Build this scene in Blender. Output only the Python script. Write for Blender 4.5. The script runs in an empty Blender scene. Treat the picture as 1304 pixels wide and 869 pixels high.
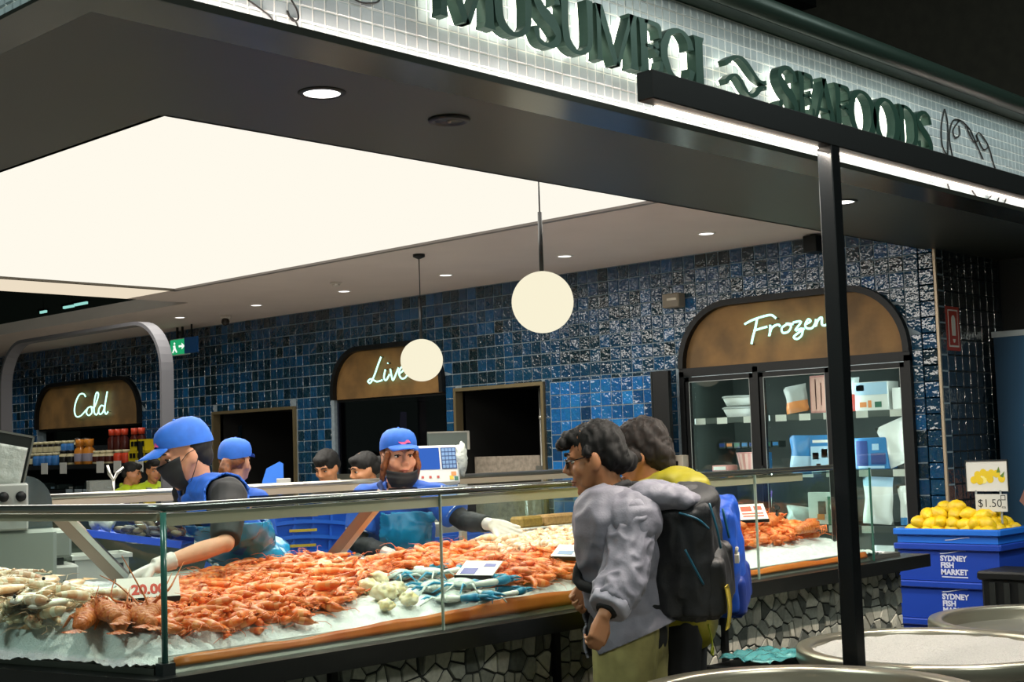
import bpy, math, random
import numpy as np
from mathutils import Vector as V, Matrix, noise

random.seed(7)
C = bpy.context.scene.collection
SC = bpy.context.scene
PI = math.pi
R = math.radians

# ------------------------------------------------------------------ camera
EYE = V((0, 0, 1.55))
CR = Matrix(((0.689696, -0.034886, -0.723258), (-0.7234, -0.07708, -0.686113), (-0.031813, 0.996414, -0.078398)))
cam_data = bpy.data.cameras.new('camera')
cam_data.sensor_width = 36.0
cam_data.lens = 1750 / 1304 * 36
cam_data.clip_end = 200
cam = bpy.data.objects.new('camera', cam_data)
cam.matrix_world = Matrix.Translation(EYE) @ CR.to_4x4()
C.objects.link(cam)
SC.camera = cam

# ------------------------------------------------------------------ view, world, lights
SC.view_settings.view_transform = 'Standard'
SC.view_settings.look = 'None'
SC.view_settings.gamma = 1
SC.view_settings.exposure = 0.0
SC.view_settings.use_curve_mapping = False
w = bpy.data.worlds.new('market_hall_air')
SC.world = w
w.use_nodes = True
w.node_tree.nodes['Background'].inputs[0].default_value = (0.55, 0.75, 0.62, 1)
w.node_tree.nodes['Background'].inputs[1].default_value = 0.13

def spot(name, loc, target, power, size=100, blend=0.8, radius=0.05, col=(1, .93, .82)):
    d = bpy.data.lights.new(name, 'SPOT')
    d.energy = power; d.spot_size = R(size); d.spot_blend = blend; d.shadow_soft_size = radius; d.color = col
    o = bpy.data.objects.new(name, d)
    o.location = loc
    o.rotation_euler = (V(target) - V(loc)).to_track_quat('-Z', 'Y').to_euler()
    C.objects.link(o)
    return o

def area(name, loc, target, power, sx, sy, col=(1, .95, .88)):
    d = bpy.data.lights.new(name, 'AREA')
    d.shape = 'RECTANGLE'; d.size = sx; d.size_y = sy; d.energy = power; d.color = col
    o = bpy.data.objects.new(name, d)
    o.location = loc
    o.rotation_euler = (V(target) - V(loc)).to_track_quat('-Z', 'Y').to_euler()
    C.objects.link(o)
    return o

# recessed display spots in the soffit above the counter
for i in range(5):
    spot('soffit_spot', (2.35 + i * 0.95, 3.67, 2.78), (2.5 + i * 0.95, 4.1, 1.0), 80, 85, 0.7, 0.06)
# the lamps behind the stretched luminous ceiling
area('luminous_ceiling_lamps', (4.6, 7.17, 2.99), (4.6, 7.17, 0), 290, 3.6, 5.6, (1, .95, .86))
# downlights in the strip of ceiling beside the tiled wall
for i in range(10):
    spot('ceiling_spot', (7.8, 5.51 + i * 1.31, 2.97), (7.95, 5.51 + i * 1.31, 0), 30, 130, 0.9, 0.06, (1, .95, .88))
# unseen fill lamps added over the public aisle to brighten tubs, customers and counter
area('hall_fill_lamp', (-1.5, 3.5, 6.2), (3.6, 2.9, 1.2), 170, 2.5, 0.5, (0.85, 1.0, 0.93))
area('hall_fill_lamp', (2.2, -2.2, 4.8), (4.6, 3.2, 0.6), 90, 2.5, 0.6, (0.95, 1.0, 0.93))
area('hall_fill_lamp', (5.2, 0.8, 5.6), (5.4, 2.3, 0.7), 85, 2.0, 0.6, (0.95, 1.0, 0.96))
# strip lamps inside the upright freezer
for a, b in ((4.49, 5.0), (5.07, 5.63), (5.70, 6.30)):
    area('freezer_lamp', (8.664, a, 1.25), (8.80, (a+b)/2, 1.25), 2.6, .03, 1.5, (.9, 1.0, .97))
    area('freezer_lamp', (8.664, b, 1.25), (8.80, (a+b)/2, 1.25), 2.6, .03, 1.5, (.9, 1.0, .97))
# the warm strip under the T-shaped light bar, shining down over the counter front and the tubs
area('light_bar_strip', (4.8, 2.415, 2.53), (4.8, 3.1, 0), 65, 3.4, .015, (1, .88, .76))
area('hall_fill_lamp', (7.2, 0.6, 4.6), (9.0, 3.3, 1.0), 45, 1.5, .5, (.85, 1, .95))  # unseen fill lamp added to brighten the banner

# ------------------------------------------------------------------ helpers
def lin(c):
    return c / 12.92 if c <= 0.04045 else ((c + 0.055) / 1.055) ** 2.4
def hx(s):
    s = s.lstrip('#')
    return tuple(lin(int(s[i:i + 2], 16) / 255) for i in (0, 2, 4))

def at(px, py, d):
    """world point seen at photo pixel (px,py), d metres along the view axis"""
    return EYE + CR @ V(((px - 652) / 1750 * d, -(py - 434.5) / 1750 * d, -d))
def pix(p):
    q = CR.transposed() @ (V(p) - EYE)
    return 652 - 1750 * q.x / q.z, 434.5 + 1750 * q.y / q.z, -q.z

MATS = {}
def mat(name, col=(.5, .5, .5), rough=.5, metal=0., emit=None, estr=1., bump=0., bscale=40., vary=0., vscale=8., col2=None,
        coat=0., trans=0., alpha=1., sss=0., spec=.5, rnd=0.):
    """procedural principled material; col/col2 mixed by noise, rnd = brightness change per object or island"""
    if name in MATS: return MATS[name]
    if isinstance(col, str): col = hx(col)
    if isinstance(col2, str): col2 = hx(col2)
    if isinstance(emit, str): emit = hx(emit)
    m = bpy.data.materials.new(name); m.use_nodes = True
    nt = m.node_tree; N = nt.nodes; L = nt.links
    b = N['Principled BSDF']
    b.inputs['Base Color'].default_value = (*col, 1)
    b.inputs['Roughness'].default_value = rough
    b.inputs['Metallic'].default_value = metal
    b.inputs['Coat Weight'].default_value = coat
    b.inputs['Coat Roughness'].default_value = 0.08
    b.inputs['Specular IOR Level'].default_value = spec
    if trans: b.inputs['Transmission Weight'].default_value = trans
    if alpha < 1: b.inputs['Alpha'].default_value = alpha
    if sss:
        b.inputs['Subsurface Weight'].default_value = sss
        b.inputs['Subsurface Radius'].default_value = (.02, .008, .004)
    if emit:
        b.inputs['Emission Color'].default_value = (*emit, 1)
        b.inputs['Emission Strength'].default_value = estr
    geo = N.new('ShaderNodeNewGeometry')
    cur = None
    if col2 or vary:
        nz = N.new('ShaderNodeTexNoise'); nz.inputs['Scale'].default_value = vscale; nz.inputs['Detail'].default_value = 4
        L.new(geo.outputs['Position'], nz.inputs['Vector'])
        mx = N.new('ShaderNodeMix'); mx.data_type = 'RGBA'
        rp = N.new('ShaderNodeMapRange'); rp.inputs[1].default_value = .35; rp.inputs[2].default_value = .65
        L.new(nz.outputs['Fac'], rp.inputs[0])
        L.new(rp.outputs[0], mx.inputs[0])
        mx.inputs[6].default_value = (*col, 1)
        c2 = col2 if col2 else tuple(c * (1 - vary) for c in col)
        mx.inputs[7].default_value = (*c2, 1)
        cur = mx.outputs[2]
    if rnd:
        oi = N.new('ShaderNodeObjectInfo')
        ad = N.new('ShaderNodeMath'); ad.operation = 'ADD'
        L.new(oi.outputs['Random'], ad.inputs[0]); L.new(geo.outputs['Random Per Island'], ad.inputs[1])
        fr = N.new('ShaderNodeMath'); fr.operation = 'FRACT'; L.new(ad.outputs[0], fr.inputs[0])
        hs = N.new('ShaderNodeHueSaturation')
        mr = N.new('ShaderNodeMapRange'); mr.inputs[3].default_value = 1 - rnd; mr.inputs[4].default_value = 1 + rnd
        L.new(fr.outputs[0], mr.inputs[0]); L.new(mr.outputs[0], hs.inputs['Value'])
        if cur: L.new(cur, hs.inputs['Color'])
        else: hs.inputs['Color'].default_value = (*col, 1)
        cur = hs.outputs['Color']
    if cur: L.new(cur, b.inputs['Base Color'])
    if bump:
        nb = N.new('ShaderNodeTexNoise'); nb.inputs['Scale'].default_value = bscale; nb.inputs['Detail'].default_value = 3
        L.new(geo.outputs['Position'], nb.inputs['Vector'])
        bp = N.new('ShaderNodeBump'); bp.inputs['Strength'].default_value = bump; bp.inputs['Distance'].default_value = .01
        L.new(nb.outputs['Fac'], bp.inputs['Height']); L.new(bp.outputs[0], b.inputs['Normal'])
    MATS[name] = m
    return m

def glow(name, col, strength):
    if name in MATS: return MATS[name]
    if isinstance(col, str): col = hx(col)
    m = bpy.data.materials.new(name); m.use_nodes = True
    nt = m.node_tree
    nt.nodes.remove(nt.nodes['Principled BSDF'])
    e = nt.nodes.new('ShaderNodeEmission'); e.inputs[0].default_value = (*col, 1); e.inputs[1].default_value = strength
    nt.links.new(e.outputs[0], nt.nodes['Material Output'].inputs[0])
    MATS[name] = m
    return m

def glass_mat(name, tint=(.93, .98, .96), gl=1.0, ior=1.45):
    """thin clear pane: clear transmission plus fresnel reflection"""
    m = bpy.data.materials.new(name); m.use_nodes = True
    nt = m.node_tree; N = nt.nodes; L = nt.links
    N.remove(N['Principled BSDF'])
    t = N.new('ShaderNodeBsdfTransparent'); t.inputs[0].default_value = (*tint, 1)
    g = N.new('ShaderNodeBsdfGlossy'); g.inputs['Roughness'].default_value = .02; g.inputs[0].default_value = (gl, gl, gl, 1)
    geo = N.new('ShaderNodeNewGeometry')
    dt = N.new('ShaderNodeVectorMath'); dt.operation = 'DOT_PRODUCT'
    L.new(geo.outputs['Incoming'], dt.inputs[0]); L.new(geo.outputs['Normal'], dt.inputs[1])
    def mth(op, a, b):
        n = N.new('ShaderNodeMath'); n.operation = op
        for k, q in enumerate((a, b)):
            if q is None: continue
            if isinstance(q, (int, float)): n.inputs[k].default_value = q
            else: L.new(q, n.inputs[k])
        return n.outputs[0]
    c = mth('ABSOLUTE', dt.outputs['Value'], None)
    p5 = mth('POWER', mth('SUBTRACT', 1.0, c), 5.0)
    r0 = ((ior-1)/(ior+1))**2
    fac = mth('ADD', mth('MULTIPLY', p5, 1-r0), r0)
    mx = N.new('ShaderNodeMixShader')
    L.new(fac, mx.inputs[0]); L.new(t.outputs[0], mx.inputs[1]); L.new(g.outputs[0], mx.inputs[2])
    L.new(mx.outputs[0], N['Material Output'].inputs[0])
    MATS[name] = m
    return m

class MB:
    """collects simple solids into one mesh"""
    def __init__(s): s.v = []; s.f = []; s.mi = []; s.sm = []
    def add(s, vs, fs, mi=0, smooth=False):
        o = len(s.v); s.v.extend(tuple(p) for p in vs)
        for f in fs: s.f.append(tuple(i + o for i in f)); s.mi.append(mi); s.sm.append(smooth)
        return s
    def box(s, a, b, mi=0, M=None, bev=0):
        (x0, y0, z0), (x1, y1, z1) = [tuple(min(a[i], b[i]) for i in range(3)), tuple(max(a[i], b[i]) for i in range(3))]
        if bev:
            e = min(bev, (x1-x0)*.45, (y1-y0)*.45, (z1-z0)*.45)
            vs = []
            for z, q in ((z0, e), (z0+e, 0), (z1-e, 0), (z1, e)):
                k = e + q*.0
                ring = [(x0+e, y0+q), (x1-e, y0+q), (x1-q, y0+e), (x1-q, y1-e), (x1-e, y1-q), (x0+e, y1-q), (x0+q, y1-e), (x0+q, y0+e)]
                vs += [(x, y, z) for x, y in ring]
            fs = [tuple(range(7, -1, -1)), tuple(range(24, 32))]
            for r in range(3):
                for i in range(8):
                    j = (i+1) % 8
                    fs.append((r*8+i, r*8+j, r*8+8+j, r*8+8+i))
        else:
            vs = [(x0, y0, z0), (x1, y0, z0), (x1, y1, z0), (x0, y1, z0), (x0, y0, z1), (x1, y0, z1), (x1, y1, z1), (x0, y1, z1)]
            fs = [(3, 2, 1, 0), (4, 5, 6, 7), (0, 1, 5, 4), (1, 2, 6, 5), (2, 3, 7, 6), (3, 0, 4, 7)]
        if M: vs = [M @ V(p) for p in vs]
        return s.add(vs, fs, mi)
    def tube(s, pts, r, n=8, mi=0, cap=True, closed=False):
        pts = [V(p) for p in pts]; k = len(pts)
        rs = r if isinstance(r, (list, tuple)) else [r] * k
        vs = []; up = None
        for i, p in enumerate(pts):
            a = pts[(i-1) % k] if (i > 0 or closed) else p
            b = pts[(i+1) % k] if (i < k-1 or closed) else p
            t = (b - a)
            t = t.normalized() if t.length > 1e-9 else V((0, 0, 1))
            if up is None:
                up = V((0, 0, 1)) if abs(t.z) < .9 else V((1, 0, 0))
            u = (up - t * up.dot(t))
            u = u.normalized() if u.length > 1e-6 else t.orthogonal().normalized()
            up = u; w_ = t.cross(u)
            for j in range(n):
                q = 2*PI*j/n
                vs.append(p + (u*math.cos(q) + w_*math.sin(q)) * rs[i])
        fs = []
        for i in range(k if closed else k-1):
            for j in range(n):
                j2 = (j+1) % n; i2 = (i+1) % k
                fs.append((i*n+j, i*n+j2, i2*n+j2, i2*n+j))
        if cap and not closed:
            fs.append(tuple(range(n-1, -1, -1))); fs.append(tuple((k-1)*n + j for j in range(n)))
        return s.add(vs, fs, mi, True)
    def prism(s, poly, fn, d0, d1, mi=0, smooth=False):
        """poly: list of (u,v); fn(u,v,d) -> world point"""
        n = len(poly)
        vs = [fn(u, v, d0) for u, v in poly] + [fn(u, v, d1) for u, v in poly]
        fs = [tuple(range(n-1, -1, -1)), tuple(range(n, 2*n))]
        for i in range(n):
            j = (i+1) % n
            fs.append((i, j, n+j, n+i))
        return s.add(vs, fs, mi, smooth)
    def lathe(s, prof, cx, cy, n=24, mi=0, M=None, smooth=True):
        k = len(prof); vs = []
        for r, z in prof:
            for j in range(n):
                a = 2*PI*j/n
                vs.append(V((cx + r*math.cos(a), cy + r*math.sin(a), z)))
        if M: vs = [M @ p for p in vs]
        fs = []
        for i in range(k-1):
            for j in range(n):
                j2 = (j+1) % n
                fs.append((i*n+j, i*n+j2, (i+1)*n+j2, (i+1)*n+j))
        if prof[0][0] > 1e-5: fs.append(tuple(range(n-1, -1, -1)))
        if prof[-1][0] > 1e-5: fs.append(tuple((k-1)*n+j for j in range(n)))
        return s.add(vs, fs, mi, smooth)
    def ball(s, c, r, n=12, m=8, mi=0, M=None):
        r = (r, r, r) if not isinstance(r, (tuple, list)) else r
        vs = [V((0, 0, -1))]
        for i in range(1, m):
            t = -PI/2 + PI*i/m
            for j in range(n):
                a = 2*PI*j/n
                vs.append(V((math.cos(t)*math.cos(a), math.cos(t)*math.sin(a), math.sin(t))))
        vs.append(V((0, 0, 1)))
        vs = [V((p.x*r[0], p.y*r[1], p.z*r[2])) for p in vs]
        if M: vs = [M @ p for p in vs]
        vs = [p + V(c) for p in vs]
        fs = [(0, 1+(j+1) % n, 1+j) for j in range(n)]
        for i in range(m-2):
            for j in range(n):
                j2 = (j+1) % n
                fs.append((1+i*n+j, 1+i*n+j2, 1+(i+1)*n+j2, 1+(i+1)*n+j))
        e = len(vs)-1; b0 = 1+(m-2)*n
        fs += [(b0+j, b0+(j+1) % n, e) for j in range(n)]
        return s.add(vs, fs, mi, True)
    def grid(s, fn, nu, nv, mi=0, smooth=True):
        vs = [fn(i/nu, j/nv) for j in range(nv+1) for i in range(nu+1)]
        fs = [(j*(nu+1)+i, j*(nu+1)+i+1, (j+1)*(nu+1)+i+1, (j+1)*(nu+1)+i) for j in range(nv) for i in range(nu)]
        return s.add(vs, fs, mi, smooth)
    def sheet(s, fn, nu, nv, th, mi=0, smooth=True):
        """a grid surface given real thickness th(vector or number along z)"""
        t = V((0, 0, th)) if not isinstance(th, V) else th
        o = len(s.v)
        s.grid(fn, nu, nv, mi, smooth)
        s.grid(lambda u, v: V(fn(u, v)) - t, nu, nv, mi, smooth)
        n2 = (nu+1)*(nv+1)
        rim = [i for i in range(nu)] + [nu + j*(nu+1) for j in range(nv)] + [nv*(nu+1) + i for i in range(nu, 0, -1)] + [j*(nu+1) for j in range(nv, 0, -1)]
        for a, b in zip(rim, rim[1:] + rim[:1]):
            s.f.append((o+b, o+a, o+n2+a, o+n2+b)); s.mi.append(mi); s.sm.append(False)
        return s
    def mesh(s, name):
        me = bpy.data.meshes.new(name)
        me.from_pydata([tuple(p) for p in s.v], [], s.f)
        me.polygons.foreach_set('material_index', s.mi)
        me.polygons.foreach_set('use_smooth', s.sm)
        me.update()
        return me

WM = {}
def put(name, mb, mats, parent=None, world=True, label=None, M=None):
    """link one mesh object; geometry given in world space (world=True) or in the parent's own space"""
    me = mb.mesh(name) if isinstance(mb, MB) else mb
    if mats is not None:
        ml = mats if isinstance(mats, (list, tuple)) else [mats]
        if len(me.materials) == 0:
            for m in ml: me.materials.append(m)
    o = bpy.data.objects.new(name, me)
    C.objects.link(o)
    if M is not None: o.matrix_basis = M
    if parent is not None:
        o.parent = parent
        pw = WM.get(parent.name, Matrix.Identity(4))
        if world: o.matrix_parent_inverse = pw.inverted(); WM[o.name] = Matrix.Identity(4) @ o.matrix_basis
        else: WM[o.name] = pw @ o.matrix_basis
    else:
        WM[o.name] = o.matrix_basis.copy()
    if label: o['label'] = label
    return o
def tag(o, label, cat, group=None):
    o['label'] = label; o['category'] = cat
    if group: o['group'] = group
    return o
def struct(name, mb, m, parent=None):
    o = put(name, mb, m, parent)
    o['kind'] = 'structure'
    return o
def thing(name, label, cat, loc=(0, 0, 0), rz=0, group=None):
    o = bpy.data.objects.new(name, None); o.empty_display_size = .05
    C.objects.link(o); o.location = loc; o.rotation_euler = (0, 0, rz)
    WM[o.name] = Matrix.Translation(V(loc)) @ Matrix.Rotation(rz, 4, 'Z')
    return tag(o, label, cat, group)
def dup(root, loc, rz=0, label=None, group=None):
    r = root.copy(); C.objects.link(r); r.location = loc; r.rotation_euler = (0, 0, rz)
    if label: r['label'] = label
    if group: r['group'] = group
    for ch in list(root.children):
        c = ch.copy(); C.objects.link(c); c.parent = r
        for g in list(ch.children):
            d = g.copy(); C.objects.link(d); d.parent = c
    return r
def catmull(pts, k=6):
    pts = [V(p) for p in pts]; out = []
    for i in range(len(pts)-1):
        p0 = pts[max(i-1, 0)]; p1 = pts[i]; p2 = pts[i+1]; p3 = pts[min(i+2, len(pts)-1)]
        for j in range(k):
            t = j/k
            out.append(0.5*((2*p1) + (p2-p0)*t + (2*p0-5*p1+4*p2-p3)*t*t + (3*p1-p0-3*p2+p3)*t**3))
    out.append(pts[-1])
    return out
def text_mesh(body, size, fn, d=0.003, thick=0.0, align='LEFT', spacing=1.0, leading=1.0):
    """built-in lettering turned into a solid mesh and mapped by fn(u,v,depth)"""
    cu = bpy.data.curves.new('lettering', 'FONT'); cu.body = body; cu.size = size; cu.align_x = align
    cu.space_character = spacing; cu.space_line = leading
    cu.extrude = d/2; cu.offset = thick; cu.resolution_u = 3
    to = bpy.data.objects.new('lettering', cu)
    TMP.collection.objects.link(to)
    vl = TMP.view_layers[0]; vl.update(); dg = vl.depsgraph
    me = bpy.data.meshes.new_from_object(to.evaluated_get(dg), depsgraph=dg)
    TMP.collection.objects.unlink(to); bpy.data.objects.remove(to); bpy.data.curves.remove(cu)
    me.materials.clear()
    for v in me.vertices: v.co = fn(v.co.x, v.co.y, v.co.z + d/2)
    return me
TMP = bpy.data.scenes.new('scratch')

def clip_poly(poly, nx, ny, c):
    out = []; n = len(poly)
    for i in range(n):
        a = poly[i]; b = poly[(i+1) % n]
        da = a[0]*nx + a[1]*ny - c; db = b[0]*nx + b[1]*ny - c
        if da <= 0: out.append(a)
        if (da < 0 < db) or (db < 0 < da):
            t = da/(da-db); out.append((a[0]+(b[0]-a[0])*t, a[1]+(b[1]-a[1])*t))
    return out
# ================================================================== materials
M_black = mat('black_powder_coat', '#0d0f10', .45, .0, bump=.05, bscale=300, spec=.35)
M_soffit = mat('dark_soffit_paint', '#303229', .42, vary=.15, vscale=1.5)
M_trimgloss = mat('dark_glossy_trim', '#3a3d38', .22, .55)
M_ceiling = mat('pale_ceiling_paint', '#d9cbc4', .7, vary=.05, vscale=2)
M_floor = mat('dark_floor', '#4a4a46', .35, vary=.25, vscale=3)
M_grout = mat('grout_wall', '#8b9aa3', .85, vary=.2, vscale=30)
M_white_grout = mat('white_grout', '#e6e6e0', .8)
M_steel = mat('brushed_steel', '#b9b7b0', .28, .95, bump=.06, bscale=120)
M_steel2 = mat('dull_steel', '#8f8f88', .42, .85, bump=.08, bscale=60)
M_darksteel = mat('dark_steel', '#3f4546', .35, .8)
M_coping = mat('green_black_coping', '#22332c', .4, .3)
M_led = glow('warm_led_strip', (1.0, .86, .70), 9.0)
M_glass = glass_mat('clear_glass')
M_glassedge = mat('green_glass_edge', '#2f5f55', .15)
M_dark = mat('dark_interior', '#0d0f10', .6)
M_gold = mat('pale_bronze_frame', '#9a8a68', .35, .7)

def zellige(name, ramp, rough):
    m = bpy.data.materials.new(name); m.use_nodes = True
    nt = m.node_tree; N = nt.nodes; L = nt.links; b = N['Principled BSDF']
    geo = N.new('ShaderNodeNewGeometry'); oi = N.new('ShaderNodeObjectInfo')
    ad = N.new('ShaderNodeMath'); ad.operation = 'ADD'
    L.new(oi.outputs['Random'], ad.inputs[0]); L.new(geo.outputs['Random Per Island'], ad.inputs[1])
    fr = N.new('ShaderNodeMath'); fr.operation = 'FRACT'; L.new(ad.outputs[0], fr.inputs[0])
    cr = N.new('ShaderNodeValToRGB'); L.new(fr.outputs[0], cr.inputs[0])
    e = cr.color_ramp.elements
    e[0].position = 0; e[0].color = (*hx(ramp[0]), 1); e[1].position = 1; e[1].color = (*hx(ramp[-1]), 1)
    for i, c in enumerate(ramp[1:-1]):
        q = e.new((i+1)/(len(ramp)-1)); q.color = (*hx(c), 1)
    nz = N.new('ShaderNodeTexNoise'); nz.inputs['Scale'].default_value = 30; nz.inputs['Detail'].default_value = 3
    L.new(geo.outputs['Position'], nz.inputs['Vector'])
    mx = N.new('ShaderNodeMix'); mx.data_type = 'RGBA'; mx.blend_type = 'MULTIPLY'; mx.inputs[0].default_value = .35
    L.new(cr.outputs[0], mx.inputs[6]); L.new(nz.outputs['Color'], mx.inputs[7])
    L.new(mx.outputs[2], b.inputs['Base Color'])
    b.inputs['Roughness'].default_value = rough
    b.inputs['Coat Weight'].default_value = 1.0; b.inputs['Coat Roughness'].default_value = .06
    # hand-made glaze: slow waves plus small dimples
    n1 = N.new('ShaderNodeTexNoise'); n1.inputs['Scale'].default_value = 14; n1.inputs['Detail'].default_value = 2.5
    n1.inputs['Roughness'].default_value = .6
    L.new(geo.outputs['Position'], n1.inputs['Vector'])
    bp = N.new('ShaderNodeBump'); bp.inputs['Strength'].default_value = 1.0; bp.inputs['Distance'].default_value = .014
    L.new(n1.outputs['Fac'], bp.inputs['Height'])
    L.new(bp.outputs[0], b.inputs['Normal']); L.new(bp.outputs[0], b.inputs['Coat Normal'])
    MATS[name] = m
    return m
M_tile = zellige('blue_zellige_glaze', ['#0b2029', '#123548', '#164768', '#0d2a38', '#1b5a8c', '#143b5a', '#184c75', '#0c2430'], .11)
M_tile_bright = zellige('bright_blue_zellige_glaze', ['#14395e', '#1f6db5', '#2277c0', '#174c80', '#2a86cf', '#1c61a4', '#123457'], .12)
M_tile_shaded = zellige('shaded_zellige_glaze', ['#0a141b', '#0d1b25', '#0a171d', '#10222d'], .2)  # blue glaze darkened in colour for the unlit wall return
M_mosaic = mat('white_mosaic_glaze', '#a4b0b4', .3, vary=.06, vscale=20, rnd=.06, bump=.06, bscale=80)

# ================================================================== setting
struct('floor', MB().box((-6, -6, -.1), (14, 3.5, 0)), M_floor)
struct('floor_staff_unseen', MB().box((-6, 3.5, -.1), (14, 24, 0)), mat('pale_bounce_floor', '#b5b0a8', .5, vary=.12, vscale=3))  # unseen floor, made pale to bounce light up to the ceiling

# ---- tiled wall with its openings (plane X = 8.6, faces -X)
WX = 8.6
def arch(y0, y1, top, r):
    def z(y):
        if y <= y0 or y >= y1: return 0
        d = min(y-y0, y1-y)
        return top if d >= r else top - r + math.sqrt(max(r*r - (r-d)**2, 0))
    return (y0, y1, z, top-r)
def rect(y0, y1, top):
    return (y0, y1, lambda y: top if y0 < y < y1 else 0, top)
OPEN = [arch(4.43, 6.36, 2.62, .48), rect(7.79, 8.88, 2.11), arch(9.0, 10.6, 2.585, .42), rect(11.2, 12.66, 2.055),
        arch(14.1, 16.6, 2.56, .45), arch(17.3, 19.8, 2.56, .45)]
def prof(y):
    for y0, y1, z, _ in OPEN:
        if y0 < y < y1: return z(y)
    return 0
mb = MB()
ys = [4.235, 20.0]
for y0, y1, z, _ in OPEN:
    ys += [y0, y1, y0+1e-4, y1-1e-4] + [y0 + (y1-y0)*i/40 for i in range(1, 40)]
ys = sorted(ys)
for a, b in zip(ys, ys[1:]):
    za, zb = prof(a), prof(b)
    if b-a < 5e-4: za = zb = max(za, zb)
    mid = prof((a+b)/2)
    if mid == 0: za = zb = 0
    elif za == 0 or zb == 0: za = zb = mid
    mb.add([(WX, a, za), (WX, b, zb), (WX, b, 3.05), (WX, a, 3.05), (WX+.12, a, za), (WX+.12, b, zb), (WX+.12, b, 3.05), (WX+.12, a, 3.05)],
           [(0, 3, 2, 1), (4, 5, 6, 7), (0, 1, 5, 4), (1, 2, 6, 5), (2, 3, 7, 6), (3, 0, 4, 7)])
wall = struct('wall_back', mb, M_grout)

PITCH = .1085
tiles = []
PIER = (6.53, 7.62, 2.09)           # the tile-clad door standing slightly proud
for i in range(int((20-4.24)/PITCH)):
    for k in range(28):
        y0 = 4.245 + i*PITCH; y1 = y0+PITCH-.006; z0 = 3.0-(k+1)*PITCH; z1 = z0+PITCH-.006
        if y0 > PIER[0]-.02 and y1 < PIER[1]+.02 and z1 < PIER[2]+.01: continue
        if prof((y0+y1)/2) > z1: continue
        for oy0, oy1, zf, zc in OPEN:
            if z0 < zc:
                if y0 < oy0 < y1: y1 = oy0
                if y0 < oy1 < y1: y0 = oy1
        za = max(z0, prof(y0+1e-5)); zb = max(z0, prof(y1-1e-5))
        if za >= z1-.01 and zb >= z1-.01: continue
        za = min(za, z1-.004); zb = min(zb, z1-.004)
        if y1-y0 < .01: continue
        if z1 < .55: continue
        tiles.append((y0, y1, za, zb, z1))
def tile_geo(mb, t, x):
    y0, y1, za, zb, z1 = t
    j = [random.uniform(-.0015, .0015) for _ in range(4)]
    f = .006; e = .005
    c = V((0, (y0+y1)/2, (za+zb+2*z1)/4))
    o = [(y0, za), (y1, zb), (y1, z1), (y0, z1)]
    vs = [(x, a, b) for a, b in o] + [(x-f-j[q], a+(c.y-a)/abs(c.y-a)*e*.7, b+(c.z-b)/max(abs(c.z-b), 1e-4)*e*.7) for q, (a, b) in enumerate(o)]
    mb.add(vs, [(4, 7, 6, 5), (0, 4, 5, 1), (1, 5, 6, 2), (2, 6, 7, 3), (3, 7, 4, 0)])
def near(t): return V((WX, (t[0]+t[1])/2, (t[2]+t[4])/2))
def seen(t):
    x, y, d = pix(near(t)); return -20 < x < 1324 and -20 < y < 790
tiles.sort(key=lambda t: (not seen(t), (near(t)-EYE).length))
for t in tiles[:300]:
    m = MB(); tile_geo(m, t, WX); put('tile', m, M_tile, wall)
m = MB()
for t in tiles[300:]: tile_geo(m, t, WX)
o = put('tile_field', m, M_tile, wall); o['kind'] = 'stuff'

# tile-clad service door, flush-framed and a little proud of the wall
door = struct('door_1', MB().box((8.47, PIER[0], 0), (WX-.002, PIER[1], PIER[2])), M_grout)
k = 0
nz = int(PIER[2]/PITCH)
for i in range(10):
    for q in range(nz):
        y0 = PIER[0]+.003+i*PITCH; z1 = PIER[2]-.004-q*PITCH
        if z1-PITCH < .9: continue
        m = MB(); tile_geo(m, (y0, y0+PITCH-.006, z1-PITCH+.006, z1-PITCH+.006, z1), 8.47)
        put('tile', m, M_tile_bright, door)
# bead up the outside corner of the wall
struct('trim_1', MB().box((WX-.012, 4.222, 0), (WX+.005, 4.240, 3.0)), mat('pale_corner_bead', '#b9a78d', .4, .4))
# end return of the wall, facing the aisle (Y = 4.23); its shade is coloured into tiles and grout
we = struct('wall_right', MB().box((WX, 4.24, 0), (9.62, 4.36, 3.3)), mat('shaded_grout', '#171d20', .8))
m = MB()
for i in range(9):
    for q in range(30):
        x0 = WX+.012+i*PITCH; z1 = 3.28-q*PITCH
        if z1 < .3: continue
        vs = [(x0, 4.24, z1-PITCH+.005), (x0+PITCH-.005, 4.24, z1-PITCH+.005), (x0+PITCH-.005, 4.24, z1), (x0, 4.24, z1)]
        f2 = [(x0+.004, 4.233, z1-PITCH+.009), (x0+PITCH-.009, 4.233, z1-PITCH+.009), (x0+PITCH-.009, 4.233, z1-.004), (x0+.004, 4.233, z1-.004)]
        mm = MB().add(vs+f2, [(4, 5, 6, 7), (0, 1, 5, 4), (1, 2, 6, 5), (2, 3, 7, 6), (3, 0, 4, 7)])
        put('tile', mm, M_tile_shaded, we)
# far hall beyond the corner
struct('wall_far', MB().box((13.0, -6, 0), (13.2, 12, 6.5)), mat('far_hall_wall', '#3f3b32', .8, vary=.2))
struct('trim_2', MB().box((9.62, 4.0, 0), (9.8, 4.36, 3.3)), mat('dark_return', '#1a1c1a', .6))
struct('wall_left', MB().box((-.5, 21.5, 0), (13, 21.7, 6.5)), mat('dark_far_end', '#20251f', .8))

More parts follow.
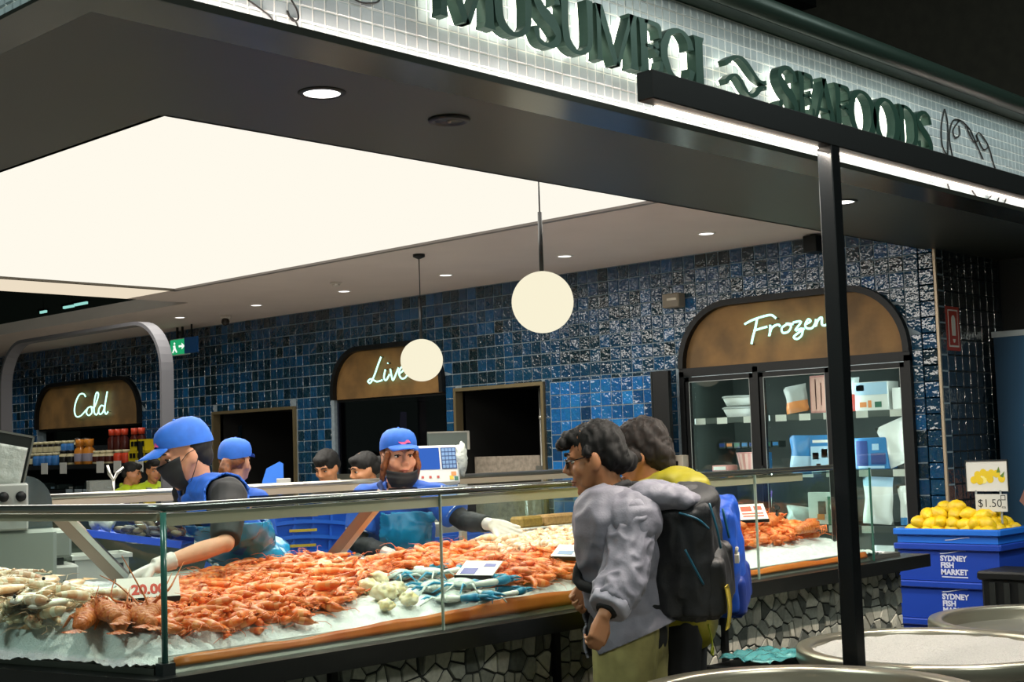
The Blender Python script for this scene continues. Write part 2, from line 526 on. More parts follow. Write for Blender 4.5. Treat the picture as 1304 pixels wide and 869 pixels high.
# ---- ceiling: pale strip beside the wall, dark canopy, hall roof
struct('ceiling', MB().box((6.5, 4.28, 3.0), (WX+.1, 10.9, 3.12)).box((7.15, 10.9, 3.0), (WX+.1, 21, 3.12)), M_ceiling)
struct('trim_4', MB().box((6.45, 4.28, 2.985), (6.5, 10.12, 3.06)), mat('grey_panel_rim', '#8d8580', .5, .3))
struct('trim_5', MB().box((2.5, 10.05, 2.985), (6.5, 10.10, 3.06)), mat('dark_panel_rim', '#6a6358', .5, .3))
# hall roof far above, dark, with its lamps
roof = struct('ceiling_hall', MB().box((-7, -7, 6.6), (14, 24, 6.8)), mat('dark_hall_roof', '#050907', .9))
for i in range(14):
    yy = -5+i*2.1
    put('beam', MB().box((-7, yy, 6.25), (14, yy+.14, 6.6)), mat('dark_roof_beam', '#0b120f', .7), roof)
for qx, qy, ln in ((95, 391, .3), (112, 387, .35), (98, 407, .25), (118, 405, .3), (60, 398, .2)):
    d_ = CR @ V(((qx-652)/1750, -(qy-434.5)/1750, -1)); d_ = EYE + d_*(2.0/d_.z); px, py = d_.x, d_.y
    h = thing('strip_light', 'thin strip light', 'light', (px, py, 3.55), group='strip lights in the dark roof void')
    h['label'] = 'thin teal-white strip light glinting in the dark roof void'
    put('housing', MB().box((-.03, 0, .03), (.03, ln, .06)), M_black, h, world=False)
    put('suspension_wire', MB().tube([(0, ln/2, .06), (0, ln/2, 3.045)], .004, 5), M_black, h, world=False)
    put('tube', MB().box((-.012, .02, 0), (.012, ln-.02, .03)), glow('teal_tube', (.4, .9, .8), .8), h, world=False)

# canopy: soffit ring round the luminous panel
SZ = 2.8
soff = MB()
soff.box((1.92, 3.385, SZ), (10.2, 4.29, SZ+.05))            # front arm
soff.box((1.92, 4.29, SZ), (2.72, 14, SZ+.05))                # left arm
cano = struct('ceiling_canopy', soff, M_soffit)
struct('trim_6', MB().box((2.72, 4.27, SZ), (8.59, 4.29, 3.3)).box((2.70, 4.29, SZ), (2.72, 12, 3.3)).box((8.59, 4.245, SZ+.02), (10.2, 4.29, 3.3)), M_soffit)
tg = MB()                                                     # glossy outer band beyond the shadow groove
tg.box((1.755, 3.17, SZ-.012), (10.2, 3.365, SZ)); tg.box((1.755, 3.365, SZ-.012), (1.905, 14, SZ))
tg.box((1.88, 3.30, SZ+.03), (10.2, 3.385, SZ+.05)); tg.box((1.88, 3.385, SZ+.03), (1.93, 14, SZ+.05))
struct('trim_7', tg, M_trimgloss)
# fascia: white mosaic on a board
fas = struct('wall_fascia', MB().box((1.80, 3.215, SZ), (10.2, 3.30, 3.33)).box((1.80, 3.30, SZ), (1.88, 14, 3.33)), M_white_grout)
FP = .0475
ft = []
for r in range(11):
    for i in range(int(8.4/FP)):
        x0 = 1.80+i*FP; z0 = SZ+.006+r*FP
        ft.append((x0, z0))
def mos(mb, x0, z0):
    a = FP-.004; e = .003; y = 3.215; h = .0026 + random.uniform(-.0004, .0004)
    o = [(x0, z0), (x0+a, z0), (x0+a, z0+a), (x0, z0+a)]
    i_ = [(x0+e, z0+e), (x0+a-e, z0+e), (x0+a-e, z0+a-e), (x0+e, z0+a-e)]
    mb.add([(x, y, z) for x, z in o]+[(x, y-h, z) for x, z in i_], [(4, 5, 6, 7), (0, 1, 5, 4), (1, 2, 6, 5), (2, 3, 7, 6), (3, 0, 4, 7)])
def fseen(t):
    x, y, d = pix((t[0]+.02, 3.21, t[1]+.02)); return -5 < x < 1310 and -5 < y < 870
ft.sort(key=lambda t: (not fseen(t), t[0]))
for t in ft[:300]:
    m = MB(); mos(m, *t); put('mosaic_tile', m, M_mosaic, fas)
m = MB()
for t in ft[300:]: mos(m, *t)
for j in range(int(10/FP)):                                   # the same tiles on the return facing left
    for r in range(11):
        y0 = 3.22+j*FP; z0 = SZ+.006+r*FP; a = FP-.004
        o_ = [(y0, z0), (y0+a, z0), (y0+a, z0+a), (y0, z0+a)]; e = .003
        i_ = [(y0+e, z0+e), (y0+a-e, z0+e), (y0+a-e, z0+a-e), (y0+e, z0+a-e)]
        m.add([(1.80, y, z) for y, z in o_]+[(1.7945, y, z) for y, z in i_], [(7, 6, 5, 4), (4, 5, 1, 0), (5, 6, 2, 1), (6, 7, 3, 2), (7, 4, 0, 3)])
o = put('mosaic_field', m, M_mosaic, fas); o['kind'] = 'stuff'
# thin line drawings of sea creatures on the mosaic
def ink(name, strokes, r=.0045):
    m = MB()
    for s_ in strokes: m.tube([V((x, 3.206, z)) for x, z in [(p.x, p.y) for p in catmull([(a, b, 0) for a, b in s_], 6)]], r, 5)
    put(name, m, mat('ink_black', '#141614', .6), fas)
def fz(px, py):                                               # pixel -> fascia plane
    d = CR @ V(((px-652)/1750, -(py-434.5)/1750, -1)); t = (3.206)/d.y; p = EYE + d*t; return (p.x, p.z)
ink('line_drawing', [[fz(*p) for p in s_] for s_ in (
    [(1203, 139), (1199, 160), (1200, 185), (1206, 198)], [(1203, 139), (1207, 160), (1207, 198)],
    [(1213, 200), (1209, 175), (1213, 155), (1222, 153), (1235, 165), (1244, 185), (1252, 203)],
    [(1222, 153), (1214, 165), (1216, 175), (1222, 172), (1221, 160)],
    [(1230, 160), (1238, 178), (1245, 180), (1244, 172), (1248, 170), (1258, 185), (1265, 208), (1268, 216)],
    [(1243, 172), (1252, 190), (1258, 188)], [(1206, 233), (1213, 250), (1219, 248)], [(1238, 243), (1250, 257), (1262, 250)], [(1272, 252), (1268, 262)], [(1282, 252), (1276, 265)])], .004)
ink('line_drawing', [[fz(*p) for p in s_] for s_ in (
    [(316, 0), (330, 10), (345, 22), (352, 36)], [(371, 0), (378, 12), (380, 24), (372, 26), (366, 14), (368, 20), (378, 30), (380, 44)],
    [(445, -6), (460, 3), (480, 3), (484, -4)])], .003)
# coping along the top
struct('trim_8', MB().box((1.72, 3.13, 3.335), (10.3, 3.36, 3.435)).box((1.72, 3.36, 3.335), (1.95, 14, 3.435)).tube([(1.72, 3.135, 3.385), (10.3, 3.135, 3.385)], .05, 10), M_coping)
# slim light strip at the foot of the mosaic, shining up the tiles
st = thing('light_strip', 'warm white light strip running along the foot of the white mosaic sign fascia', 'light', (1.8, 3.185, SZ+.05))
put('channel', MB().box((1.76, 3.163, SZ-.012), (10.2, 3.169, SZ+.012)), M_trimgloss, st)
put('diffuser', MB().box((1.78, 3.172, SZ+.0005), (10.2, 3.192, SZ+.006)), glow('fascia_led', (1.0, .80, .70), 24.0), st)

# ---- luminous ceiling panel
lum = thing('luminous_ceiling_panel', 'large glowing cream stretch ceiling panel above the seafood counter', 'light', (4.6, 7.2, 3.0))
put('diffuser', MB().box((2.74, 4.30, 3.0), (6.45, 10.05, 3.03)), glow('luminous_membrane', (1.0, .955, .84), 1.0), lum)
put('end_diffuser', MB().box((2.74, 10.10, 3.0), (6.50, 10.9, 3.03)), glow('luminous_membrane_dim', (1.0, .86, .66), .85), lum, label='dimmer warm end panel')
put('backing', MB().box((2.72, 4.29, 3.05), (6.52, 10.92, 3.1)), M_black, lum)

# ---- recessed lights
def downlight(p, r, label, group=None, lit=True):
    t = thing('downlight', label, 'light', p, group=group)
    put('trim_ring', MB().lathe([(r*.86, .002), (r*.88, -.006), (r, -.006), (r*1.12, -.001), (r*1.12, .004)], 0, 0, 24), M_black if not lit or p[2] < 2.9 else mat('white_ring', '#e4ddd6', .4), t, world=False)
    put('lens', MB().lathe([(.0001, -.002), (r*.86, -.002), (r*.86, .004)], 0, 0, 24), glow('lamp_lens', (1.0, .97, .95), 3.0) if lit else mat('speaker_mesh', '#2d2f2b', .5, .4), t, world=False)
    return t
downlight((2.954, 3.67, SZ-.001), .075, 'large lit round downlight in the dark soffit, nearest the camera')
downlight((6.44, 3.67, SZ-.001), .075, 'lit round downlight in the dark soffit beside the black post')
sp = thing('ceiling_speaker', 'unlit round black speaker set in the dark soffit', 'speaker', (3.563, 3.67, SZ-.001))
put('rim', MB().lathe([(.05, -.003), (.062, -.012), (.078, -.01), (.082, .003)], 0, 0, 24), M_black, sp, world=False)
put('grille', MB().lathe([(.0001, -.004), (.058, -.006), (.06, .002)], 0, 0, 24), mat('speaker_mesh', '#2d2f2b', .5, .4), sp, world=False)
put('centre_stud', MB().ball((0, 0, -.006), .009, 8, 6), M_steel2, sp, world=False, label='pale centre stud')
ords = ['first', 'second', 'third', 'fourth', 'fifth', 'sixth']
for i in range(6):
    downlight((7.8, 5.51+i*1.31, 2.999), .06, '%s lit downlight from the right in the pale ceiling strip' % ords[i], 'downlights in the pale ceiling strip')
for (x, y, nm) in ((7.35, 9.0, 'a'), ):
    t = thing('smoke_detector', 'small pale smoke detector on the ceiling strip behind the small globe', 'detector', (x, y, 3.0))
    put('base', MB().lathe([(.05, 0), (.05, -.012), (.045, -.014)], 0, 0, 16), mat('off_white_plastic', '#cfc6bd', .5), t, world=False)
    put('sensor', MB().lathe([(.03, -.013), (.03, -.03), (.02, -.036)], 0, 0, 16), mat('off_white_plastic', '#cfc6bd', .5), t, world=False)
t = thing('security_camera', 'small dark dome security camera hanging below the ceiling near the green exit sign', 'camera', (8.11, 11.7, 3.0))
put('mount', MB().lathe([(.055, 0), (.055, -.03), (.03, -.05)], 0, 0, 16), mat('off_white_plastic', '#cfc6bd', .5), t, world=False)
put('dome', MB().ball((-.02, -.02, -.065), .042, 14, 10), mat('smoked_dome', '#2a2522', .15), t, world=False)

# ---- globe pendants
def pendant(px, py, rad_px, R_, label, anchor_z):
    d = R_*1750/rad_px
    c = at(px, py, d)
    t = thing('globe_pendant', label, 'lamp', (c.x, c.y, anchor_z))
    put('ceiling_rose', MB().lathe([(.045, 0), (.045, -.02), (.012, -.035)], 0, 0, 16), M_black, t, world=False)
    put('cord', MB().tube([(0, 0, -.02), (0, 0, c.z-anchor_z+R_+.30)], .004, 6), M_black, t, world=False)
    put('stem', MB().tube([(0, 0, c.z-anchor_z+R_+.30), (0, 0, c.z-anchor_z+R_-.005)], .011, 8), M_black, t, world=False)
    put('globe', MB().ball((0, 0, c.z-anchor_z), R_, 40, 24), glow('globe_glow', (1.0, .93, .70), .95), t, world=False)
    return t
pendant(691, 385, 39.5, .155, 'large glowing cream globe pendant nearer the camera, in front of the tiles', 3.0)
pendant(537, 459, 27, .155, 'smaller-looking glowing cream globe pendant hanging in front of the Live sign', 3.0)
def onX(px, py, x):
    d = CR @ V(((px-652)/1750, -(py-434.5)/1750, -1)); return EYE + d*(x/d.x)
def onY(px, py, y):
    d = CR @ V(((px-652)/1750, -(py-434.5)/1750, -1)); return EYE + d*(y/d.y)
def onZ(px, py, z):
    d = CR @ V(((px-652)/1750, -(py-434.5)/1750, -1)); return EYE + d*((z-1.55)/d.z)

# ================================================================== the shop sign on the fascia
def ribbon(mb, pts, ws, fn, d0, d1, mi=0, closed=False):
    n = len(pts); L_ = []; R_ = []
    for i in range(n):
        a = pts[(i-1) % n] if (i or closed) else pts[i]; b = pts[(i+1) % n] if (i < n-1 or closed) else pts[i]
        tx, ty = b[0]-a[0], b[1]-a[1]; q = math.hypot(tx, ty) or 1
        nx, ny = -ty/q, tx/q
        L_.append((pts[i][0]+nx*ws[i]/2, pts[i][1]+ny*ws[i]/2)); R_.append((pts[i][0]-nx*ws[i]/2, pts[i][1]-ny*ws[i]/2))
    vs = [fn(*p, d0) for p in L_]+[fn(*p, d0) for p in R_]+[fn(*p, d1) for p in L_]+[fn(*p, d1) for p in R_]
    fs = []
    for i in range(n if closed else n-1):
        j = (i+1) % n
        fs += [(i, j, n+j, n+i), (2*n+i, 3*n+i, 3*n+j, 2*n+j), (i, 2*n+i, 2*n+j, j), (n+i, n+j, 3*n+j, 3*n+i)]
    if not closed: fs += [(0, n, 3*n, 2*n), (n-1, 3*n-1, 4*n-1, 2*n-1)]
    mb.add(vs, fs, mi)
def cr2(pts, k=6): return [(p.x, p.y) for p in catmull([(a, b, 0) for a, b in pts], k)]
def wsmooth(ws, n):
    return [float(np.interp(i/(n-1)*(len(ws)-1), range(len(ws)), ws)) for i in range(n)]
def stem(x, w, a=0, b=1): return [(x-w*.68, a), (x+w*.68, a), (x+w*.5, a+.1), (x+w*.46, .5*(a+b)), (x+w*.5, b-.1), (x+w*.68, b), (x-w*.68, b), (x-w*.5, b-.1), (x-w*.46, .5*(a+b)), (x-w*.5, a+.1)]
def bar2(a, b, w0, w1=None):
    w1 = w1 or w0
    return [(a[0]-w0/2, a[1]), (a[0]+w0/2, a[1]), (b[0]+w1/2, b[1]), (b[0]-w1/2, b[1])]
GLY = {
 'M': [('p', stem(.10, .10)), ('p', bar2((.12, 1), (.47, -.02), .15, .12)), ('p', bar2((.50, -.02), (.86, 1), .08, .09)), ('p', stem(.88, .15))],
 'U': [('r', [(.13, 1), (.13, .7), (.13, .4), (.2, .15), (.5, 0.02), (.8, .15), (.87, .4), (.87, .7), (.87, 1)], [.24, .2, .2, .2, .07, .12, .16, .16, .2])],
 'S': [('r', [(.84, .74), (.78, .92), (.5, .99), (.2, .88), (.17, .72), (.4, .54), (.68, .4), (.84, .22), (.72, .06), (.45, .0), (.2, .06), (.12, .28)], [.2, .1, .07, .15, .2, .24, .24, .2, .14, .07, .1, .22])],
 'E': [('p', stem(.24, .3)), ('r', [(.3, .97), (.7, .96), (.88, .9), (.9, .72)], [.07, .09, .16, .1]), ('r', [(.3, .52), (.6, .53), (.82, .6)], [.06, .08, .14]), ('r', [(.6, .53), (.82, .42)], [.06, .12]), ('r', [(.3, .03), (.7, .04), (.88, .1), (.92, .3)], [.07, .1, .18, .1])],
 'F': [('p', stem(.24, .3)), ('r', [(.3, .97), (.7, .96), (.88, .9), (.9, .72)], [.07, .09, .16, .1]), ('r', [(.3, .52), (.6, .53), (.82, .6)], [.06, .08, .14]), ('r', [(.6, .53), (.82, .42)], [.06, .12])],
 'C': [('r', [(.9, .68), (.84, .86), (.62, .99), (.3, .9), (.13, .66), (.1, .5), (.13, .34), (.3, .1), (.62, .01), (.84, .1), (.92, .3)], [.2, .14, .07, .13, .2, .2, .2, .13, .07, .12, .16])],
 'I': [('p', stem(.5, .62))],
 'A': [('p', bar2((.08, 0), (.52, 1), .1, .14)), ('p', bar2((.86, 0), (.5, 1.02), .24, .2)), ('p', [(.25, .3), (.72, .3), (.7, .37), (.28, .37)]), ('p', [(.0, 0), (.2, 0), (.15, .05), (.06, .05)])],
 'D': [('p', stem(.18, .22)), ('r', [(.2, .97), (.5, .96), (.8, .8), (.88, .5), (.8, .2), (.5, .04), (.2, .03)], [.07, .08, .16, .22, .16, .08, .07])],
}
sign = thing('shop_sign', 'MUSUMECI SEAFOODS in raised dark green letters with glowing edges on the white mosaic fascia', 'sign', (4.75, 3.21, 2.96))
M_sign = mat('dark_green_letter_metal', '#2c4a3f', .38, .35)
M_halo = glow('letter_halo', (1.0, 1.0, .82), 5.5)
def letter(ch, x0, x1, z0, z1):
    def fn(u, v, d): return (x0+u*(x1-x0), 3.209-d, z0+v*(z1-z0))
    def build(mb, d0, d1, k):
        for kind, *a in GLY[ch]:
            if kind == 'p':
                poly = a[0]; cx = sum(p[0] for p in poly)/len(poly)
                if k < 1: poly = [(cx+(p[0]-cx)*k, .5+(p[1]-.5)*.96) for p in poly]
                mb.prism(poly, fn, d0, d1)
            else:
                pts = cr2(a[0], 5); ribbon(mb, pts, [w_*k for w_ in wsmooth(a[1], len(pts))], fn, d0, d1)
    m = MB()
    if ch == 'O':
        pts = [(.5+.42*math.cos(t), .5+.49*math.sin(t)) for t in [2*PI*i/36 for i in range(36)]]
        ws = [.07+.15*abs(math.cos(2*PI*i/36))**1.3 for i in range(36)]
        ribbon(m, pts, ws, fn, .034, .078, closed=True)
        h = MB(); ribbon(h, pts, [q*.7 for q in ws], fn, .022, .0295, closed=True)
    else:
        build(m, .034, .078, 1); h = MB(); build(h, .022, .0295, .7)
    o = put('letter', m, M_sign, sign)
    put('halo_light', h, M_halo, o, label='glowing back edge')
ZB, ZT = 2.957, 3.168
for ch, a, b in zip('MUSUMECI', [3.005, 3.262, 3.455, 3.605, 3.79, 4.045, 4.185, 4.395], [3.275, 3.462, 3.615, 3.79, 4.05, 4.20, 4.405, 4.48]): letter(ch, a, b, ZB, ZT)
for ch, a, b in zip('SEAFOODS', [5.00, 5.165, 5.285, 5.47, 5.60, 5.83, 6.07, 6.25], [5.175, 5.30, 5.49, 5.62, 5.85, 6.08, 6.27, 6.43]): letter(ch, a, b, ZB-.012, ZT-.005)
for zc, x0, x1, amp, ln in ((3.115, 4.63, 4.93, .034, 1.0), (3.035, 4.63, 4.93, .03, 1.5), (2.955, 4.68, 4.94, .026, 2.0)):
    pts = []; ws = []
    for i in range(25):
        t = i/24
        pts.append((x0+(x1-x0)*t, zc+amp*math.sin(2*PI*t*ln*.92-.5)-.02*t))
        ws.append(.010+.014*abs(math.cos(2*PI*t*ln*.92-.2)))
    m = MB(); ribbon(m, pts, ws, lambda u, v, d: (u, 3.209-d, v), .034, .07)
    h = MB(); ribbon(h, pts, [q*.7 for q in ws], lambda u, v, d: (u, 3.209-d, v), .022, .0295)
    o = put('wave', m, M_sign, sign); put('halo_light', h, M_halo, o, label='glowing back edge')

# ================================================================== T-shaped light post in the aisle
PX_, PY_ = 4.12, 2.39
lp = thing('light_post', 'black square T-shaped light post standing among the steel tubs', 'lamp post', (PX_, PY_, 0))
put('foot_plate', MB().box((PX_-.1, PY_-.1, 0), (PX_+.1, PY_+.1, .012)), M_black, lp)
m = MB().box((PX_-.028, PY_-.028, .012), (PX_+.028, PY_+.028, 2.546), bev=.003)
put('post', m, mat('post_black_gloss', '#16191b', .25, .3), lp)
put('beam', MB().box((3.11, PY_-.030, 2.543), (6.6, PY_+.030, 2.628), bev=.003), M_black, lp)
for a, b in ((3.19, PX_-.035), (PX_+.035, 6.55)):
    put('light_strip', MB().box((a, PY_+.018, 2.537), (b, PY_+.029, 2.546)), M_led, lp, label='glowing warm white strip')

# ================================================================== wall units
M_rust = mat('bronze_rust_board', '#8f6c3d', .6, .1, col2='#6b5230', vscale=4, bump=.12, bscale=30)
M_neon = glow('neon_mint', (.50, 1.0, .82), 1.9)
def signboard(root, y0, y1, zb, top, r, x, strokes, ty0, ty1, tz0, tz1):
    """arched board; strokes in unit box mapped to y (ty0 -> ty1, y falls to the right) and z"""
    def arc(i0, i1, o):
        pts = [(i0, zb)]
        for k in range(13):
            a = PI - PI/2*k/12; pts.append((i0+r-o+(r-o)*math.cos(a), top-r+(r-o)*math.sin(a)))
        for k in range(13):
            a = PI/2 - PI/2*k/12; pts.append((i1-r+o+(r-o)*math.cos(a), top-r+(r-o)*math.sin(a)))
        return pts + [(i1, zb)]
    fn = lambda u, v, d: (x+d, u, v)
    put('sign_board', MB().prism(arc(y0+.045, y1-.045, .045), fn, 0, .03), M_rust, root)
    fr = MB()
    outer = arc(y0, y1, 0); inner = arc(y0+.045, y1-.045, .045)
    n = len(outer)
    vs = [fn(*p, -.05) for p in outer]+[fn(*p, -.05) for p in inner]+[fn(*p, .16) for p in outer]+[fn(*p, .0301) for p in inner]
    fs = []
    for i in range(n-1):
        fs += [(i, i+1, n+i+1, n+i), (i, 2*n+i, 2*n+i+1, i+1), (n+i, n+i+1, 3*n+i+1, 3*n+i)]
    fr.add(vs, fs)
    put('arch_frame', fr, M_black, root)
    if strokes:
        nb = MB()
        for s_ in strokes:
            pts = [(x-.035, ty0+(ty1-ty0)*u, tz0+(tz1-tz0)*v) for u, v in cr2(s_, 5)]
            nb.tube(pts, .0085, 6)
        put('neon_word', nb, M_neon, root, label='mint glowing handwritten neon word')
        cl = MB()
        for s_ in strokes:
            for u, v in (s_[0], s_[-1]): cl.tube([(x-.035, ty0+(ty1-ty0)*u, tz0+(tz1-tz0)*v), (x, ty0+(ty1-ty0)*u, tz0+(tz1-tz0)*v)], .004, 5)
        put('neon_clips', cl, M_black, root)['kind'] = 'stuff'
COLD = [[(.36, .86), (.30, 1.0), (.18, .98), (.07, .66), (.03, .3), (.08, .04), (.2, .04), (.32, .2), (.38, .3)],
        [(.52, .42), (.42, .36), (.38, .16), (.45, .04), (.54, .16), (.53, .4), (.6, .36), (.68, .62), (.73, .92), (.68, 1.0), (.62, .7), (.6, .2), (.66, .04), (.72, .14)],
        [(.88, .38), (.8, .42), (.73, .22), (.77, .05), (.86, .16), (.92, .5), (.98, 1.0), (.93, .6), (.9, .2), (.94, .04), (1.0, .14)]]
LIVE = [[(.36, 1.0), (.28, .7), (.18, .3), (.08, .03), (.02, .1), (.1, .18), (.24, .06), (.38, .1)], [(.46, .5), (.42, .2), (.47, .08), (.56, .3)], [(.52, .72), (.53, .74)],
        [(.58, .5), (.62, .12), (.66, .1), (.78, .52)], [(.8, .28), (.9, .42), (.86, .54), (.79, .34), (.83, .12), (.92, .1), (1.0, .24)]]
FROZ = [[(0, .74), (.1, .86), (.25, .96), (.36, .98), (.42, .84)], [(.17, .9), (.14, .55), (.1, .2), (.08, -.04)], [(.12, .46), (.22, .52), (.3, .56)],
        [(.34, .62), (.33, .3), (.32, .22), (.36, .5), (.44, .6), (.47, .52)],
        [(.56, .58), (.49, .46), (.5, .28), (.57, .3), (.61, .5), (.55, .6), (.64, .56)], [(.64, .62), (.74, .62), (.66, .32), (.75, .36), (.74, .12), (.68, .0), (.64, .1), (.78, .36)],
        [(.79, .5), (.86, .6), (.83, .68), (.79, .5), (.81, .36), (.88, .36), (.93, .6)], [(.93, .66), (.92, .4), (.95, .6), (1.0, .7), (1.0, .45), (1.04, .4), (1.1, .52)]]

# ---- Frozen: three-door upright freezer
fz_ = thing('display_freezer', 'black three-door glass freezer under the glowing Frozen sign', 'freezer', (8.9, 5.4, 0))
case = MB().box((9.22, 4.44, .1), (9.26, 6.35, 2.1)).box((8.66, 4.44, .1), (9.22, 4.47, 2.1)).box((8.66, 6.32, .1), (9.22, 6.35, 2.1)).box((8.66, 4.44, 2.07), (9.26, 6.35, 2.12)).box((8.66, 4.44, 0), (9.26, 6.35, .14))
put('cabinet', case, mat('freezer_liner', '#3f4a48', .5), fz_)
fm = MB()
for a, b in ((4.43, 4.475), (5.01, 5.055), (5.645, 5.69), (6.315, 6.36)): fm.box((8.56, a, 0), (8.66, b, 2.1))
fm.box((8.56, 4.43, 2.06), (8.66, 6.36, 2.125)).box((8.56, 4.43, 0), (8.66, 6.36, .24))
put('door_surround', fm, M_black, fz_)
M_coolled = glow('freezer_led', (.85, 1.0, .96), 3.2)
for a, b in ((4.48, 5.005), (5.06, 5.64), (5.695, 6.31)):
    d = MB(); X0, X1 = 8.572, 8.606
    d.box((X0, a, .25), (X1, a+.032, 2.055)).box((X0, b-.032, .25), (X1, b, 2.055)).box((X0, a, 2.02), (X1, b, 2.055)).box((X0, a, .25), (X1, b, .29))
    dr = put('door', d, M_black, fz_)
    put('glass', MB().box((8.585, a+.033, .29), (8.592, b-.033, 2.018)), M_glass, dr)
    put('gasket', MB().box((8.5705, a+.033, .29), (8.5745, a+.036, 2.02)).box((8.5705, b-.036, .29), (8.5745, b-.033, 2.02)).box((8.5705, a+.033, 2.015), (8.5745, b-.033, 2.019)), mat('pale_gasket', '#a9b0ad', .4), dr, label='thin pale gasket line')
    put('handle', MB().tube([(8.555, b-.012, .95), (8.545, b-.012, .97), (8.545, b-.012, 1.35), (8.555, b-.012, 1.37)], .008, 6), M_black, dr)
    put('light_bar', MB().box((8.66, a, 2.045), (8.70, b, 2.06)), M_coolled, fz_, label='white interior light')
SHZ = (1.74, 1.33, .94, .56)
M_wire = mat('grey_wire_shelf', '#5d6462', .4, .6)
for z in SHZ:
    s_ = MB()
    for (a, b) in ((4.48, 5.63), (5.07, 5.63), (5.70, 6.31)): pass
    s_.box((8.655, 4.475, z-.045), (8.665, 6.315, z-.002)).box((9.18, 4.475, z-.02), (9.19, 6.315, z))
    for k in range(46): s_.box((8.66, 4.49+k*.04, z-.008), (9.19, 4.494+k*.04, z-.002))
    sh = put('shelf', s_, M_wire, fz_)
    for y in (4.60, 4.86, 5.12, 5.32, 5.52, 5.80, 6.04, 6.24):
        put('price_tag', MB().box((8.648, y-.045, z-.05), (8.654, y+.045, z-.002)), mat('white_tag', '#e6e8e2', .5), sh)
signboard(fz_, 4.43, 6.36, 2.125, 2.62, .48, 8.60, FROZ, 5.74, 5.09, 2.275, 2.47)

# products standing in the freezer
def pouch(mb, y, x, z, w, h, t=.05, tilt=0, mi=0, mi2=1, split=.5):
    """filled plastic bag: pillow body with crimped top; upper part mi, lower part mi2"""
    for sgn in (-1, 1):
        def fn(u, v, s=sgn):
            e = max(0, 1-(2*u-1)**2)**.55 * max(0, math.sin(PI*min(1, max(0, v*1.02)))**.6 if v < .95 else 0)
            wv = w*(1-.10*math.sin(PI*v)+.04*math.sin(9*v+u*3))
            a = (u-.5)*wv; zz = v*h
            return V((x - s*t*e*(1-.35*v) + .006*math.sin(14*u+9*v)*e, y-(a*math.cos(tilt)+zz*math.sin(tilt)), z+zz*math.cos(tilt)-a*math.sin(tilt)+abs(w*.5*math.sin(tilt))))
        o = len(mb.f); mb.grid(fn, 8, 10, mi)
        for q in range(len(mb.f)-o):
            if (q//8)/10 < split: mb.mi[o+q] = mi2
def carton(name, label, cat, y0, y1, z, h, mats_, dep=.12, x=8.72, face=None, lean=0):
    t = thing(name, label, cat, (x+dep/2, (y0+y1)/2, z))
    put('box', MB().box((x, y0, z), (x+dep, y1, z+h), bev=.004), mats_[0], t)
    if face:
        f = MB(); W_ = y1-y0
        for (u0, u1, v0, v1, mi) in face: f.box((x-.0025, y1-W_*u1, z+h*v0), (x+.0005, y1-W_*u0, z+h*v1), mi)
        put('label', f, mats_[1:], t)
    return t
def bag(name, label, y, z, w, h, m1, m2, split=.5, tilt=0, x=8.75, t=.05):
    o = MB(); pouch(o, y, x, z, w, h, t, tilt, 0, 1, split)
    o_ = put(name, o, [m1, m2]); return tag(o_, label, 'bag')
Mp = lambda n, c, r=.35: mat(n, c, r)
W_ = Mp('pack_white', '#dfe2de'); BL = Mp('pack_blue', '#2f79b5'); LB = Mp('pack_pale_blue', '#a9cbe4'); NV = Mp('pack_navy', '#223c7d'); PK = Mp('pack_pink', '#c98c86'); OR = Mp('pack_orange', '#d98a4f')
GR = Mp('pack_grey', '#a6aaa8'); RD = Mp('pack_red', '#b2463d'); GN = Mp('pack_green', '#2f6a54'); PU = Mp('pack_purple', '#6f4aa0'); SK = Mp('pack_clear', '#b9c6c6', .2)
for k in range(2):
    t = thing('food_tub', ('lower' if k == 0 else 'upper') + ' white lidded tub stacked behind the left freezer door', 'tub', (8.84, 6.0, SHZ[0]+k*.085), group='white tubs in the freezer')
    put('tub', MB().lathe([(.10, 0), (.125, .05), (.128, .062)], 0, 0, 24), W_, t, world=False)
    put('lid', MB().lathe([(.134, .06), (.136, .072), (.12, .078), (.0001, .078)], 0, 0, 24), GR, t, world=False)
t = thing('food_tub', 'pink striped tub on the middle shelf behind the left freezer door', 'tub', (8.82, 5.93, SHZ[1]))
mm = MB()
for k in range(24):
    a0, a1 = 2*PI*k/24, 2*PI*(k+1)/24
    q = lambda a, r, z: (r*math.cos(a), r*math.sin(a), z)
    mm.add([q(a0, .065, 0), q(a1, .065, 0), q(a1, .09, .13), q(a0, .09, .13)], [(0, 1, 2, 3)], k % 2)
put('tub', mm, [PK, Mp('pack_pale_pink', '#dcb6ac')], t, world=False)
put('lid', MB().lathe([(.0001, .13), (.092, .13), (.094, .138), (.0001, .14)], 0, 0, 24), PK, t, world=False)
carton('fish_tray', 'small pink tray lying beside the pink tub in the freezer', 'tray', 6.06, 6.2, SHZ[1], .045, [PK, W_], .14, face=[(.1, .9, .2, .8, 0)])
carton('food_carton', 'slim blue and orange carton at the right edge of the left freezer door', 'carton', 5.72, 5.77, SHZ[1], .135, [BL, W_, OR], .1, face=[(0, 1, .0, .2, 1), (.2, .8, .5, .9, 0)])
bag('snack_bag', 'grey bag with orange nuggets on the top shelf, middle freezer door', 5.43, SHZ[0], .2, .20, GR, OR, .32, -.12)
carton('fish_pack', 'tall pinkish red fillet pack on the top shelf, middle freezer door', 'pack', 5.16, 5.31, SHZ[0], .27, [PK, Mp('pack_fillet', '#d9a79b'), RD], .06, face=[(.08, .92, .05, .95, 0), (.3, .36, .1, .9, 1), (.6, .66, .2, .8, 1)])
bag('frozen_bag', 'bright blue bag with a pale window on the second shelf, middle freezer door', 5.42, SHZ[1], .21, .25, BL, LB, .4, .03)
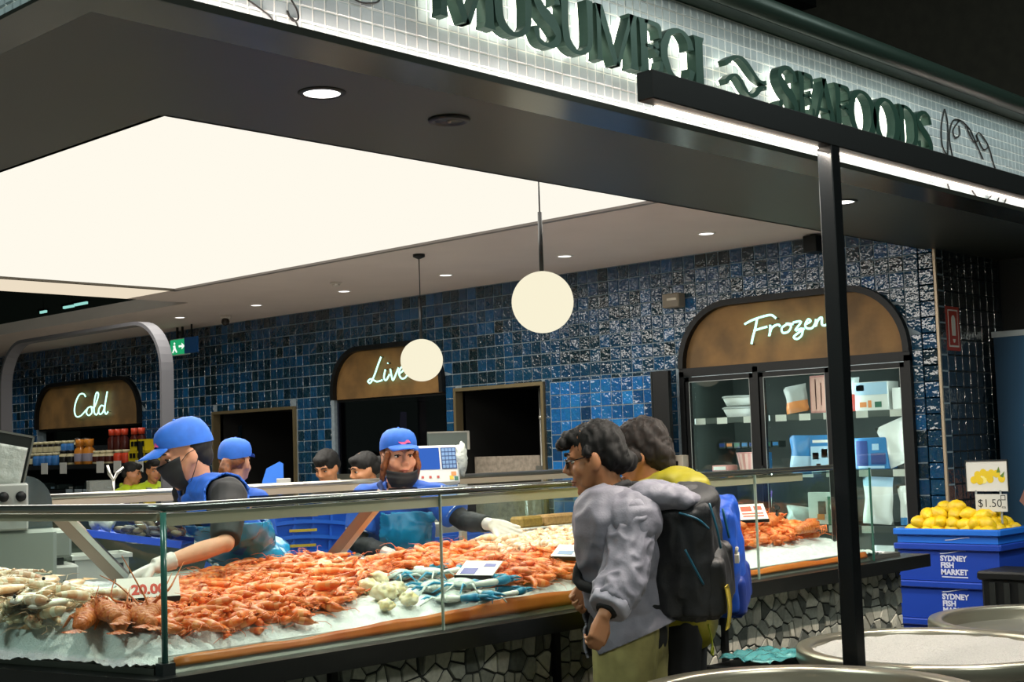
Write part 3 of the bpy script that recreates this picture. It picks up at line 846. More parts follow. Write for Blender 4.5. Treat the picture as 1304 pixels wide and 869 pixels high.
carton('food_carton', 'blue and white speckled box on the second shelf, middle freezer door', 'carton', 5.10, 5.33, SHZ[1], .25, [BL, LB, NV, OR, W_], .13,
       face=[(.02, .98, .02, .68, 0), (.08, .3, .3, .5, 1), (.4, .62, .35, .6, 1), (.66, .95, .2, .5, 1), (.2, .36, .05, .18, 2), (.55, .7, .05, .15, 2), (.1, .9, .78, .86, 3), (.42, .5, .5, .6, 3)])
t = carton('food_carton', 'white card pack with a prawn picture on the third shelf, middle freezer door', 'carton', 5.15, 5.37, SHZ[2], .23, [W_, Mp('pack_dark_oval', '#4a4f4a'), OR, GN], .04,
       face=[(.38, .66, .32, .72, 0), (.34, .6, .14, .32, 1)])
carton('food_carton', 'small green carton beside the white prawn card in the freezer', 'carton', 5.08, 5.2, SHZ[2]+.0, .2, [GN, W_], .05, x=8.70, face=[(.2, .8, .55, .72, 0)])
bag('frozen_bag', 'clear bag with purple top on the third shelf beside the freezer mullion', 5.78, SHZ[2], .14, .24, PU, SK, .75, .12)
bag('frozen_bag', 'limp clear bag lying left of the white prawn card in the freezer', 5.48, SHZ[2], .2, .12, SK, SK, .5, .1)
carton('food_carton', 'white and pale blue carton with a picture on the top shelf, right freezer door', 'carton', 4.69, 4.95, SHZ[0], .2, [W_, LB, GN, OR, BL], .16, face=[(.02, .98, .55, .98, 0), (.6, .8, .1, .3, 1), (.15, .35, .12, .3, 2), (.4, .5, .1, .35, 2), (.06, .3, .7, .9, 3)])
carton('food_carton', 'white carton with navy and red corner on the top shelf, far right', 'carton', 4.50, 4.66, SHZ[0], .15, [W_, NV, RD], .14, face=[(.45, .98, .05, .75, 0), (.6, .95, .15, .35, 1)])
bag('frozen_bag', 'crumpled clear and red bag on the top shelf beside the black post', 4.98, SHZ[0], .12, .24, SK, RD, .45, 0)
carton('food_carton', 'blue box with white corner on the second shelf, right freezer door', 'carton', 4.72, 4.97, SHZ[1], .22, [BL, NV, LB], .14, face=[(.05, .4, .1, .9, 0), (.5, .95, .15, .5, 0), (.1, .9, .02, .1, 1), (.55, .75, .6, .8, 1)])
bag('frozen_bag', 'white and blue plastic bag leaning over on the second shelf, right freezer door', 4.60, SHZ[1], .24, .3, W_, W_, .5, -.35)
bag('frozen_bag', 'big white bag with blue corners on the third shelf, right freezer door', 4.83, SHZ[2], .24, .33, LB, W_, .75, .05, t=.09)
bag('frozen_bag', 'white bag with blue foot at the right end of the third freezer shelf', 4.57, SHZ[2], .18, .27, W_, BL, .2, -.05, t=.08)
for k, y in enumerate((4.58, 4.8, 5.2, 5.42, 5.85, 6.1)):
    bag('frozen_bag', 'pale frozen bag on the bottom freezer shelf behind the seafood counter', y, SHZ[3], .18, .24, SK, W_, .5, .05*(k % 3-1))['group'] = 'bags on the bottom freezer shelf'
for k in range(9):
    o = carton('fish_pack', 'dark flat pack in a row low in the left freezer door', 'pack', 5.74+k*.063, 5.795+k*.063, SHZ[2], .1+.01*(k % 3), [Mp('pack_dark', '#2d3a3a'), GR, SK], .1, face=[(.1, .9, .5, .8, 1)])
    o['group'] = 'dark packs in the left freezer door'
for k in range(8):
    o = carton('fish_pack', 'small dark box in the row under the white tubs in the freezer', 'pack', 5.74+k*.07, 5.80+k*.07, SHZ[1]+.17, .05, [Mp('pack_dark', '#2d3a3a'), [BL, GN, OR, NV][k % 4]], .1, x=8.95, face=[(.1, .9, .3, .8, 0)])
    o['group'] = 'small boxes deep in the freezer'

# ---- Live: arched tank
lv = thing('live_tank', 'dark arched seafood tank under the glowing Live sign', 'tank', (8.9, 9.8, 0))
put('tank_back', MB().box((9.3, 9.0, 0), (9.34, 10.6, 2.1)).box((8.66, 9.0, 0), (9.3, 9.03, 2.1)).box((8.66, 10.57, 0), (9.3, 10.6, 2.1)).box((8.64, 9.0, 2.06), (9.3, 10.6, 2.1)).box((8.62, 9.0, 0), (9.3, 10.6, .85)), M_dark, lv)
put('front_glass', MB().box((8.615, 9.03, .85), (8.63, 10.57, 2.06)), glass_mat('tank_glass', (.55, .55, .62), .8), lv)
put('steel_sill', MB().box((8.57, 9.02, 1.28), (8.61, 10.58, 1.36)), M_steel2, lv)
for y, r, s in ((10.15, .05, .55), (9.35, .035, .3)):
    put('bubble_column', MB().tube([(9.1, y, .9), (9.1, y+.02, 1.5), (9.1, y-.01, 1.95)], [r, r*.9, r*.6], 8), glow('violet_bubble_glow_%d' % int(r*1000), (.62, .5, .9), s*.05), lv, label='bubbles given a violet glow')  # violet light in the tank is put in as the columns' own glow
signboard(lv, 9.0, 10.6, 2.085, 2.585, .42, 8.60, LIVE, 10.05, 9.47, 2.215, 2.46)

# ---- Cold: arch with open shelves in front
cd = thing('cold_cabinet', 'dark arched cold cabinet with the glowing Cold sign', 'cabinet', (8.9, 15.3, 0))
put('back_panel', MB().box((9.2, 14.1, 0), (9.24, 16.6, 2.0)).box((8.62, 14.1, 1.965), (9.2, 16.6, 2.0)).box((8.62, 14.1, 0), (9.2, 16.6, .5)), M_dark, cd)
signboard(cd, 14.1, 16.6, 1.99, 2.56, .45, 8.60, COLD, 15.62, 14.80, 2.11, 2.39)
cd2 = thing('cold_cabinet', 'arched cabinet cut off by the left edge of the photo', 'cabinet', (8.9, 18.5, 0))
put('back_panel', MB().box((9.2, 17.3, 0), (9.24, 19.8, 2.0)).box((8.62, 17.3, 1.965), (9.2, 19.8, 2.0)), M_dark, cd2)
signboard(cd2, 17.3, 19.8, 1.99, 2.56, .45, 8.60, None, 0, 0, 0, 0)

# ---- the two framed openings
def framed(n, y0, y1, top, bottom):
    f = MB()
    for a, b in ((y0, y0+.03), (y1-.03, y1)): f.box((8.57, a, bottom), (8.66, b, top))
    f.box((8.57, y0+.03, top-.03), (8.66, y1-.03, top))
    o = struct('window_%d' % n, f, M_gold)
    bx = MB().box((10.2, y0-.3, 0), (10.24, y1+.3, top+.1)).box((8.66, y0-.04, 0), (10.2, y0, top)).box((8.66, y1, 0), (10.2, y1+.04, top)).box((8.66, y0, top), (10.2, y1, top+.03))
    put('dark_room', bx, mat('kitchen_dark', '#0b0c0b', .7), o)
    return o
w1_ = framed(1, 7.79, 8.88, 2.11, .3)
w2_ = framed(2, 11.2, 12.66, 2.055, .3)
t = thing('partition', 'mottled beige low partition standing inside the framed opening below the globe', 'partition', (8.9, 8.45, 0))
put('panel', MB().box((8.80, 8.06, 0), (8.86, 8.86, 1.49)), mat('beige_stone', '#a59a8b', .7, vary=.35, vscale=25), t)
put('end_post', MB().box((8.78, 7.83, 0), (8.88, 7.95, 1.5)), mat('pale_post', '#b9b5ad', .6), t)
t = thing('steel_pole', 'thin steel pole standing in the framed opening beside the customer', 'pole', (8.74, 7.98, 0))
put('pole', MB().tube([(8.74, 7.98, 0), (8.74, 7.98, 2.07)], .014, 8), M_steel2, t)
put('collar', MB().tube([(8.74, 7.98, 1.80), (8.74, 7.98, 1.83)], .02, 8), M_steel, t)
put('foot', MB().box((8.70, 7.94, 1.35), (8.78, 8.02, 1.40)), M_steel2, t)
put('kitchen_tile', MB().box((8.9, 12.60, 1.0), (8.92, 12.64, 1.9)), M_tile_shaded, w2_)
for k in range(5):
    o = MB().tube([(9.6, 12.55-k*.13, 1.72), (9.6, 12.55-k*.13, 1.56)], .006, 6).ball((9.6, 12.55-k*.13, 1.54), (.012, .02, .03), 8, 6)
    tag(put('ladle', o, M_steel), 'steel ladle hanging in the row inside the left framed opening', 'ladle', 'hanging ladles')

# ---- small fittings on the wall
t = thing('exit_sign', 'green exit sign with white running figure and arrow hung below the ceiling', 'sign', (8.38, 12.95, 2.9))
put('box', MB().box((8.36, 12.79, 2.69), (8.40, 13.12, 2.87)), mat('exit_case', '#dfe6df', .4), t)
put('panel', MB().box((8.352, 12.80, 2.70), (8.36, 13.11, 2.86)), glow('exit_green', (.02, .42, .16), .8), t)
pg = MB(); ex = lambda u, v, d: (8.352-d, 13.10-u*.29, 2.70+v*.16)
pg.prism([(.55, .46), (.75, .46), (.75, .3), (.95, .52), (.75, .75), (.75, .6), (.55, .6)], ex, 0, .003)
pg.prism([(.2, .75), (.26, .85), (.32, .75), (.26, .66)], ex, 0, .003).prism([(.16, .6), (.3, .64), (.34, .4), (.44, .15), (.38, .1), (.27, .32), (.16, .1), (.1, .14), (.2, .42)], ex, 0, .003)
put('pictogram', pg, glow('exit_white', (.9, 1, .9), 1.0), t)
put('hanger', MB().box((8.37, 12.9, 2.87), (8.39, 12.92, 3.0)), M_black, t); put('hanger', MB().box((8.37, 13.0, 2.87), (8.39, 13.02, 3.0)), M_black, t)
t = thing('hanging_sign', 'plain blue sign panel beside the green exit sign', 'sign', (8.3, 12.6, 2.9))
put('panel', MB().box((8.29, 12.50, 2.69), (8.31, 12.74, 2.86)), mat('sign_blue', '#1c5fa8', .4), t)
put('hanger', MB().box((8.295, 12.6, 2.86), (8.305, 12.62, 3.0)), M_black, t)
t = thing('emergency_light', 'small grey box light fixed on the tiles left of the Frozen arch', 'light', (8.55, 6.38, 2.65))
put('housing', MB().box((8.50, 6.29, 2.60), (8.59, 6.45, 2.71), bev=.008), mat('warm_grey_plastic', '#857c6d', .5), t)
put('slot', MB().box((8.497, 6.31, 2.655), (8.50, 6.40, 2.672)), mat('pale_lens', '#cfc7b4', .3), t)
t = thing('wall_box', 'small black box speaker hung under the end of the pale ceiling', 'speaker', (8.5, 5.1, 2.9))
put('box', MB().box((8.44, 5.03, 2.87), (8.58, 5.14, 2.99), bev=.006), M_black, t)
put('bracket', MB().box((8.48, 5.07, 2.99), (8.53, 5.10, 3.0)), M_black, t)
t = thing('narrow_screen', 'tall narrow black panel standing beside the tiled door', 'panel', (8.45, 6.44, 0))
put('board', MB().box((8.42, 6.36, 0), (8.46, 6.52, 2.11)), M_black, t)
put('edge_strip', MB().box((8.415, 6.515, 0), (8.465, 6.525, 2.11)), M_darksteel, t)
t = thing('socket_box', 'small cream switch box on the tiles left of the freezer', 'switch', (8.55, 6.42, 1.42))
o = onX(862, 590, 8.5)
put('box', MB().box((8.50, o.y-.055, o.z-.06), (8.59, o.y+.055, o.z+.06), bev=.006), mat('cream_plastic', '#b7ad9d', .5), t)
put('toggle', MB().box((8.494, o.y-.012, o.z-.02), (8.50, o.y+.012, o.z+.015)), M_black, t)
t = thing('fire_sign', 'small red and white fire extinguisher sign on the dark tiled return', 'sign', (8.8, 4.22, 2.26))
fs_ = lambda u, v, d: (8.715+u*.19, 4.231-d, 2.12+v*.30)
put('plate', MB().prism([(0, 0), (1, 0), (1, 1), (0, 1)], fs_, 0, .004), mat('fire_red', '#a93a2c', .5), t)
put('emblem', MB().prism([(.12, .08), (.88, .08), (.88, .93), (.12, .93)], fs_, .004, .005).prism([(.17, .12), (.83, .12), (.83, .9), (.17, .9)], fs_, .005, .006, 1).prism([(.36, .34), (.64, .34), (.64, .72), (.56, .8), (.44, .8), (.36, .72)], fs_, .006, .008)
    .prism([(.46, .18), (.54, .18), (.6, .26), (.4, .26)], fs_, .006, .008), [mat('fire_white', '#d9d4c8', .5), mat('fire_red', '#a93a2c', .5)], t)

# ---- steel gantry arch over the back bench
gx = 6.0; gy0, gy1, gz = 12.2, 9.46, 2.68
g = thing('steel_arch', 'grey steel arch with rounded corners over the left back bench', 'arch', (gx, (gy0+gy1)/2, 0))
rr = .42
path = [(gy1, 0.02), (gy1, 1.6), (gy1, gz-rr)] + [(gy1+rr-rr*math.cos(a), gz-rr+rr*math.sin(a)) for a in [PI/2*k/10 for k in range(1, 11)]]
path += [(gy0-rr, gz)] + [(gy0-rr+rr*math.sin(a), gz-rr+rr*math.cos(a)) for a in [PI/2*k/10 for k in range(1, 11)]] + [(gy0, 1.6), (gy0, .02)]
mb = MB(); n = len(path); vs = []
for i in range(n):
    a = path[max(i-1, 0)]; b = path[min(i+1, n-1)]; tx, tz = b[0]-a[0], b[1]-a[1]; q = math.hypot(tx, tz); nx, nz = -tz/q, tx/q
    for s_, xx in ((.0, -.055), (.0, .055), (.03, .055), (.03, -.055)): vs.append((gx+xx, path[i][0]-nx*s_, path[i][1]-nz*s_))
fs = []
for i in range(n-1):
    for j in range(4):
        fs.append((i*4+j, i*4+(j+1) % 4, i*4+4+(j+1) % 4, i*4+4+j))
mb.add(vs, fs + [(0, 3, 2, 1), (4*n-4, 4*n-3, 4*n-2, 4*n-1)])
put('arch_band', mb, mat('arch_grey_steel', '#616166', .5, .4), g)
for y in (gy1, gy0): put('base_plate', MB().box((gx-.09, y-.08, 0), (gx+.09, y+.08, .02)), M_steel2, g)
# ================================================================== the seafood counter
def xl(y): return 2.06 - .22*(y-3.33)
cn = thing('seafood_counter', 'long glass-fronted seafood counter faced in grey broken-stone mosaic', 'counter', (4.2, 3.9, 0))
carc = MB()
def quadbox(mb, pts, z0, z1, mi=0):
    n = len(pts)
    mb.add([(x, y, z0) for x, y in pts]+[(x, y, z1) for x, y in pts], [tuple(range(n-1, -1, -1)), tuple(range(n, 2*n))]+[(i, (i+1) % n, n+(i+1) % n, n+i) for i in range(n)], mi)
quadbox(carc, [(2.09, 3.42), (6.38, 3.42), (6.38, 4.62), (3.0, 4.62), (2.75, 4.85), (2.75, 5.1), (1.72, 5.1)], .1, .90)
put('carcass', carc, mat('counter_backing', '#2b2d2b', .8), cn)
kk = MB(); quadbox(kk, [(2.12, 3.47), (6.34, 3.47), (6.34, 4.55), (2.0, 4.55)], 0, .1); put('kick_plinth', kk, M_black, cn)
led = MB(); quadbox(led, [(2.05, 3.31), (6.50, 3.31), (6.50, 3.46), (2.10, 3.46), (1.76, 5.12), (1.63, 5.12)], .895, .957)
put('ledge', led, mat('black_stone_ledge', '#141616', .3, vary=.2, vscale=30), cn)
dk = MB(); quadbox(dk, [(2.10, 3.40), (6.36, 3.40), (6.36, 4.64), (3.0, 4.64), (2.76, 4.87), (2.76, 5.12), (1.72, 5.12)], .957, .975)
put('steel_deck', dk, M_steel2, cn)
# mosaic facing of broken stone
S0, S1, T0, T1 = 2.10, 6.38, .22, .892
cell = .052; seeds = []
rng = random.Random(3)
nx_, nz_ = int((S1-S0)/cell), int((T1-T0)/cell)
for i in range(-1, nx_+2):
    for k in range(-1, nz_+2):
        if rng.random() < .20: continue
        seeds.append((S0+(i+.5+rng.uniform(-.46, .46))*cell, T0+(k+.5+rng.uniform(-.46, .46))*cell*1.08))
posts_x = [onY(430, 855, 3.38).x, onY(715, 830, 3.38).x, onY(929, 800, 3.38).x]
bins = {}
for s_ in seeds: bins.setdefault((int(s_[0]/cell), int(s_[1]/cell)), []).append(s_)
stones = []
for s_ in seeds:
    poly = [(s_[0]-.2, s_[1]-.2), (s_[0]+.2, s_[1]-.2), (s_[0]+.2, s_[1]+.2), (s_[0]-.2, s_[1]+.2)]
    bi, bk = int(s_[0]/cell), int(s_[1]/cell)
    for a in range(-3, 4):
        for b in range(-3, 4):
            for q in bins.get((bi+a, bk+b), ()):
                if q is s_: continue
                dx, dz = q[0]-s_[0], q[1]-s_[1]; L_ = math.hypot(dx, dz)
                poly = clip_poly(poly, dx/L_, dz/L_, (dx*(s_[0]+q[0])/2+dz*(s_[1]+q[1])/2)/L_ - .0035)
                if len(poly) < 3: break
            if len(poly) < 3: break
        if len(poly) < 3: break
    for nx, ny, c in ((1, 0, S1), (-1, 0, -S0), (0, 1, T1), (0, -1, -T0)):
        if len(poly) >= 3: poly = clip_poly(poly, nx, ny, c)
    for px_ in posts_x:
        if len(poly) < 3: break
        poly = clip_poly(poly, 1, 0, px_-.014) if s_[0] < px_ else clip_poly(poly, -1, 0, -px_-.014)
    if len(poly) < 3: continue
    ar = abs(sum(poly[i][0]*poly[(i+1) % len(poly)][1]-poly[(i+1) % len(poly)][0]*poly[i][1] for i in range(len(poly))))/2
    if ar < 2e-4: continue
    stones.append(poly)
M_stone = [mat('stone_pale', '#c4c1b2', .45, vary=.2, vscale=60, rnd=.3), mat('stone_mid', '#97988d', .5, vary=.25, vscale=60, rnd=.25), mat('stone_dark', '#5d605a', .5, vary=.3, vscale=50, rnd=.2)]
def stone(mb, poly, mi=0):
    d = rng.uniform(.004, .008); cx = sum(p[0] for p in poly)/len(poly); cz = sum(p[1] for p in poly)/len(poly); n = len(poly)
    vs = [(x, 3.42, z) for x, z in poly]+[(cx+(x-cx)*.93, 3.42-d, cz+(z-cz)*.93) for x, z in poly]
    mb.add(vs, [tuple(range(n, 2*n))]+[(i, (i+1) % n, n+(i+1) % n, n+i) for i in range(n)], mi)
def sseen(p):
    x, y, d = pix((p[0][0], 3.41, p[0][1])); return 0 < x < 1304 and y < 869 and not (740 < x < 905) and not (1062 < x < 1100)
stones.sort(key=lambda p: (not sseen(p), p[0][0]))
for p in stones[:300]:
    m = MB(); stone(m, p); put('stone', m, M_stone[rng.choice((0, 0, 0, 1, 1, 2))], cn)
m = MB()
for p in stones[300:]: stone(m, p, rng.choice((0, 0, 0, 1, 1, 2)))
o = put('stone_field', m, M_stone, cn); o['kind'] = 'stuff'
for px_ in posts_x: put('facing_post', MB().box((px_-.013, 3.395, .1), (px_+.013, 3.43, .895)), M_black, cn)
put('kick_strip', MB().box((2.09, 3.405, .1), (6.38, 3.425, .22)), M_black, cn)
# glass front
GJ = [2.124, 3.18, 4.12, 5.055, 6.045]
for a, b in zip(GJ, GJ[1:]):
    put('glass_pane', MB().box((a+.004, 3.366, .957), (b-.004, 3.376, 1.405)), M_glass, cn)
    put('pane_edge', MB().box((b-.004, 3.366, .957), (b+.001, 3.376, 1.405)), mat('pale_glass_edge', '#8f9d92', .2) if b < 6 else M_glassedge, cn)
put('corner_post', MB().tube([(2.118, 3.371, .957), (2.118, 3.371, 1.405)], .009, 8), M_glassedge, cn)
put('corner_foot', MB().box((2.100, 3.352, .957), (2.14, 3.39, .99)), M_darksteel, cn)
eg = MB(); quadbox(eg, [(2.112, 3.376), (2.122, 3.376), (1.74, 5.1), (1.73, 5.1)], .957, 1.405); put('glass_pane', eg, M_glass, cn)
put('glass_pane', MB().box((6.035, 3.38, .957), (6.045, 4.6, 1.405)), M_glass, cn)
cg = MB(); quadbox(cg, [(2.12, 3.385), (5.75, 3.385), (5.75, 4.45), (1.90, 4.45)], 1.392, 1.400); put('glass_top', cg, M_glass, cn)
rl = MB().tube([(1.74, 5.1, 1.417), (2.10, 3.42, 1.417), (2.13, 3.371, 1.417), (5.75, 3.371, 1.417)], .0125, 10)
put('rail', rl, mat('rail_steel', '#858a86', .22, .9), cn)
rb = MB(); quadbox(rb, [(2.13, 3.378), (5.45, 3.378), (5.45, 3.386), (2.14, 3.386)], 1.365, 1.400); quadbox(rb, [(2.115, 3.40), (2.125, 3.40), (1.75, 5.1), (1.74, 5.1)], 1.380, 1.402)
put('rail_band', rb, mat('warm_steel_band', '#b9ab95', .4, .35), cn)
def strut(a, b, w):
    a, b = V(a), V(b); t = (b-a).normalized(); s_ = t.cross(V((0.7, 0.7, 0))).normalized(); k = t.cross(s_)
    m = MB(); n = 4
    ring = lambda p: [p+s_*w+k*.012, p-s_*w+k*.012, p-s_*w-k*.012, p+s_*w-k*.012]
    m.add(ring(a)+ring(b), [(0, 1, 2, 3), (7, 6, 5, 4)]+[(i, 4+i, 4+(i+1) % 4, (i+1) % 4) for i in range(4)])
    m.add([p+k*.014 for p in (a+s_*w, a+s_*w*.35, b+s_*w*.35, b+s_*w)]+[p+k*.0145 for p in (a+s_*w, a+s_*w*.35, b+s_*w*.35, b+s_*w)], [(0, 1, 2, 3), (7, 6, 5, 4), (0, 4, 5, 1), (1, 5, 6, 2), (2, 6, 7, 3), (3, 7, 4, 0)], 1)
    put('canopy_strut', m, [mat('warm_steel_strut', '#877668', .5, .3), M_steel], cn)
strut(at(72, 652, 5.0), at(158, 740, 5.1), .03)
strut(at(488, 630, 5.55), at(418, 718, 5.7), .03)
# steel apron inside the glass; orange strip painted as the prawns' reflection in it
ap = MB()
ap.add([(2.13, 3.385, .957), (6.03, 3.385, .957), (6.03, 3.405, 1.0), (2.13, 3.405, 1.0), (2.13, 3.425, .957), (6.03, 3.425, .957), (6.03, 3.425, 1.0), (2.13, 3.425, 1.0)],
       [(0, 1, 2, 3), (3, 2, 6, 7), (5, 4, 7, 6), (0, 4, 5, 1), (0, 3, 7, 4), (1, 5, 6, 2)])
put('steel_apron', ap, M_steel2, cn)
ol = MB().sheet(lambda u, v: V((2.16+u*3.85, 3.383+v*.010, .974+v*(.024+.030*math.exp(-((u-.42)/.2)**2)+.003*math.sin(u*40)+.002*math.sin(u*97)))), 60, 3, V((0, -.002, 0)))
put('orange_reflection', ol, mat('orange_reflection', '#b4561d', .35, col2='#c87430', vscale=6), cn)

# ---- crushed ice
def sstep(a, b, x):
    t = min(1, max(0, (x-a)/(b-a))); return t*t*(3-2*t)
def ymax(x): return 5.06 - .42*sstep(2.6, 3.05, x)
def zice(x, y):
    z = .988 + .052*sstep(3.40, 3.56, y) + .062*sstep(3.45, 4.7, y)
    z += .035*sstep(3.5, 3.9, y)*(1-sstep(4.2, 4.7, y))*(.6+.4*math.sin(x*3.1+1))
    z += .075*math.exp(-((x-5.85)/.35)**2-((y-4.12)/.28)**2)
    e = (x-xl(y)-.03)/.16
    z = .985 + (z-.985)*sstep(0, 1, e)*(1-sstep(6.05, 6.2, x))
    e2 = ymax(x)-y
    z -= .05*(1-sstep(0, .1, e2))
    z += .016*noise.noise(V((x*7, y*7, 0))) + .008*noise.noise(V((x*23, y*23, 3)))
    return z
ice = MB()
NX, NY = 380, 130
def icev(u, v):
    y0 = 3.395; x = xl(3.4)+.02 + u*(6.22-xl(3.4)-.02)
    y = y0 + v*(ymax(x)-y0)
    x = x + (xl(y)-xl(3.4))*(1-u)
    j = .007*noise.noise(V((x*60, y*60, 9))) + .005*noise.noise(V((x*85, y*85, 5)))
    return V((x, y, zice(x, y)+j))
ice.grid(icev, NX, NY)
M_ice = mat('crushed_ice', '#d3d6d5', .28, bump=.5, bscale=160, sss=.25)
MATS['crushed_ice'].node_tree.nodes['Principled BSDF'].inputs['Subsurface Radius'].default_value = (.02, .022, .025)
o = put('crushed_ice', ice, M_ice); tag(o, 'bed of white crushed ice under the seafood on the counter', 'ice'); o['kind'] = 'stuff'

# ---- seafood prototypes
def prawn_mesh(name, seed, mats_, L_=.105, curl=2.6, rmax=.0155):
    r = random.Random(seed); m = MB(); n = 11; k = 7
    rad = L_/curl; sp = []; rs = []
    for i in range(n):
        t = i/(n-1); a = -curl/2+curl*t
        sp.append(V((rad*math.sin(a), rad*math.cos(a)-rad*.6, 0)))
        q = [.45, .8, 1, 1.02, .98, .95, .86, .76, .62, .5, .28][i]
        rs.append(rmax*q*(1 if i % 2 else .96))
    m.tube(sp, rs, k, 0)
    for f in range(len(m.f)): 
        if (f//k) % 3 == 2: m.mi[f] = 1
    # rostrum and antennae
    d = (sp[0]-sp[1]).normalized()
    m.tube([sp[0], sp[0]+d*.02+V((0, .004, .002))], [.004, .0008], 4, 0)
    for s_ in (-1, 1):
        m.tube([sp[0]+V((0, 0, .003*s_)), sp[0]+d*.03+V((-.01, .006*s_, .012)), sp[0]+d*.035+V((-.03, .014*s_, .006)), sp[0]+d*.02+V((-.05, .02*s_+r.uniform(-.01, .01), .0))], [.0012, .0010, .0008, .0005], 3, 0, cap=False) if s_ > 0 or seed % 2 else None
    for i in range(2, 6):
        c = V((0, -rad*.6, 0)); inn = (c-sp[i]).normalized()
        m.tube([sp[i]+inn*rs[i]*.8, sp[i]+inn*(rs[i]+.012)+V((.004, 0, .004)), sp[i]+inn*(rs[i]+.018)+V((.01, 0, -.003))], [.0018, .0014, .0008], 3, 0, cap=False)
    e = sp[-1]; d = (sp[-1]-sp[-2]).normalized(); n2 = V((0, 0, 1)).cross(d)
    for a in (-.55, 0, .55):
        q = d*math.cos(a)+n2*math.sin(a); w_ = V((0, 0, 1)).cross(q)*.005
        m.add([e, e+q*.014+w_, e+q*.024, e+q*.014-w_, e+q*.014+V((0, 0, .003))], [(0, 3, 4), (3, 2, 4), (2, 1, 4), (1, 0, 4), (0, 1, 2, 3)], 0)
    me = m.mesh(name)
    for q in mats_: me.materials.append(q)
    return me
M_pr = [mat('cooked_prawn', '#d4571b', .3, col2='#e27c38', vscale=50, rnd=.22, sss=.04), mat('cooked_prawn_band', '#e38c50', .32, rnd=.15)]
M_raw = [mat('raw_prawn', '#cdbd9c', .25, col2='#c08a5e', vscale=22, rnd=.25), mat('raw_prawn_band', '#d8cbb0', .28, rnd=.1)]
M_bug = [mat('pale_scampi', '#d99f74', .3, col2='#dcc0a4', vscale=50, rnd=.15), mat('pale_scampi_band', '#dcc8b4', .3)]
PRAWN = [prawn_mesh('prawn', s_, M_pr, L_, c) for s_, L_, c in ((1, .135, 2.4), (2, .14, 1.6), (3, .13, 3.0), (4, .145, 1.0))]
RAW = [prawn_mesh('raw_prawn', s_, M_raw, L_, c, .016) for s_, L_, c in ((1, .15, 1.2), (2, .16, .7))]
BUG = [prawn_mesh('pale_scampi', s_, M_bug, L_, c, .019) for s_, L_, c in ((1, .11, 1.0), (2, .12, 1.6))]

def region(px, py):
    """which kind of seafood the photo shows heaped here"""
    if px > 890:
        return 'right'
    if px < 235 and py > 0:
        lim = 800 if px < 100 else 792 + (px-100)*.12
        if 95 < px and py > 770 - (px-95)*.12 and px < 215: return 'lobster'
        if px < 150 and 742 < py < lim: return 'raw' if (py > 762 or px < 30) else 'ice'
        if px < 205: return 'ice'
    lo = np.interp(px, [205, 300, 380, 430, 470, 500, 560, 640, 745, 760], [808, 806, 786, 772, 742, 736, 726, 752, 728, 722])
    hi = np.interp(px, [205, 240, 300, 345, 400, 480, 500, 560, 640, 745], [758, 740, 728, 716, 714, 716, 712, 702, 690, 676])
    if py < hi or py > lo: return 'ice'
    if px > 615 and py < 706 - (px-615)*.06 + 4: return 'bug'
    if 400 < px < 450 and py < 740 and (px*7 + py*13) % 10 < 5: return 'cream'
    return 'prawn'
cand = []
r5 = random.Random(11)
ny = 0
x = 1.75
while x < 6.12:
    y = 3.48
    while y < 5.0:
        X = x+r5.uniform(-.025, .025); Y = y+r5.uniform(-.02, .02)
        if Y < ymax(X)-.04 and X > xl(Y)+.1:
            z = zice(X, Y); px, py, d = pix((X, Y, z+.02)); cand.append((d, X, Y, z, region(px, py), px, py))
        y += .043
    x += .05
cand.sort()
def place_mesh(me, X, Y, z, yaw, pitch=0, roll=0, s_=1):
    return Matrix.Translation((X, Y, z)) @ Matrix.Rotation(yaw, 4, 'Z') @ Matrix.Rotation(pitch, 4, 'X') @ Matrix.Rotation(roll, 4, 'Y') @ Matrix.Scale(s_, 4)
rest = {}
def scatter(kind, protos, label, group, mats_, limit, lift=.016, layers=2):
    n = 0
    for (d, X, Y, z, k, px, py) in cand:
        if k != kind: continue
        for q in range(layers):
            yaw = r5.gauss(.2, .9) if r5.random() < .8 else r5.uniform(0, 6.28)
            M_ = place_mesh(None, X+r5.uniform(-.02, .02)*q, Y+r5.uniform(-.02, .02)*q, z+lift+q*.018+r5.uniform(-.004, .006), yaw, r5.uniform(-.35, .35), r5.uniform(-.3, .3), r5.uniform(.88, 1.15))
            me = r5.choice(protos)
            cand2.append((d-q*.15, kind, me, M_, label, group, mats_))
cand2 = []
scatter('prawn', PRAWN, 'cooked orange prawn in the big orange heap on the counter ice', 'cooked prawns on the counter', M_pr, 300)
scatter('right', PRAWN, 'cooked orange prawn in the pile at the right end of the counter', 'cooked prawns at the right end', M_pr, 300)
scatter('raw', RAW, 'pale raw prawn in the grey heap at the left end of the counter', 'raw prawns at the left end', M_raw, 300)
scatter('bug', BUG, 'pale pinkish scampi near the back edge of the ice', 'pale scampi at the back of the ice', M_bug, 300)
cand2.sort(key=lambda c: c[0])
cnt = {}
joined = {}
LIM = {'prawn': 240, 'right': 60, 'raw': 140, 'bug': 80}
for d, kind, me, M_, label, group, mats_ in cand2:
    if kind == 'right':
        px, py, _ = pix(M_.translation)
        if M_.translation.y < 3.66 or M_.translation.x > 6.0 or M_.translation.x < 5.2: continue
    cnt[kind] = cnt.get(kind, 0)+1
    if cnt[kind] <= LIM[kind]:
        o = bpy.data.objects.new(me.name.split('.')[0], me); C.objects.link(o); o.matrix_world = M_
        tag(o, label, 'prawn' if kind != 'bug' else 'scampi', group)
    else: joined.setdefault(kind, []).append((me, M_))
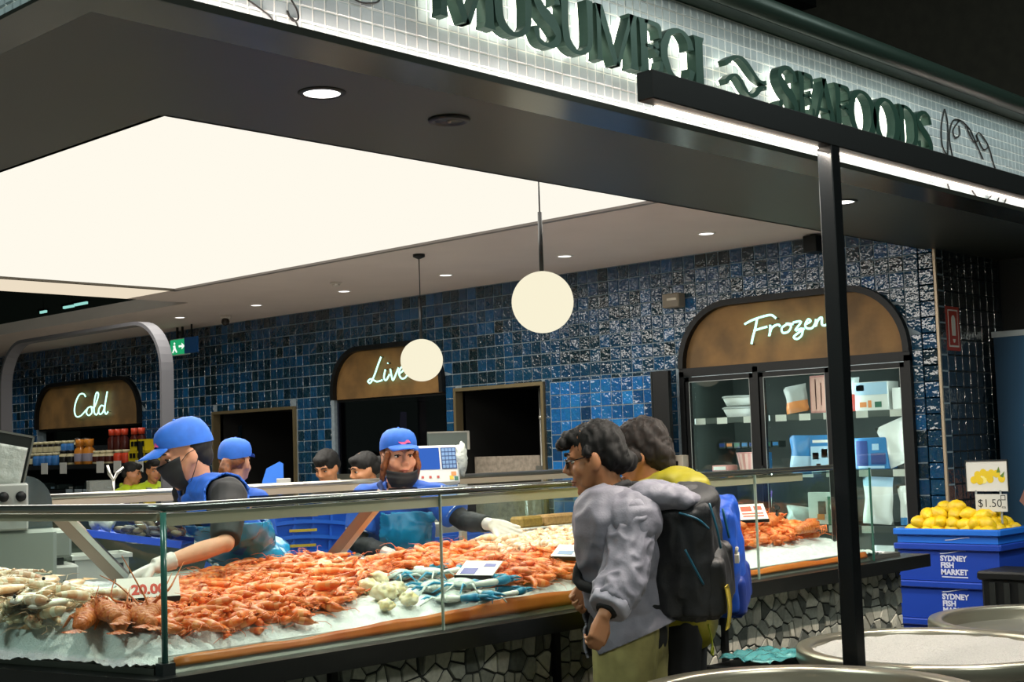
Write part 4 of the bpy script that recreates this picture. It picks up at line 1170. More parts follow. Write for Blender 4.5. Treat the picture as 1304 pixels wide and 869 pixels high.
def join_meshes(name, items, mats_):
    vs = []; fs = []; mi = []; off = 0
    cache = {}
    for me, M_ in items:
        if me.name not in cache:
            cache[me.name] = (np.array([v.co[:] for v in me.vertices]), [tuple(p.vertices) for p in me.polygons], [p.material_index for p in me.polygons])
        a, f, q = cache[me.name]
        A = np.array(M_)
        vs.append(a @ A[:3, :3].T + A[:3, 3]); fs += [tuple(i+off for i in t) for t in f]; mi += q; off += len(a)
    me = bpy.data.meshes.new(name); me.from_pydata(np.concatenate(vs).tolist(), [], fs)
    me.polygons.foreach_set('material_index', mi); me.polygons.foreach_set('use_smooth', [True]*len(fs))
    for q in mats_: me.materials.append(q)
    o = bpy.data.objects.new(name, me); C.objects.link(o); o['kind'] = 'stuff'
    return o
for kind, mats_, nm, lb in (('prawn', M_pr, 'prawn_heap', 'rest of the orange cooked prawn heap along the counter'), ('right', M_pr, 'prawn_pile', 'rest of the orange prawn pile at the right end of the counter'),
                            ('raw', M_raw, 'raw_prawn_heap', 'rest of the pale raw prawn heap at the left end'), ('bug', M_bug, 'scampi_heap', 'rest of the pale scampi at the back of the ice')):
    if joined.get(kind): tag(join_meshes(nm, joined[kind], mats_), lb, 'prawns' if kind != 'bug' else 'scampi')

# ---- rock lobsters with long feelers
M_lob = [mat('lobster_shell', '#b24a16', .38, col2='#d37a36', vscale=45, bump=.7, bscale=90), mat('lobster_pale', '#c56a2c', .4, bump=.6, bscale=90)]
def lobster(name, label, p, yaw, ant, cat='lobster'):
    t = thing(name, label, cat, p, yaw)
    b = MB().ball((0.04, 0, .03), (.075, .036, .034), 30, 20)
    for i in range(10): b.tube([(.0+.011*i, .012*(-1)**i, .058), (.004+.011*i, .014*(-1)**i, .068)], [.004, .0008], 4)
    b.v = [tuple(V(q)*(1+.10*noise.noise(V(q)*90+V((yaw, 0, 0)))+.07*noise.noise(V(q)*230))) for q in b.v]
    put('carapace', b, M_lob, t, world=False)
    ta = MB()
    for i in range(6): ta.ball((-.03-.022*i, 0, .030-.002*i), (.022, .036-.003*i, .030-.002*i), 12, 8, i % 2)
    for a in (-.6, -.25, .1, .4, .7): ta.add([(-.18, 0, .015), (-.18-.045*math.cos(a)+.0, .045*math.sin(a)-.010, .008), (-.18-.05*math.cos(a), .05*math.sin(a), .008), (-.18-.045*math.cos(a), .045*math.sin(a)+.010, .012)], [(0, 1, 2, 3), (3, 2, 1, 0)], 0)
    ta.v = [tuple(V(q)*(1+.05*noise.noise(V(q)*140+V((yaw, 3, 0))))) for q in ta.v]
    put('tail', ta, M_lob, t, world=False)
    for s_ in (-1, 1):
        for i in range(4):
            x0 = .01+.025*i; lg = MB()
            lg.tube([(x0, .03*s_, .02), (x0+.01, .055*s_, .03), (x0-.02, .07*s_, .0)], [.0045, .004, .002], 5)
            put('leg', lg, M_lob, t, world=False)
    for k, (pts) in enumerate(ant):
        put('feeler', MB().tube(catmull([V(q) for q in pts], 5), [.0052-.0042*i/(len(pts)*5-5) for i in range((len(pts)-1)*5+1)], 5), M_lob, t, world=True, label='long orange feeler')
    for e in (-1, 1): put('eye', MB().ball((.105, .014*e, .045), .006, 8, 6), M_black, t, world=False)
    return t
def onice(px, py, lift=.0):
    """first point of the ice that this line of sight meets"""
    d = CR @ V(((px-652)/1750, -(py-434.5)/1750, -1)); t = 3.2
    while t < 9:
        p = EYE + d*t
        if 3.38 < p.y < ymax(p.x) and xl(p.y) < p.x < 6.25 and p.z <= zice(p.x, p.y)+lift: return p
        t += .004
    return onZ(px, py, 1.06)
def A3(p0, pts, ds):
    return [p0]+[at(a, b, d) for (a, b), d in zip(pts, ds)]
Lp = [(112, 798, .9), (132, 790, 1.3), (152, 800, 1.05), (172, 797, 1.35), (192, 792, .95)]
Ll = ['left end of the orange rock lobster row, beside the raw prawns', 'orange rock lobster behind the row, left of the feelers', 'orange rock lobster in the middle of the row', 'orange rock lobster with a long upright feeler beside the corner post', 'orange rock lobster under the red price card']
for i, ((px, py, yw), lb) in enumerate(zip(Lp, Ll)):
    p = onice(px, py, .01); d = pix(p)[2]
    ant = [A3(p+V((.08, 0, .04)), [(px+10, py-28), (px+14, py-52)], [d, d+.05])]
    if i == 3: ant = [A3(p+V((0, 0, .05)), [(188, 770), (172, 738), (155, 708)], [d, d+.02, d+.04]), A3(p+V((0, 0, .05)), [(176, 770), (150, 745), (127, 733)], [d, d+.1, d+.15])]
    if i == 4: ant = [A3(p+V((0, 0, .05)), [(214, 752), (224, 735), (234, 716)], [d, d+.05, d+.1]), A3(p+V((0, 0, .04)), [(205, 757), (212, 745), (219, 730)], [d, d+.05, d+.1])]
    lobster('rock_lobster', lb, p, yw, ant)
# orange lobsters on the right pile, with feelers arching up
for (px, py, yw, lb, a1) in ((925, 680, 1.2, 'orange lobster at the left of the right-hand pile, feelers arching up', [[(908, 668), (922, 658), (950, 655)], [(938, 660), (934, 649), (925, 644)]]),
                             (985, 676, .4, 'orange lobster under the price card on the right-hand pile', [[(1000, 664), (992, 655), (985, 646)]]),
                             (1030, 684, .2, 'orange lobster at the right of the right-hand pile', [[(1044, 672), (1052, 668)]])):
    p = onice(px, py, .02); d = pix(p)[2]
    lobster('rock_lobster', lb, p+V((0, 0, .02)), yw, [A3(p+V((0, 0, .05)), q, [d+.02*i for i in range(len(q))]) for q in a1])

# ---- blue swimmer crabs
M_crab = [mat('crab_shell', '#8d9c9a', .35, col2='#c9cdc0', vscale=45, bump=.25, bscale=80), mat('crab_blue', '#1f6f98', .3, col2='#2f97b8', vscale=40), mat('crab_white', '#dfe0d6', .35)]
def crab(label, p, yaw, s_=1, tilt=0):
    t = thing('swimmer_crab', label, 'crab', p, yaw)
    n = 18; m = MB(); T = Matrix.Scale(s_, 4)
    m.ball((0, 0, .022*s_), (.045*s_, .078*s_, .022*s_), 18, 8)
    for s in (-1, 1):
        m.tube([(0, .07*s*s_, .022*s_), (-.005*s_, .105*s*s_, .024*s_)], [.01*s_, .001], 5)
        for k in range(5): m.tube([(.03*s_, (.012+.012*k)*s*s_, .022*s_), (.046*s_-.004*k*s_, (.014+.013*k)*s*s_, .023*s_)], [.004*s_, .0006], 4)
    put('shell', m, M_crab, t, world=False)
    for s in (-1, 1):
        c = MB()
        c.tube([V(q)*s_ for q in ((.02, .05*s, .02), (.06, .10*s, .03), (.10, .075*s, .028))], [.009*s_, .012*s_, .011*s_], 7, 2)
        c.tube([V(q)*s_ for q in ((.10, .075*s, .028), (.15, .05*s, .03), (.17, .045*s, .03))], [.013*s_, .018*s_, .012*s_], 8, 1)
        c.tube([V(q)*s_ for q in ((.165, .052*s, .034), (.20, .04*s, .036), (.225, .045*s, .03))], [.009*s_, .006*s_, .001], 6, 1)
        c.tube([V(q)*s_ for q in ((.165, .038*s, .026), (.20, .022*s, .022), (.222, .034*s, .024))], [.008*s_, .005*s_, .001], 6, 1)
        put('claw', c, M_crab, t, world=False)
    for s in (-1, 1):
        for k in range(4):
            a = -.2-.45*k; l = MB()
            d = V((math.sin(a), math.cos(a)*s, 0))
            l.tube([V((-.008*k, .05*s, .018))*s_, (V((-.008*k, .05*s, .03))+d*.06)*s_, (V((-.008*k, .05*s, .005))+d*.12)*s_], [.006*s_, .005*s_, .0015], 5, 1 if k % 2 else 0)
            put('leg', l, M_crab, t, world=False)
    return t
for px, py, yw, s_, lb in ((510, 740, 2.3, 1.0, 'blue swimmer crab furthest left, dark blue shell up'), (552, 755, -.9, 1.05, 'blue swimmer crab lowest on the ice with a blue claw hanging down'),
                           (545, 737, .2, .95, 'pale blue swimmer crab at the back of the crab heap'), (588, 752, -.3, 1.0, 'blue swimmer crab crossed by the glass joint'),
                           (620, 765, -.15, .85, 'blue swimmer crab with teal claw raised at the right of the heap'), (575, 768, -1.4, .9, 'blue swimmer crab in front with teal claw pointing down')):
    p = onice(px, py, .01); crab(lb, p, yw, s_)
# ---- pale lumps of shellfish, whole fish at the left end
M_cream = mat('cream_meat', '#e4dcc0', .35, col2='#d9c58e', vscale=35, sss=.15, bump=.4, bscale=50)
for i, (px, py, r) in enumerate(((470, 752, .035), (490, 760, .04), (505, 755, .032), (482, 742, .034), (462, 738, .03), (520, 768, .03), (412, 728, .034), (430, 722, .03), (440, 735, .028), (395, 738, .03), (492, 776, .026), (646, 718, .026))):
    p = onice(px, py, .015); m = MB(); m.ball((0, 0, 0), (r, r*1.15, r*.75), 26, 18)
    m.v = [tuple(V(q)*(1+.45*noise.noise(V(q)*45+V((i, 0, 0)))+.2*noise.noise(V(q)*110+V((i, 0, 0))))) for q in m.v]
    o = put('shellfish_lump', m, M_cream, None, M=Matrix.Translation(p+V((0, 0, .015))))
    if i == 11: tag(o, 'single round cream shellfish lump alone in the right part of the prawn heap', 'shellfish')
    else: tag(o, 'knobbly cream lump of shellfish between the orange prawns and the crabs', 'shellfish', 'cream shellfish lumps')
M_fish = [mat('pale_fish', '#c3c3ae', .25, col2='#e2dfcf', vscale=25), mat('fish_back', '#7e8672', .3, col2='#9aa088', vscale=40), mat('orange_fish', '#dba06a', .3, col2='#ecc9a5', vscale=40)]
def fish(label, p, yaw, L_=.26, mi=0, group=None):
    t = thing('whole_fish', label, 'fish', p, yaw, group)
    m = MB(); n = 12; k = 10; vs = []
    for i in range(n):
        u = i/(n-1); hgt = .045*L_/.26*(math.sin(PI*min(1, u*.93+.06))**.75)*(1-.35*u)
        for j in range(k):
            a = 2*PI*j/k; vs.append(V(((u-.5)*L_, hgt*math.cos(a), .022+.42*hgt*math.sin(a))))
    m.add(vs, [(i*k+j, i*k+(j+1) % k, (i+1)*k+(j+1) % k, (i+1)*k+j) for i in range(n-1) for j in range(k)]+[tuple(range(k-1, -1, -1)), tuple((n-1)*k+j for j in range(k))], mi, True)
    for q in range(len(m.f)):
        if (q % k) in (0, 9, 8) and q < (n-1)*k and mi == 0: m.mi[q] = 1
    put('body', m, M_fish, t, world=False)
    put('tail_fin', MB().add([(L_*.47, .006, .022), (L_*.62, .045, .022), (L_*.57, 0, .024), (L_*.62, -.045, .022), (L_*.47, -.006, .022), (L_*.5, 0, .03)], [(0, 1, 2, 5), (5, 2, 3, 4), (0, 5, 4), (4, 3, 2, 1, 0)], 1 if mi == 0 else 2), M_fish, t, world=False)
    put('eye', MB().ball((-.42*L_, .006, .036), .006, 8, 6), M_black, t, world=False)
    return t
for px, py, yw, L_, mi, lb in ((20, 748, .5, .24, 0, 'pale whole fish at the far left back of the ice'), (12, 764, .3, .24, 2, 'orange-tinged fish at the left edge of the ice'),
                               (62, 752, 1.0, .26, 2, 'pinkish orange fish lying left of centre on the left ice'), (95, 756, .8, .22, 2, 'small pink fish beside the raw prawns'),
                               (40, 775, .7, .26, 0, 'grey-green fish among the raw prawns'), (70, 782, .5, .24, 0, 'grey-green fish lying in front of the raw prawns'), (110, 768, .2, .24, 0, 'long pale fish pointing at the lobsters')):
    fish(lb, onice(px, py, .008)+V((0, 0, .012)), yw, L_, mi)

# ---- price cards on the ice
def card(label, p, yaw, tilt, w, h, lines, colr, base='#eee6df', pat=None, words=None):
    t = thing('price_card', label, 'price card', p, yaw)
    Mx = Matrix.Rotation(tilt, 4, 'X')
    fn = lambda u, v, d: Mx @ V((u, -d, v))
    m = MB().prism([(-w/2, 0), (w/2, 0), (w/2, h), (-w/2, h)], fn, -.002, .002)
    put('card', m, mat('card_' + base[1:], base, .35), t, world=False)
    put('holder', MB().box((-w/2, -.006, -.012), (w/2, .008, .004)), M_black, t, world=False)
    if words:
        me = text_mesh(words, h*.62, lambda u, v, d: fn(u, v+h*.22, d+.0021), .0012, .002, 'CENTER')
        put('price_digits', me, mat('ink_'+colr[1:], colr, .5), t, world=False)
    if pat:
        q = MB()
        for (u0, u1, v0, v1) in pat: q.prism([(w*(u0-.5), h*v0), (w*(u1-.5), h*v0), (w*(u1-.5), h*v1), (w*(u0-.5), h*v1)], fn, .002, .003)
        put('print', q, mat('ink_'+colr[1:], colr, .5), t, world=False)
    return t
def face_yaw(p): return math.atan2(p.y, p.x) - PI/2
p = onice(190, 771, .03); card('white price card with large red digits under the gloved hand', p+V((0, 0, .02)), face_yaw(p)+.1, -.6, .19, .075, 0, '#c8402c', words='20.00')
p = onice(603, 745, .03); card('white price card with purple print lying in the orange prawns', p+V((0, 0, .03)), face_yaw(p)-.5, -1.1, .15, .10, 0, '#6a62a8', pat=[(.1, .5, .1, .5), (.6, .9, .6, .8)])
p = onice(722, 720, .03); card('white price card at the back of the scampi beside the customer', p+V((0, 0, .03)), face_yaw(p)-.6, -1.0, .16, .08, 0, '#7d8fb5', pat=[(.15, .6, .2, .5)])
p = onice(962, 676, .05); card('white price card with red print on the right-hand orange pile', p+V((0, 0, .05)), face_yaw(p)+.5, -.6, .15, .09, 0, '#c4553c', base='#efe3da', pat=[(.12, .5, .55, .85), (.12, .88, .2, .28), (.12, .88, .36, .44), (.6, .88, .6, .85)])
p = onice(628, 722, .02); 
t = thing('price_clip', 'small dark clip stuck in the right-hand orange pile', 'clip', onice(990, 672, .04)+V((0, 0, .03)), .4)
put('clip', MB().box((-.012, -.006, 0), (.012, .006, .06), M=Matrix.Rotation(.3, 4, 'Y')), M_darksteel, t, world=False)
put('jaw', MB().box((-.02, -.01, .055), (.02, .01, .075), M=Matrix.Rotation(.3, 4, 'Y')), M_darksteel, t, world=False)
# ================================================================== people
def evalmesh(me, mods):
    o = bpy.data.objects.new('scratch', me); TMP.collection.objects.link(o)
    for kind, kw in mods:
        md = o.modifiers.new(kind.lower(), kind)
        for k, v in kw.items(): setattr(md, k, v)
    vl = TMP.view_layers[0]; vl.update(); dg = vl.depsgraph
    r = bpy.data.meshes.new_from_object(o.evaluated_get(dg), depsgraph=dg)
    TMP.collection.objects.unlink(o); bpy.data.objects.remove(o); bpy.data.meshes.remove(me)
    return r
def fuse(mb, name, voxel=.007, smooth=6, fold=0., fscale=(9, 9, 5), keep=None, thick=0., seed=0, ridge=0., cut=None):
    """overlapping closed blobs -> one continuous skin"""
    me = evalmesh(mb.mesh(name), [('REMESH', dict(mode='VOXEL', voxel_size=voxel, adaptivity=0.0)), ('SMOOTH', dict(factor=.5, iterations=smooth))])
    if fold or ridge:
        n = len(me.vertices); co = np.empty(n*3); me.vertices.foreach_get('co', co); co = co.reshape(-1, 3)
        no = np.empty(n*3); me.vertices.foreach_get('normal', no); no = no.reshape(-1, 3)
        sx, sy, sz = fscale
        d = np.array([fold*noise.noise(V((p[0]*sx+seed, p[1]*sy, p[2]*sz)))+ridge*(1-2*abs(noise.noise(V((p[0]*sx*1.7+9, p[1]*sy*1.7+p[2]*3+seed, p[2]*sz*1.4))))) for p in co])
        co += no*d[:, None]
        me.vertices.foreach_set('co', co.ravel())
    if cut:
        import bmesh
        bm = bmesh.new(); bm.from_mesh(me)
        bmesh.ops.bisect_plane(bm, geom=bm.verts[:]+bm.edges[:]+bm.faces[:], plane_co=cut[0], plane_no=cut[1], clear_outer=True)
        bm.to_mesh(me); bm.free()
    if keep:
        bad = [p.index for p in me.polygons if not keep(p.center, p.normal)]
        import bmesh
        bm = bmesh.new(); bm.from_mesh(me); bm.faces.ensure_lookup_table()
        bmesh.ops.delete(bm, geom=[bm.faces[i] for i in bad], context='FACES')
        bm.to_mesh(me); bm.free()
    if thick:
        me = evalmesh(me, [('SOLIDIFY', dict(thickness=thick, offset=0))])
    me.polygons.foreach_set('use_smooth', [True]*len(me.polygons)); me.update()
    me.name = name
    return me

def hand(mb, w, d, n, thumb=1, curl=.3, s=1., off=0., spread=.12):
    """palm, four unequal bent fingers and a thumb from wrist w along d, palm facing n"""
    d = V(d).normalized(); n = V(n); n = (n-d*n.dot(d)).normalized(); t = d.cross(n)*thumb
    w = V(w)
    for k, o in enumerate((.029, .0095, -.0095, -.027)):
        mb.tube([w+t*o*.55*s, w+d*.045*s+t*o*.9*s, w+d*.088*s+t*o*s], [.013*s+off, .0145*s+off, .0115*s+off], 8)
        L_ = (.070, .079, .073, .057)[k]*s
        a = 0; p = w+d*(.086-(.0, 0, .004, .012)[k])*s+t*o*s; dd = (d+t*o*spread*30*.25).normalized()
        pts = [p]; c = curl*(1, 1.05, 1.1, 1.15)[k]
        for q, (l, b) in enumerate(((.45, 50), (.31, 75), (.24, 45))):
            a += R(b)*c
            p = p+(dd*math.cos(a)+n*math.sin(a))*L_*l; pts.append(p)
        mb.tube(pts, [.0092*s+off, .0085*s+off, .0078*s+off, .0062*s+off], 8)
        mb.ball(pts[-1], .0068*s+off, 8, 6)
    b0 = w+d*.022*s+t*.022*s
    dt = (d*.62+t*.72+n*.30*(1+curl)).normalized(); d2 = (d*.85+t*.35+n*.4*(1+curl)).normalized()
    mb.tube([b0, b0+dt*.042*s, b0+dt*.042*s+d2*.032*s, b0+dt*.042*s+d2*.055*s], [.0155*s+off, .0125*s+off, .0105*s+off, .0075*s+off], 8)
    mb.ball(b0+dt*.042*s+d2*.055*s, .0076*s+off, 8, 6)

class Fig:
    def __init__(s, pel, head, yaw, h=1.68, hyaw=0, hpitch=0, wide=1., sh_drop=0):
        s.k = k = h/1.72; s.pel = V(pel); s.head = V(head); s.yaw = yaw; s.wide = wide
        s.f = V((math.cos(yaw), math.sin(yaw), 0)); s.r = V((math.sin(yaw), -math.cos(yaw), 0)); s.u = V((0, 0, 1))
        hy = yaw+hyaw; hf = V((math.cos(hy)*math.cos(hpitch), math.sin(hy)*math.cos(hpitch), -math.sin(hpitch))); hr = V((math.sin(hy), -math.cos(hy), 0)); hu = hr.cross(hf)
        s.HM = Matrix((( hr.x, hf.x, hu.x, s.head.x), (hr.y, hf.y, hu.y, s.head.y), (hr.z, hf.z, hu.z, s.head.z), (0, 0, 0, 1))) @ Matrix.Scale(k, 4)
        s.nb = s.head - s.u*.175*k - hf*.055*k
        ax = (s.nb-s.pel).normalized(); s.ax = ax
        fw = (s.f-ax*s.f.dot(ax)).normalized(); s.tf = fw
        s.TM = Matrix(((s.r.x, fw.x, ax.x, 0), (s.r.y, fw.y, ax.y, 0), (s.r.z, fw.z, ax.z, 0), (0, 0, 0, 1)))
        s.len = (s.nb-s.pel).length
        s.sh = {i: s.nb - ax*(.055+sh_drop)*k + s.r*(.17*k*wide)*i for i in (-1, 1)}      # -1 left, +1 right
        s.el = {i: s.sh[i]-s.u*.27*k+s.r*.05*i for i in (-1, 1)}; s.wr = {i: s.el[i]-s.u*.24*k+s.f*.04 for i in (-1, 1)}
        s.hands = {}
        s.hip = {i: s.pel+s.r*.088*k*i for i in (-1, 1)}
        s.knee = {i: V((0, 0, .49*k))+V((s.hip[i].x, s.hip[i].y, 0))+s.f*.02 for i in (-1, 1)}
        s.ank = {i: V((s.hip[i].x, s.hip[i].y, .085*k))-s.f*.02 for i in (-1, 1)}
    def sp(s, t, f=0, r=0): return s.pel+s.ax*s.len*t+s.tf*f*s.k+s.r*r*s.k
    def H(s, x, y, z): return s.HM @ V((x, y, z))
    def torso(s, mb, o=0., low=-.02, hipw=1.0):
        k = s.k; w = s.wide
        mb.ball(s.sp(low/k if low else 0), (.160*k*w*hipw+o, .112*k+o, .12*k+o), 16, 10, 0, s.TM)
        mb.ball(s.sp(.3), (.138*k*w+o, .102*k+o, .17*k+o), 16, 10, 0, s.TM)
        mb.ball(s.sp(.62), (.158*k*w+o, .112*k+o, .19*k+o), 16, 10, 0, s.TM)
        mb.ball(s.sp(.80), (.165*k*w+o, .098*k+o, .13*k+o), 16, 10, 0, s.TM)
        for i in (-1, 1):
            mb.tube([s.sp(.88), s.sh[i]], [.07*k+o, .055*k+o], 10); mb.ball(s.sh[i], .055*k+o, 12, 8)
            mb.tube([s.sp(1.0), s.sh[i]+s.u*.01], [.05*k+o*.8, .04*k+o*.8], 8)
    def arm(s, mb, i, o=0., t0=0., t1=2., ro=0.):
        """upper arm t 0..1, forearm 1..2"""
        k = s.k; P = [s.sh[i], s.sh[i].lerp(s.el[i], .5), s.el[i], s.el[i].lerp(s.wr[i], .35), s.wr[i]]; T = [0, .5, 1, 1.35, 2]; Rr = [.052, .045, .038, .039, .026]
        q = [t for t in T if t0 <= t <= t1]
        for e in (t0, t1):
            if e not in q: q.append(e)
        q.sort(); pts = []; rs = []
        for t in q:
            for a in range(4):
                if T[a] <= t <= T[a+1]:
                    e = (t-T[a])/(T[a+1]-T[a]); pts.append(P[a].lerp(P[a+1], e)); rs.append((Rr[a]+(Rr[a+1]-Rr[a])*e)*k+o+ro*t); break
        mb.tube(pts, rs, 12)
        if t0 <= 1 <= t1: mb.ball(s.el[i], .038*k+o+ro, 10, 8)
    def legs(s, mb, o=0., hem=.09):
        k = s.k
        for i in (-1, 1):
            mb.tube([s.hip[i]+s.u*.02, s.knee[i], s.ank[i]+s.u*(hem-.085)], [.088*k+o, .058*k+o, .04*k+o*1.2], 12); mb.ball(s.knee[i], .058*k+o, 10, 8)
    def feet(s, mb, o=0., only=(-1, 1)):
        for i in only:
            a = s.ank[i]; mb.tube([a-s.f*.03-s.u*.035, a+s.f*.06-s.u*.045, a+s.f*.16-s.u*.055], [.04*s.k+o, .042*s.k+o, .03*s.k+o], 10); mb.tube([a+s.u*.03, a-s.u*.04], [.04*s.k, .045*s.k], 10)
    def face(s, mb):
        H = s.H; k = s.k; M = s.HM.to_3x3().to_4x4()
        mb.ball(H(0, -.012, .035), (.076, .093, .088), 18, 12, 0, M)
        mb.ball(H(0, .022, -.03), (.064, .070, .085), 16, 12, 0, M)
        mb.ball(H(0, .04, -.088), (.042, .043, .032), 12, 8, 0, M)
        mb.ball(H(0, .071, -.108), (.020, .018, .017), 10, 8, 0, M)
        for i in (-1, 1):
            mb.ball(H(.042*i, .056, -.032), (.027, .026, .026), 10, 8, 0, M)
            mb.tube([H(.012*i, .086, .022), H(.050*i, .070, .022)], [.011*k, .011*k], 8)
            mb.ball(H(.077*i, -.006, -.018), (.011, .021, .033), 10, 8, 0, M)
            mb.tube([H(.055*i, .005, -.02), H(.030*i, .05, -.09)], [.03*k, .022*k], 8)
        mb.tube([H(0, .084, .018), H(0, .100, -.012), H(0, .112, -.033)], [.010*k, .011*k, .0145*k], 10)
        for i in (-1, 1): mb.ball(H(.012*i, .098, -.037), .0095*k, 8, 6)
        mb.tube([H(-.024, .078, -.066), H(0, .088, -.064), H(.024, .078, -.066)], [.007*k, .009*k, .007*k], 8)
        mb.tube([H(-.02, .078, -.076), H(0, .087, -.077), H(.02, .078, -.076)], [.007*k, .009*k, .007*k], 8)
        mb.tube([s.nb-s.ax*.03, s.nb.lerp(H(0, -.02, -.06), .5), H(0, -.015, -.04)], [.062*k, .052*k, .056*k], 12)
    def body(s, root, skin, voxel=.006, thin=-.012, feet=True):
        mb = MB(); s.torso(mb, thin); s.face(mb)
        for i in (-1, 1):
            s.arm(mb, i, 0 if False else -.004)
            a = s.hands.get(i)
            fw = (s.wr[i]-s.el[i]).normalized()
            mb.tube([s.wr[i]-fw*.03, s.wr[i]+fw*.02], [.026*s.k, .022*s.k], 10)
            if a: hand(mb, s.wr[i]+fw*.012, a[0], a[1], a[2], a[3], s.k*a[4])
            else: hand(mb, s.wr[i]+fw*.012, fw, s.r*-i, 1 if i < 0 else -1, .35, s.k*.95)
        s.legs(mb, thin); s.feet(mb, -.012)
        o = put('body', fuse(mb, 'body', voxel, 4), skin, root)
        return o
    def eyes(s, root, brow, iris='#20150f', ws=1.):
        for i in (-1, 1):
            m = MB(); w_ = MB(); b = MB()
            M = s.HM.to_3x3().to_4x4()
            w_.ball(s.H(.031*i, .0715, .0), (.013*ws, .0105*ws, .0068*ws), 10, 8, 0, M)
            m.ball(s.H(.031*i, .0790, -.0005), (.0060, .0045, .0060), 8, 6, 0, M)
            m.tube([s.H(.017*i, .083, .004), s.H(.031*i, .085, .0075), s.H(.047*i, .077, .003)], .0024*s.k, 5)
            b.tube([s.H(.013*i, .097, .026), s.H(.032*i, .094, .033), s.H(.052*i, .078, .026)], [.0042*s.k, .0050*s.k, .0024*s.k], 6)
            e = put('eye', w_, mat('eye_white', '#d9d2c8', .3), root); put('iris', m, mat('iris_dark', iris, .2), e); put('eyebrow', b, brow, root)
    def lips(s, root, col='#9c5a4a'):
        m = MB(); m.tube([s.H(-.025, .080, -.069), s.H(-.01, .0935, -.066), s.H(0, .0945, -.067), s.H(.01, .0935, -.066), s.H(.025, .080, -.069)], [.0018, .0048, .0044, .0048, .0018], 6)
        m.tube([s.H(-.022, .080, -.073), s.H(0, .0945, -.0765), s.H(.022, .080, -.073)], [.0018, .0058, .0018], 6)
        put('lips', m, mat('lips_'+col[1:], col, .4), root)
    def cap(s, root, m1, logo=None, tilt=0):
        M = s.HM.to_3x3().to_4x4()
        mb = MB(); k = s.k; H = s.H; n = 20
        prof = [(1.02, -.1), (1.03, .1), (1.02, .3), (.97, .5), (.86, .72), (.62, .9), (.3, .985), (.001, 1)]
        for th in (0, 1):
            vs = []
            for q, z in prof:
                for j in range(n):
                    a = 2*PI*j/n
                    seam = 1-.012*abs(math.cos(3*a))
                    vs.append(H((.087-th*.004)*q*math.cos(a)*seam, -.012+(.106-th*.004)*q*math.sin(a)*seam, .036+.022*math.sin(a)*(1-z)+(.096-th*.004)*z))
            f = [(i*n+j, i*n+(j+1) % n, (i+1)*n+(j+1) % n, (i+1)*n+j) for i in range(len(prof)-1) for j in range(n)]
            mb.add(vs, f if not th else [t[::-1] for t in f], 0, True)
        o = put('cap_crown', mb, m1, root)
        br = MB()
        br.sheet(lambda u, v: H(.076*(2*u-1)*(1-.18*v*v), .068+.028*(1-(2*u-1)**2)+v*.078*(1-.45*(2*u-1)**2), .060-.014*(2*u-1)**2-.016*v), 14, 6, s.HM.to_3x3() @ V((0, 0, .004)), 0)
        put('cap_brim', br, m1, root)
        put('cap_button', MB().ball(H(0, -.008, .13), .007, 8, 6), m1, root)
        if logo:
            l = MB(); l.sheet(lambda u, v: H(.030*(2*u-1), .0885-.012*v-.010*(2*u-1)**2, .062+.022*v+.005*math.sin(u*7)), 6, 3, s.HM.to_3x3() @ V((0, -.004, 0)), 0)
            l.v = [tuple(V(p)+s.HM.to_3x3() @ V((0, .010, 0))) for p in l.v]
            put('cap_emblem', l, logo, root)
        return o
    def mask(s, root, m1, drop=0., hgt=.112):
        mb = MB(); H = s.H
        def fn(u, v):
            a = (u-.5)*2*(1.30-.30*v); z = -.010-hgt*v*(1-.16*(abs(u-.5)*2)**2)-drop
            nose = .020*math.exp(-((u-.5)/.14)**2)*max(0, 1-v*1.5) if drop == 0 else .004
            rr = 1+.05*math.sin(PI*v)-.20*max(0, v-.6)/.4
            pl = .0018*math.sin(v*19)
            return H((.081*rr+pl)*math.sin(a), .018+(.086*rr+pl)*math.cos(a)+nose-.01*v*v, z+.012*abs(u-.5)*2*(1-2*v))
        mb.sheet(fn, 22, 12, s.HM.to_3x3() @ V((0, .003, 0)), 0)
        put('face_mask', mb, m1, root)
        for i in (-1, 1):
            st = MB()
            st.tube([H(.070*i, .040, -.02-drop), H(.083*i, .01, -.0), H(.084*i, -.02, .004)], .0016*s.k, 5); st.tube([H(.068*i, .036, -.105-drop), H(.082*i, .0, -.06), H(.084*i, -.022, -.03)], .0016*s.k, 5)
            put('ear_loop', st, m1, root)
    def hair(s, root, m1, blobs, voxel=.007, fold=.005, ridge=.004, seed=0):
        mb = MB(); M = s.HM.to_3x3().to_4x4()
        for b in blobs:
            if isinstance(b[0], list): mb.tube([s.H(*q) for q in b[0]], [q*s.k for q in b[1]], 10)
            else: mb.ball(s.H(*b[0]), tuple(q*s.k for q in b[1]), 16, 12, 0, M)
        return put('hair', fuse(mb, 'hair', voxel, 3, fold, (45, 45, 16), seed=seed, ridge=ridge), m1, root)
    def collar(s, mb, o=.0, z=0.):
        pts = []
        for j in range(16):
            a = 2*PI*j/16
            pts.append(s.nb+s.r*(.072+o)*math.cos(a)*s.k+s.tf*(.068+o)*math.sin(a)*s.k+s.ax*(.015+z-.035*math.sin(a))*s.k)
        mb.tube(pts, .016*s.k, 8, closed=True)

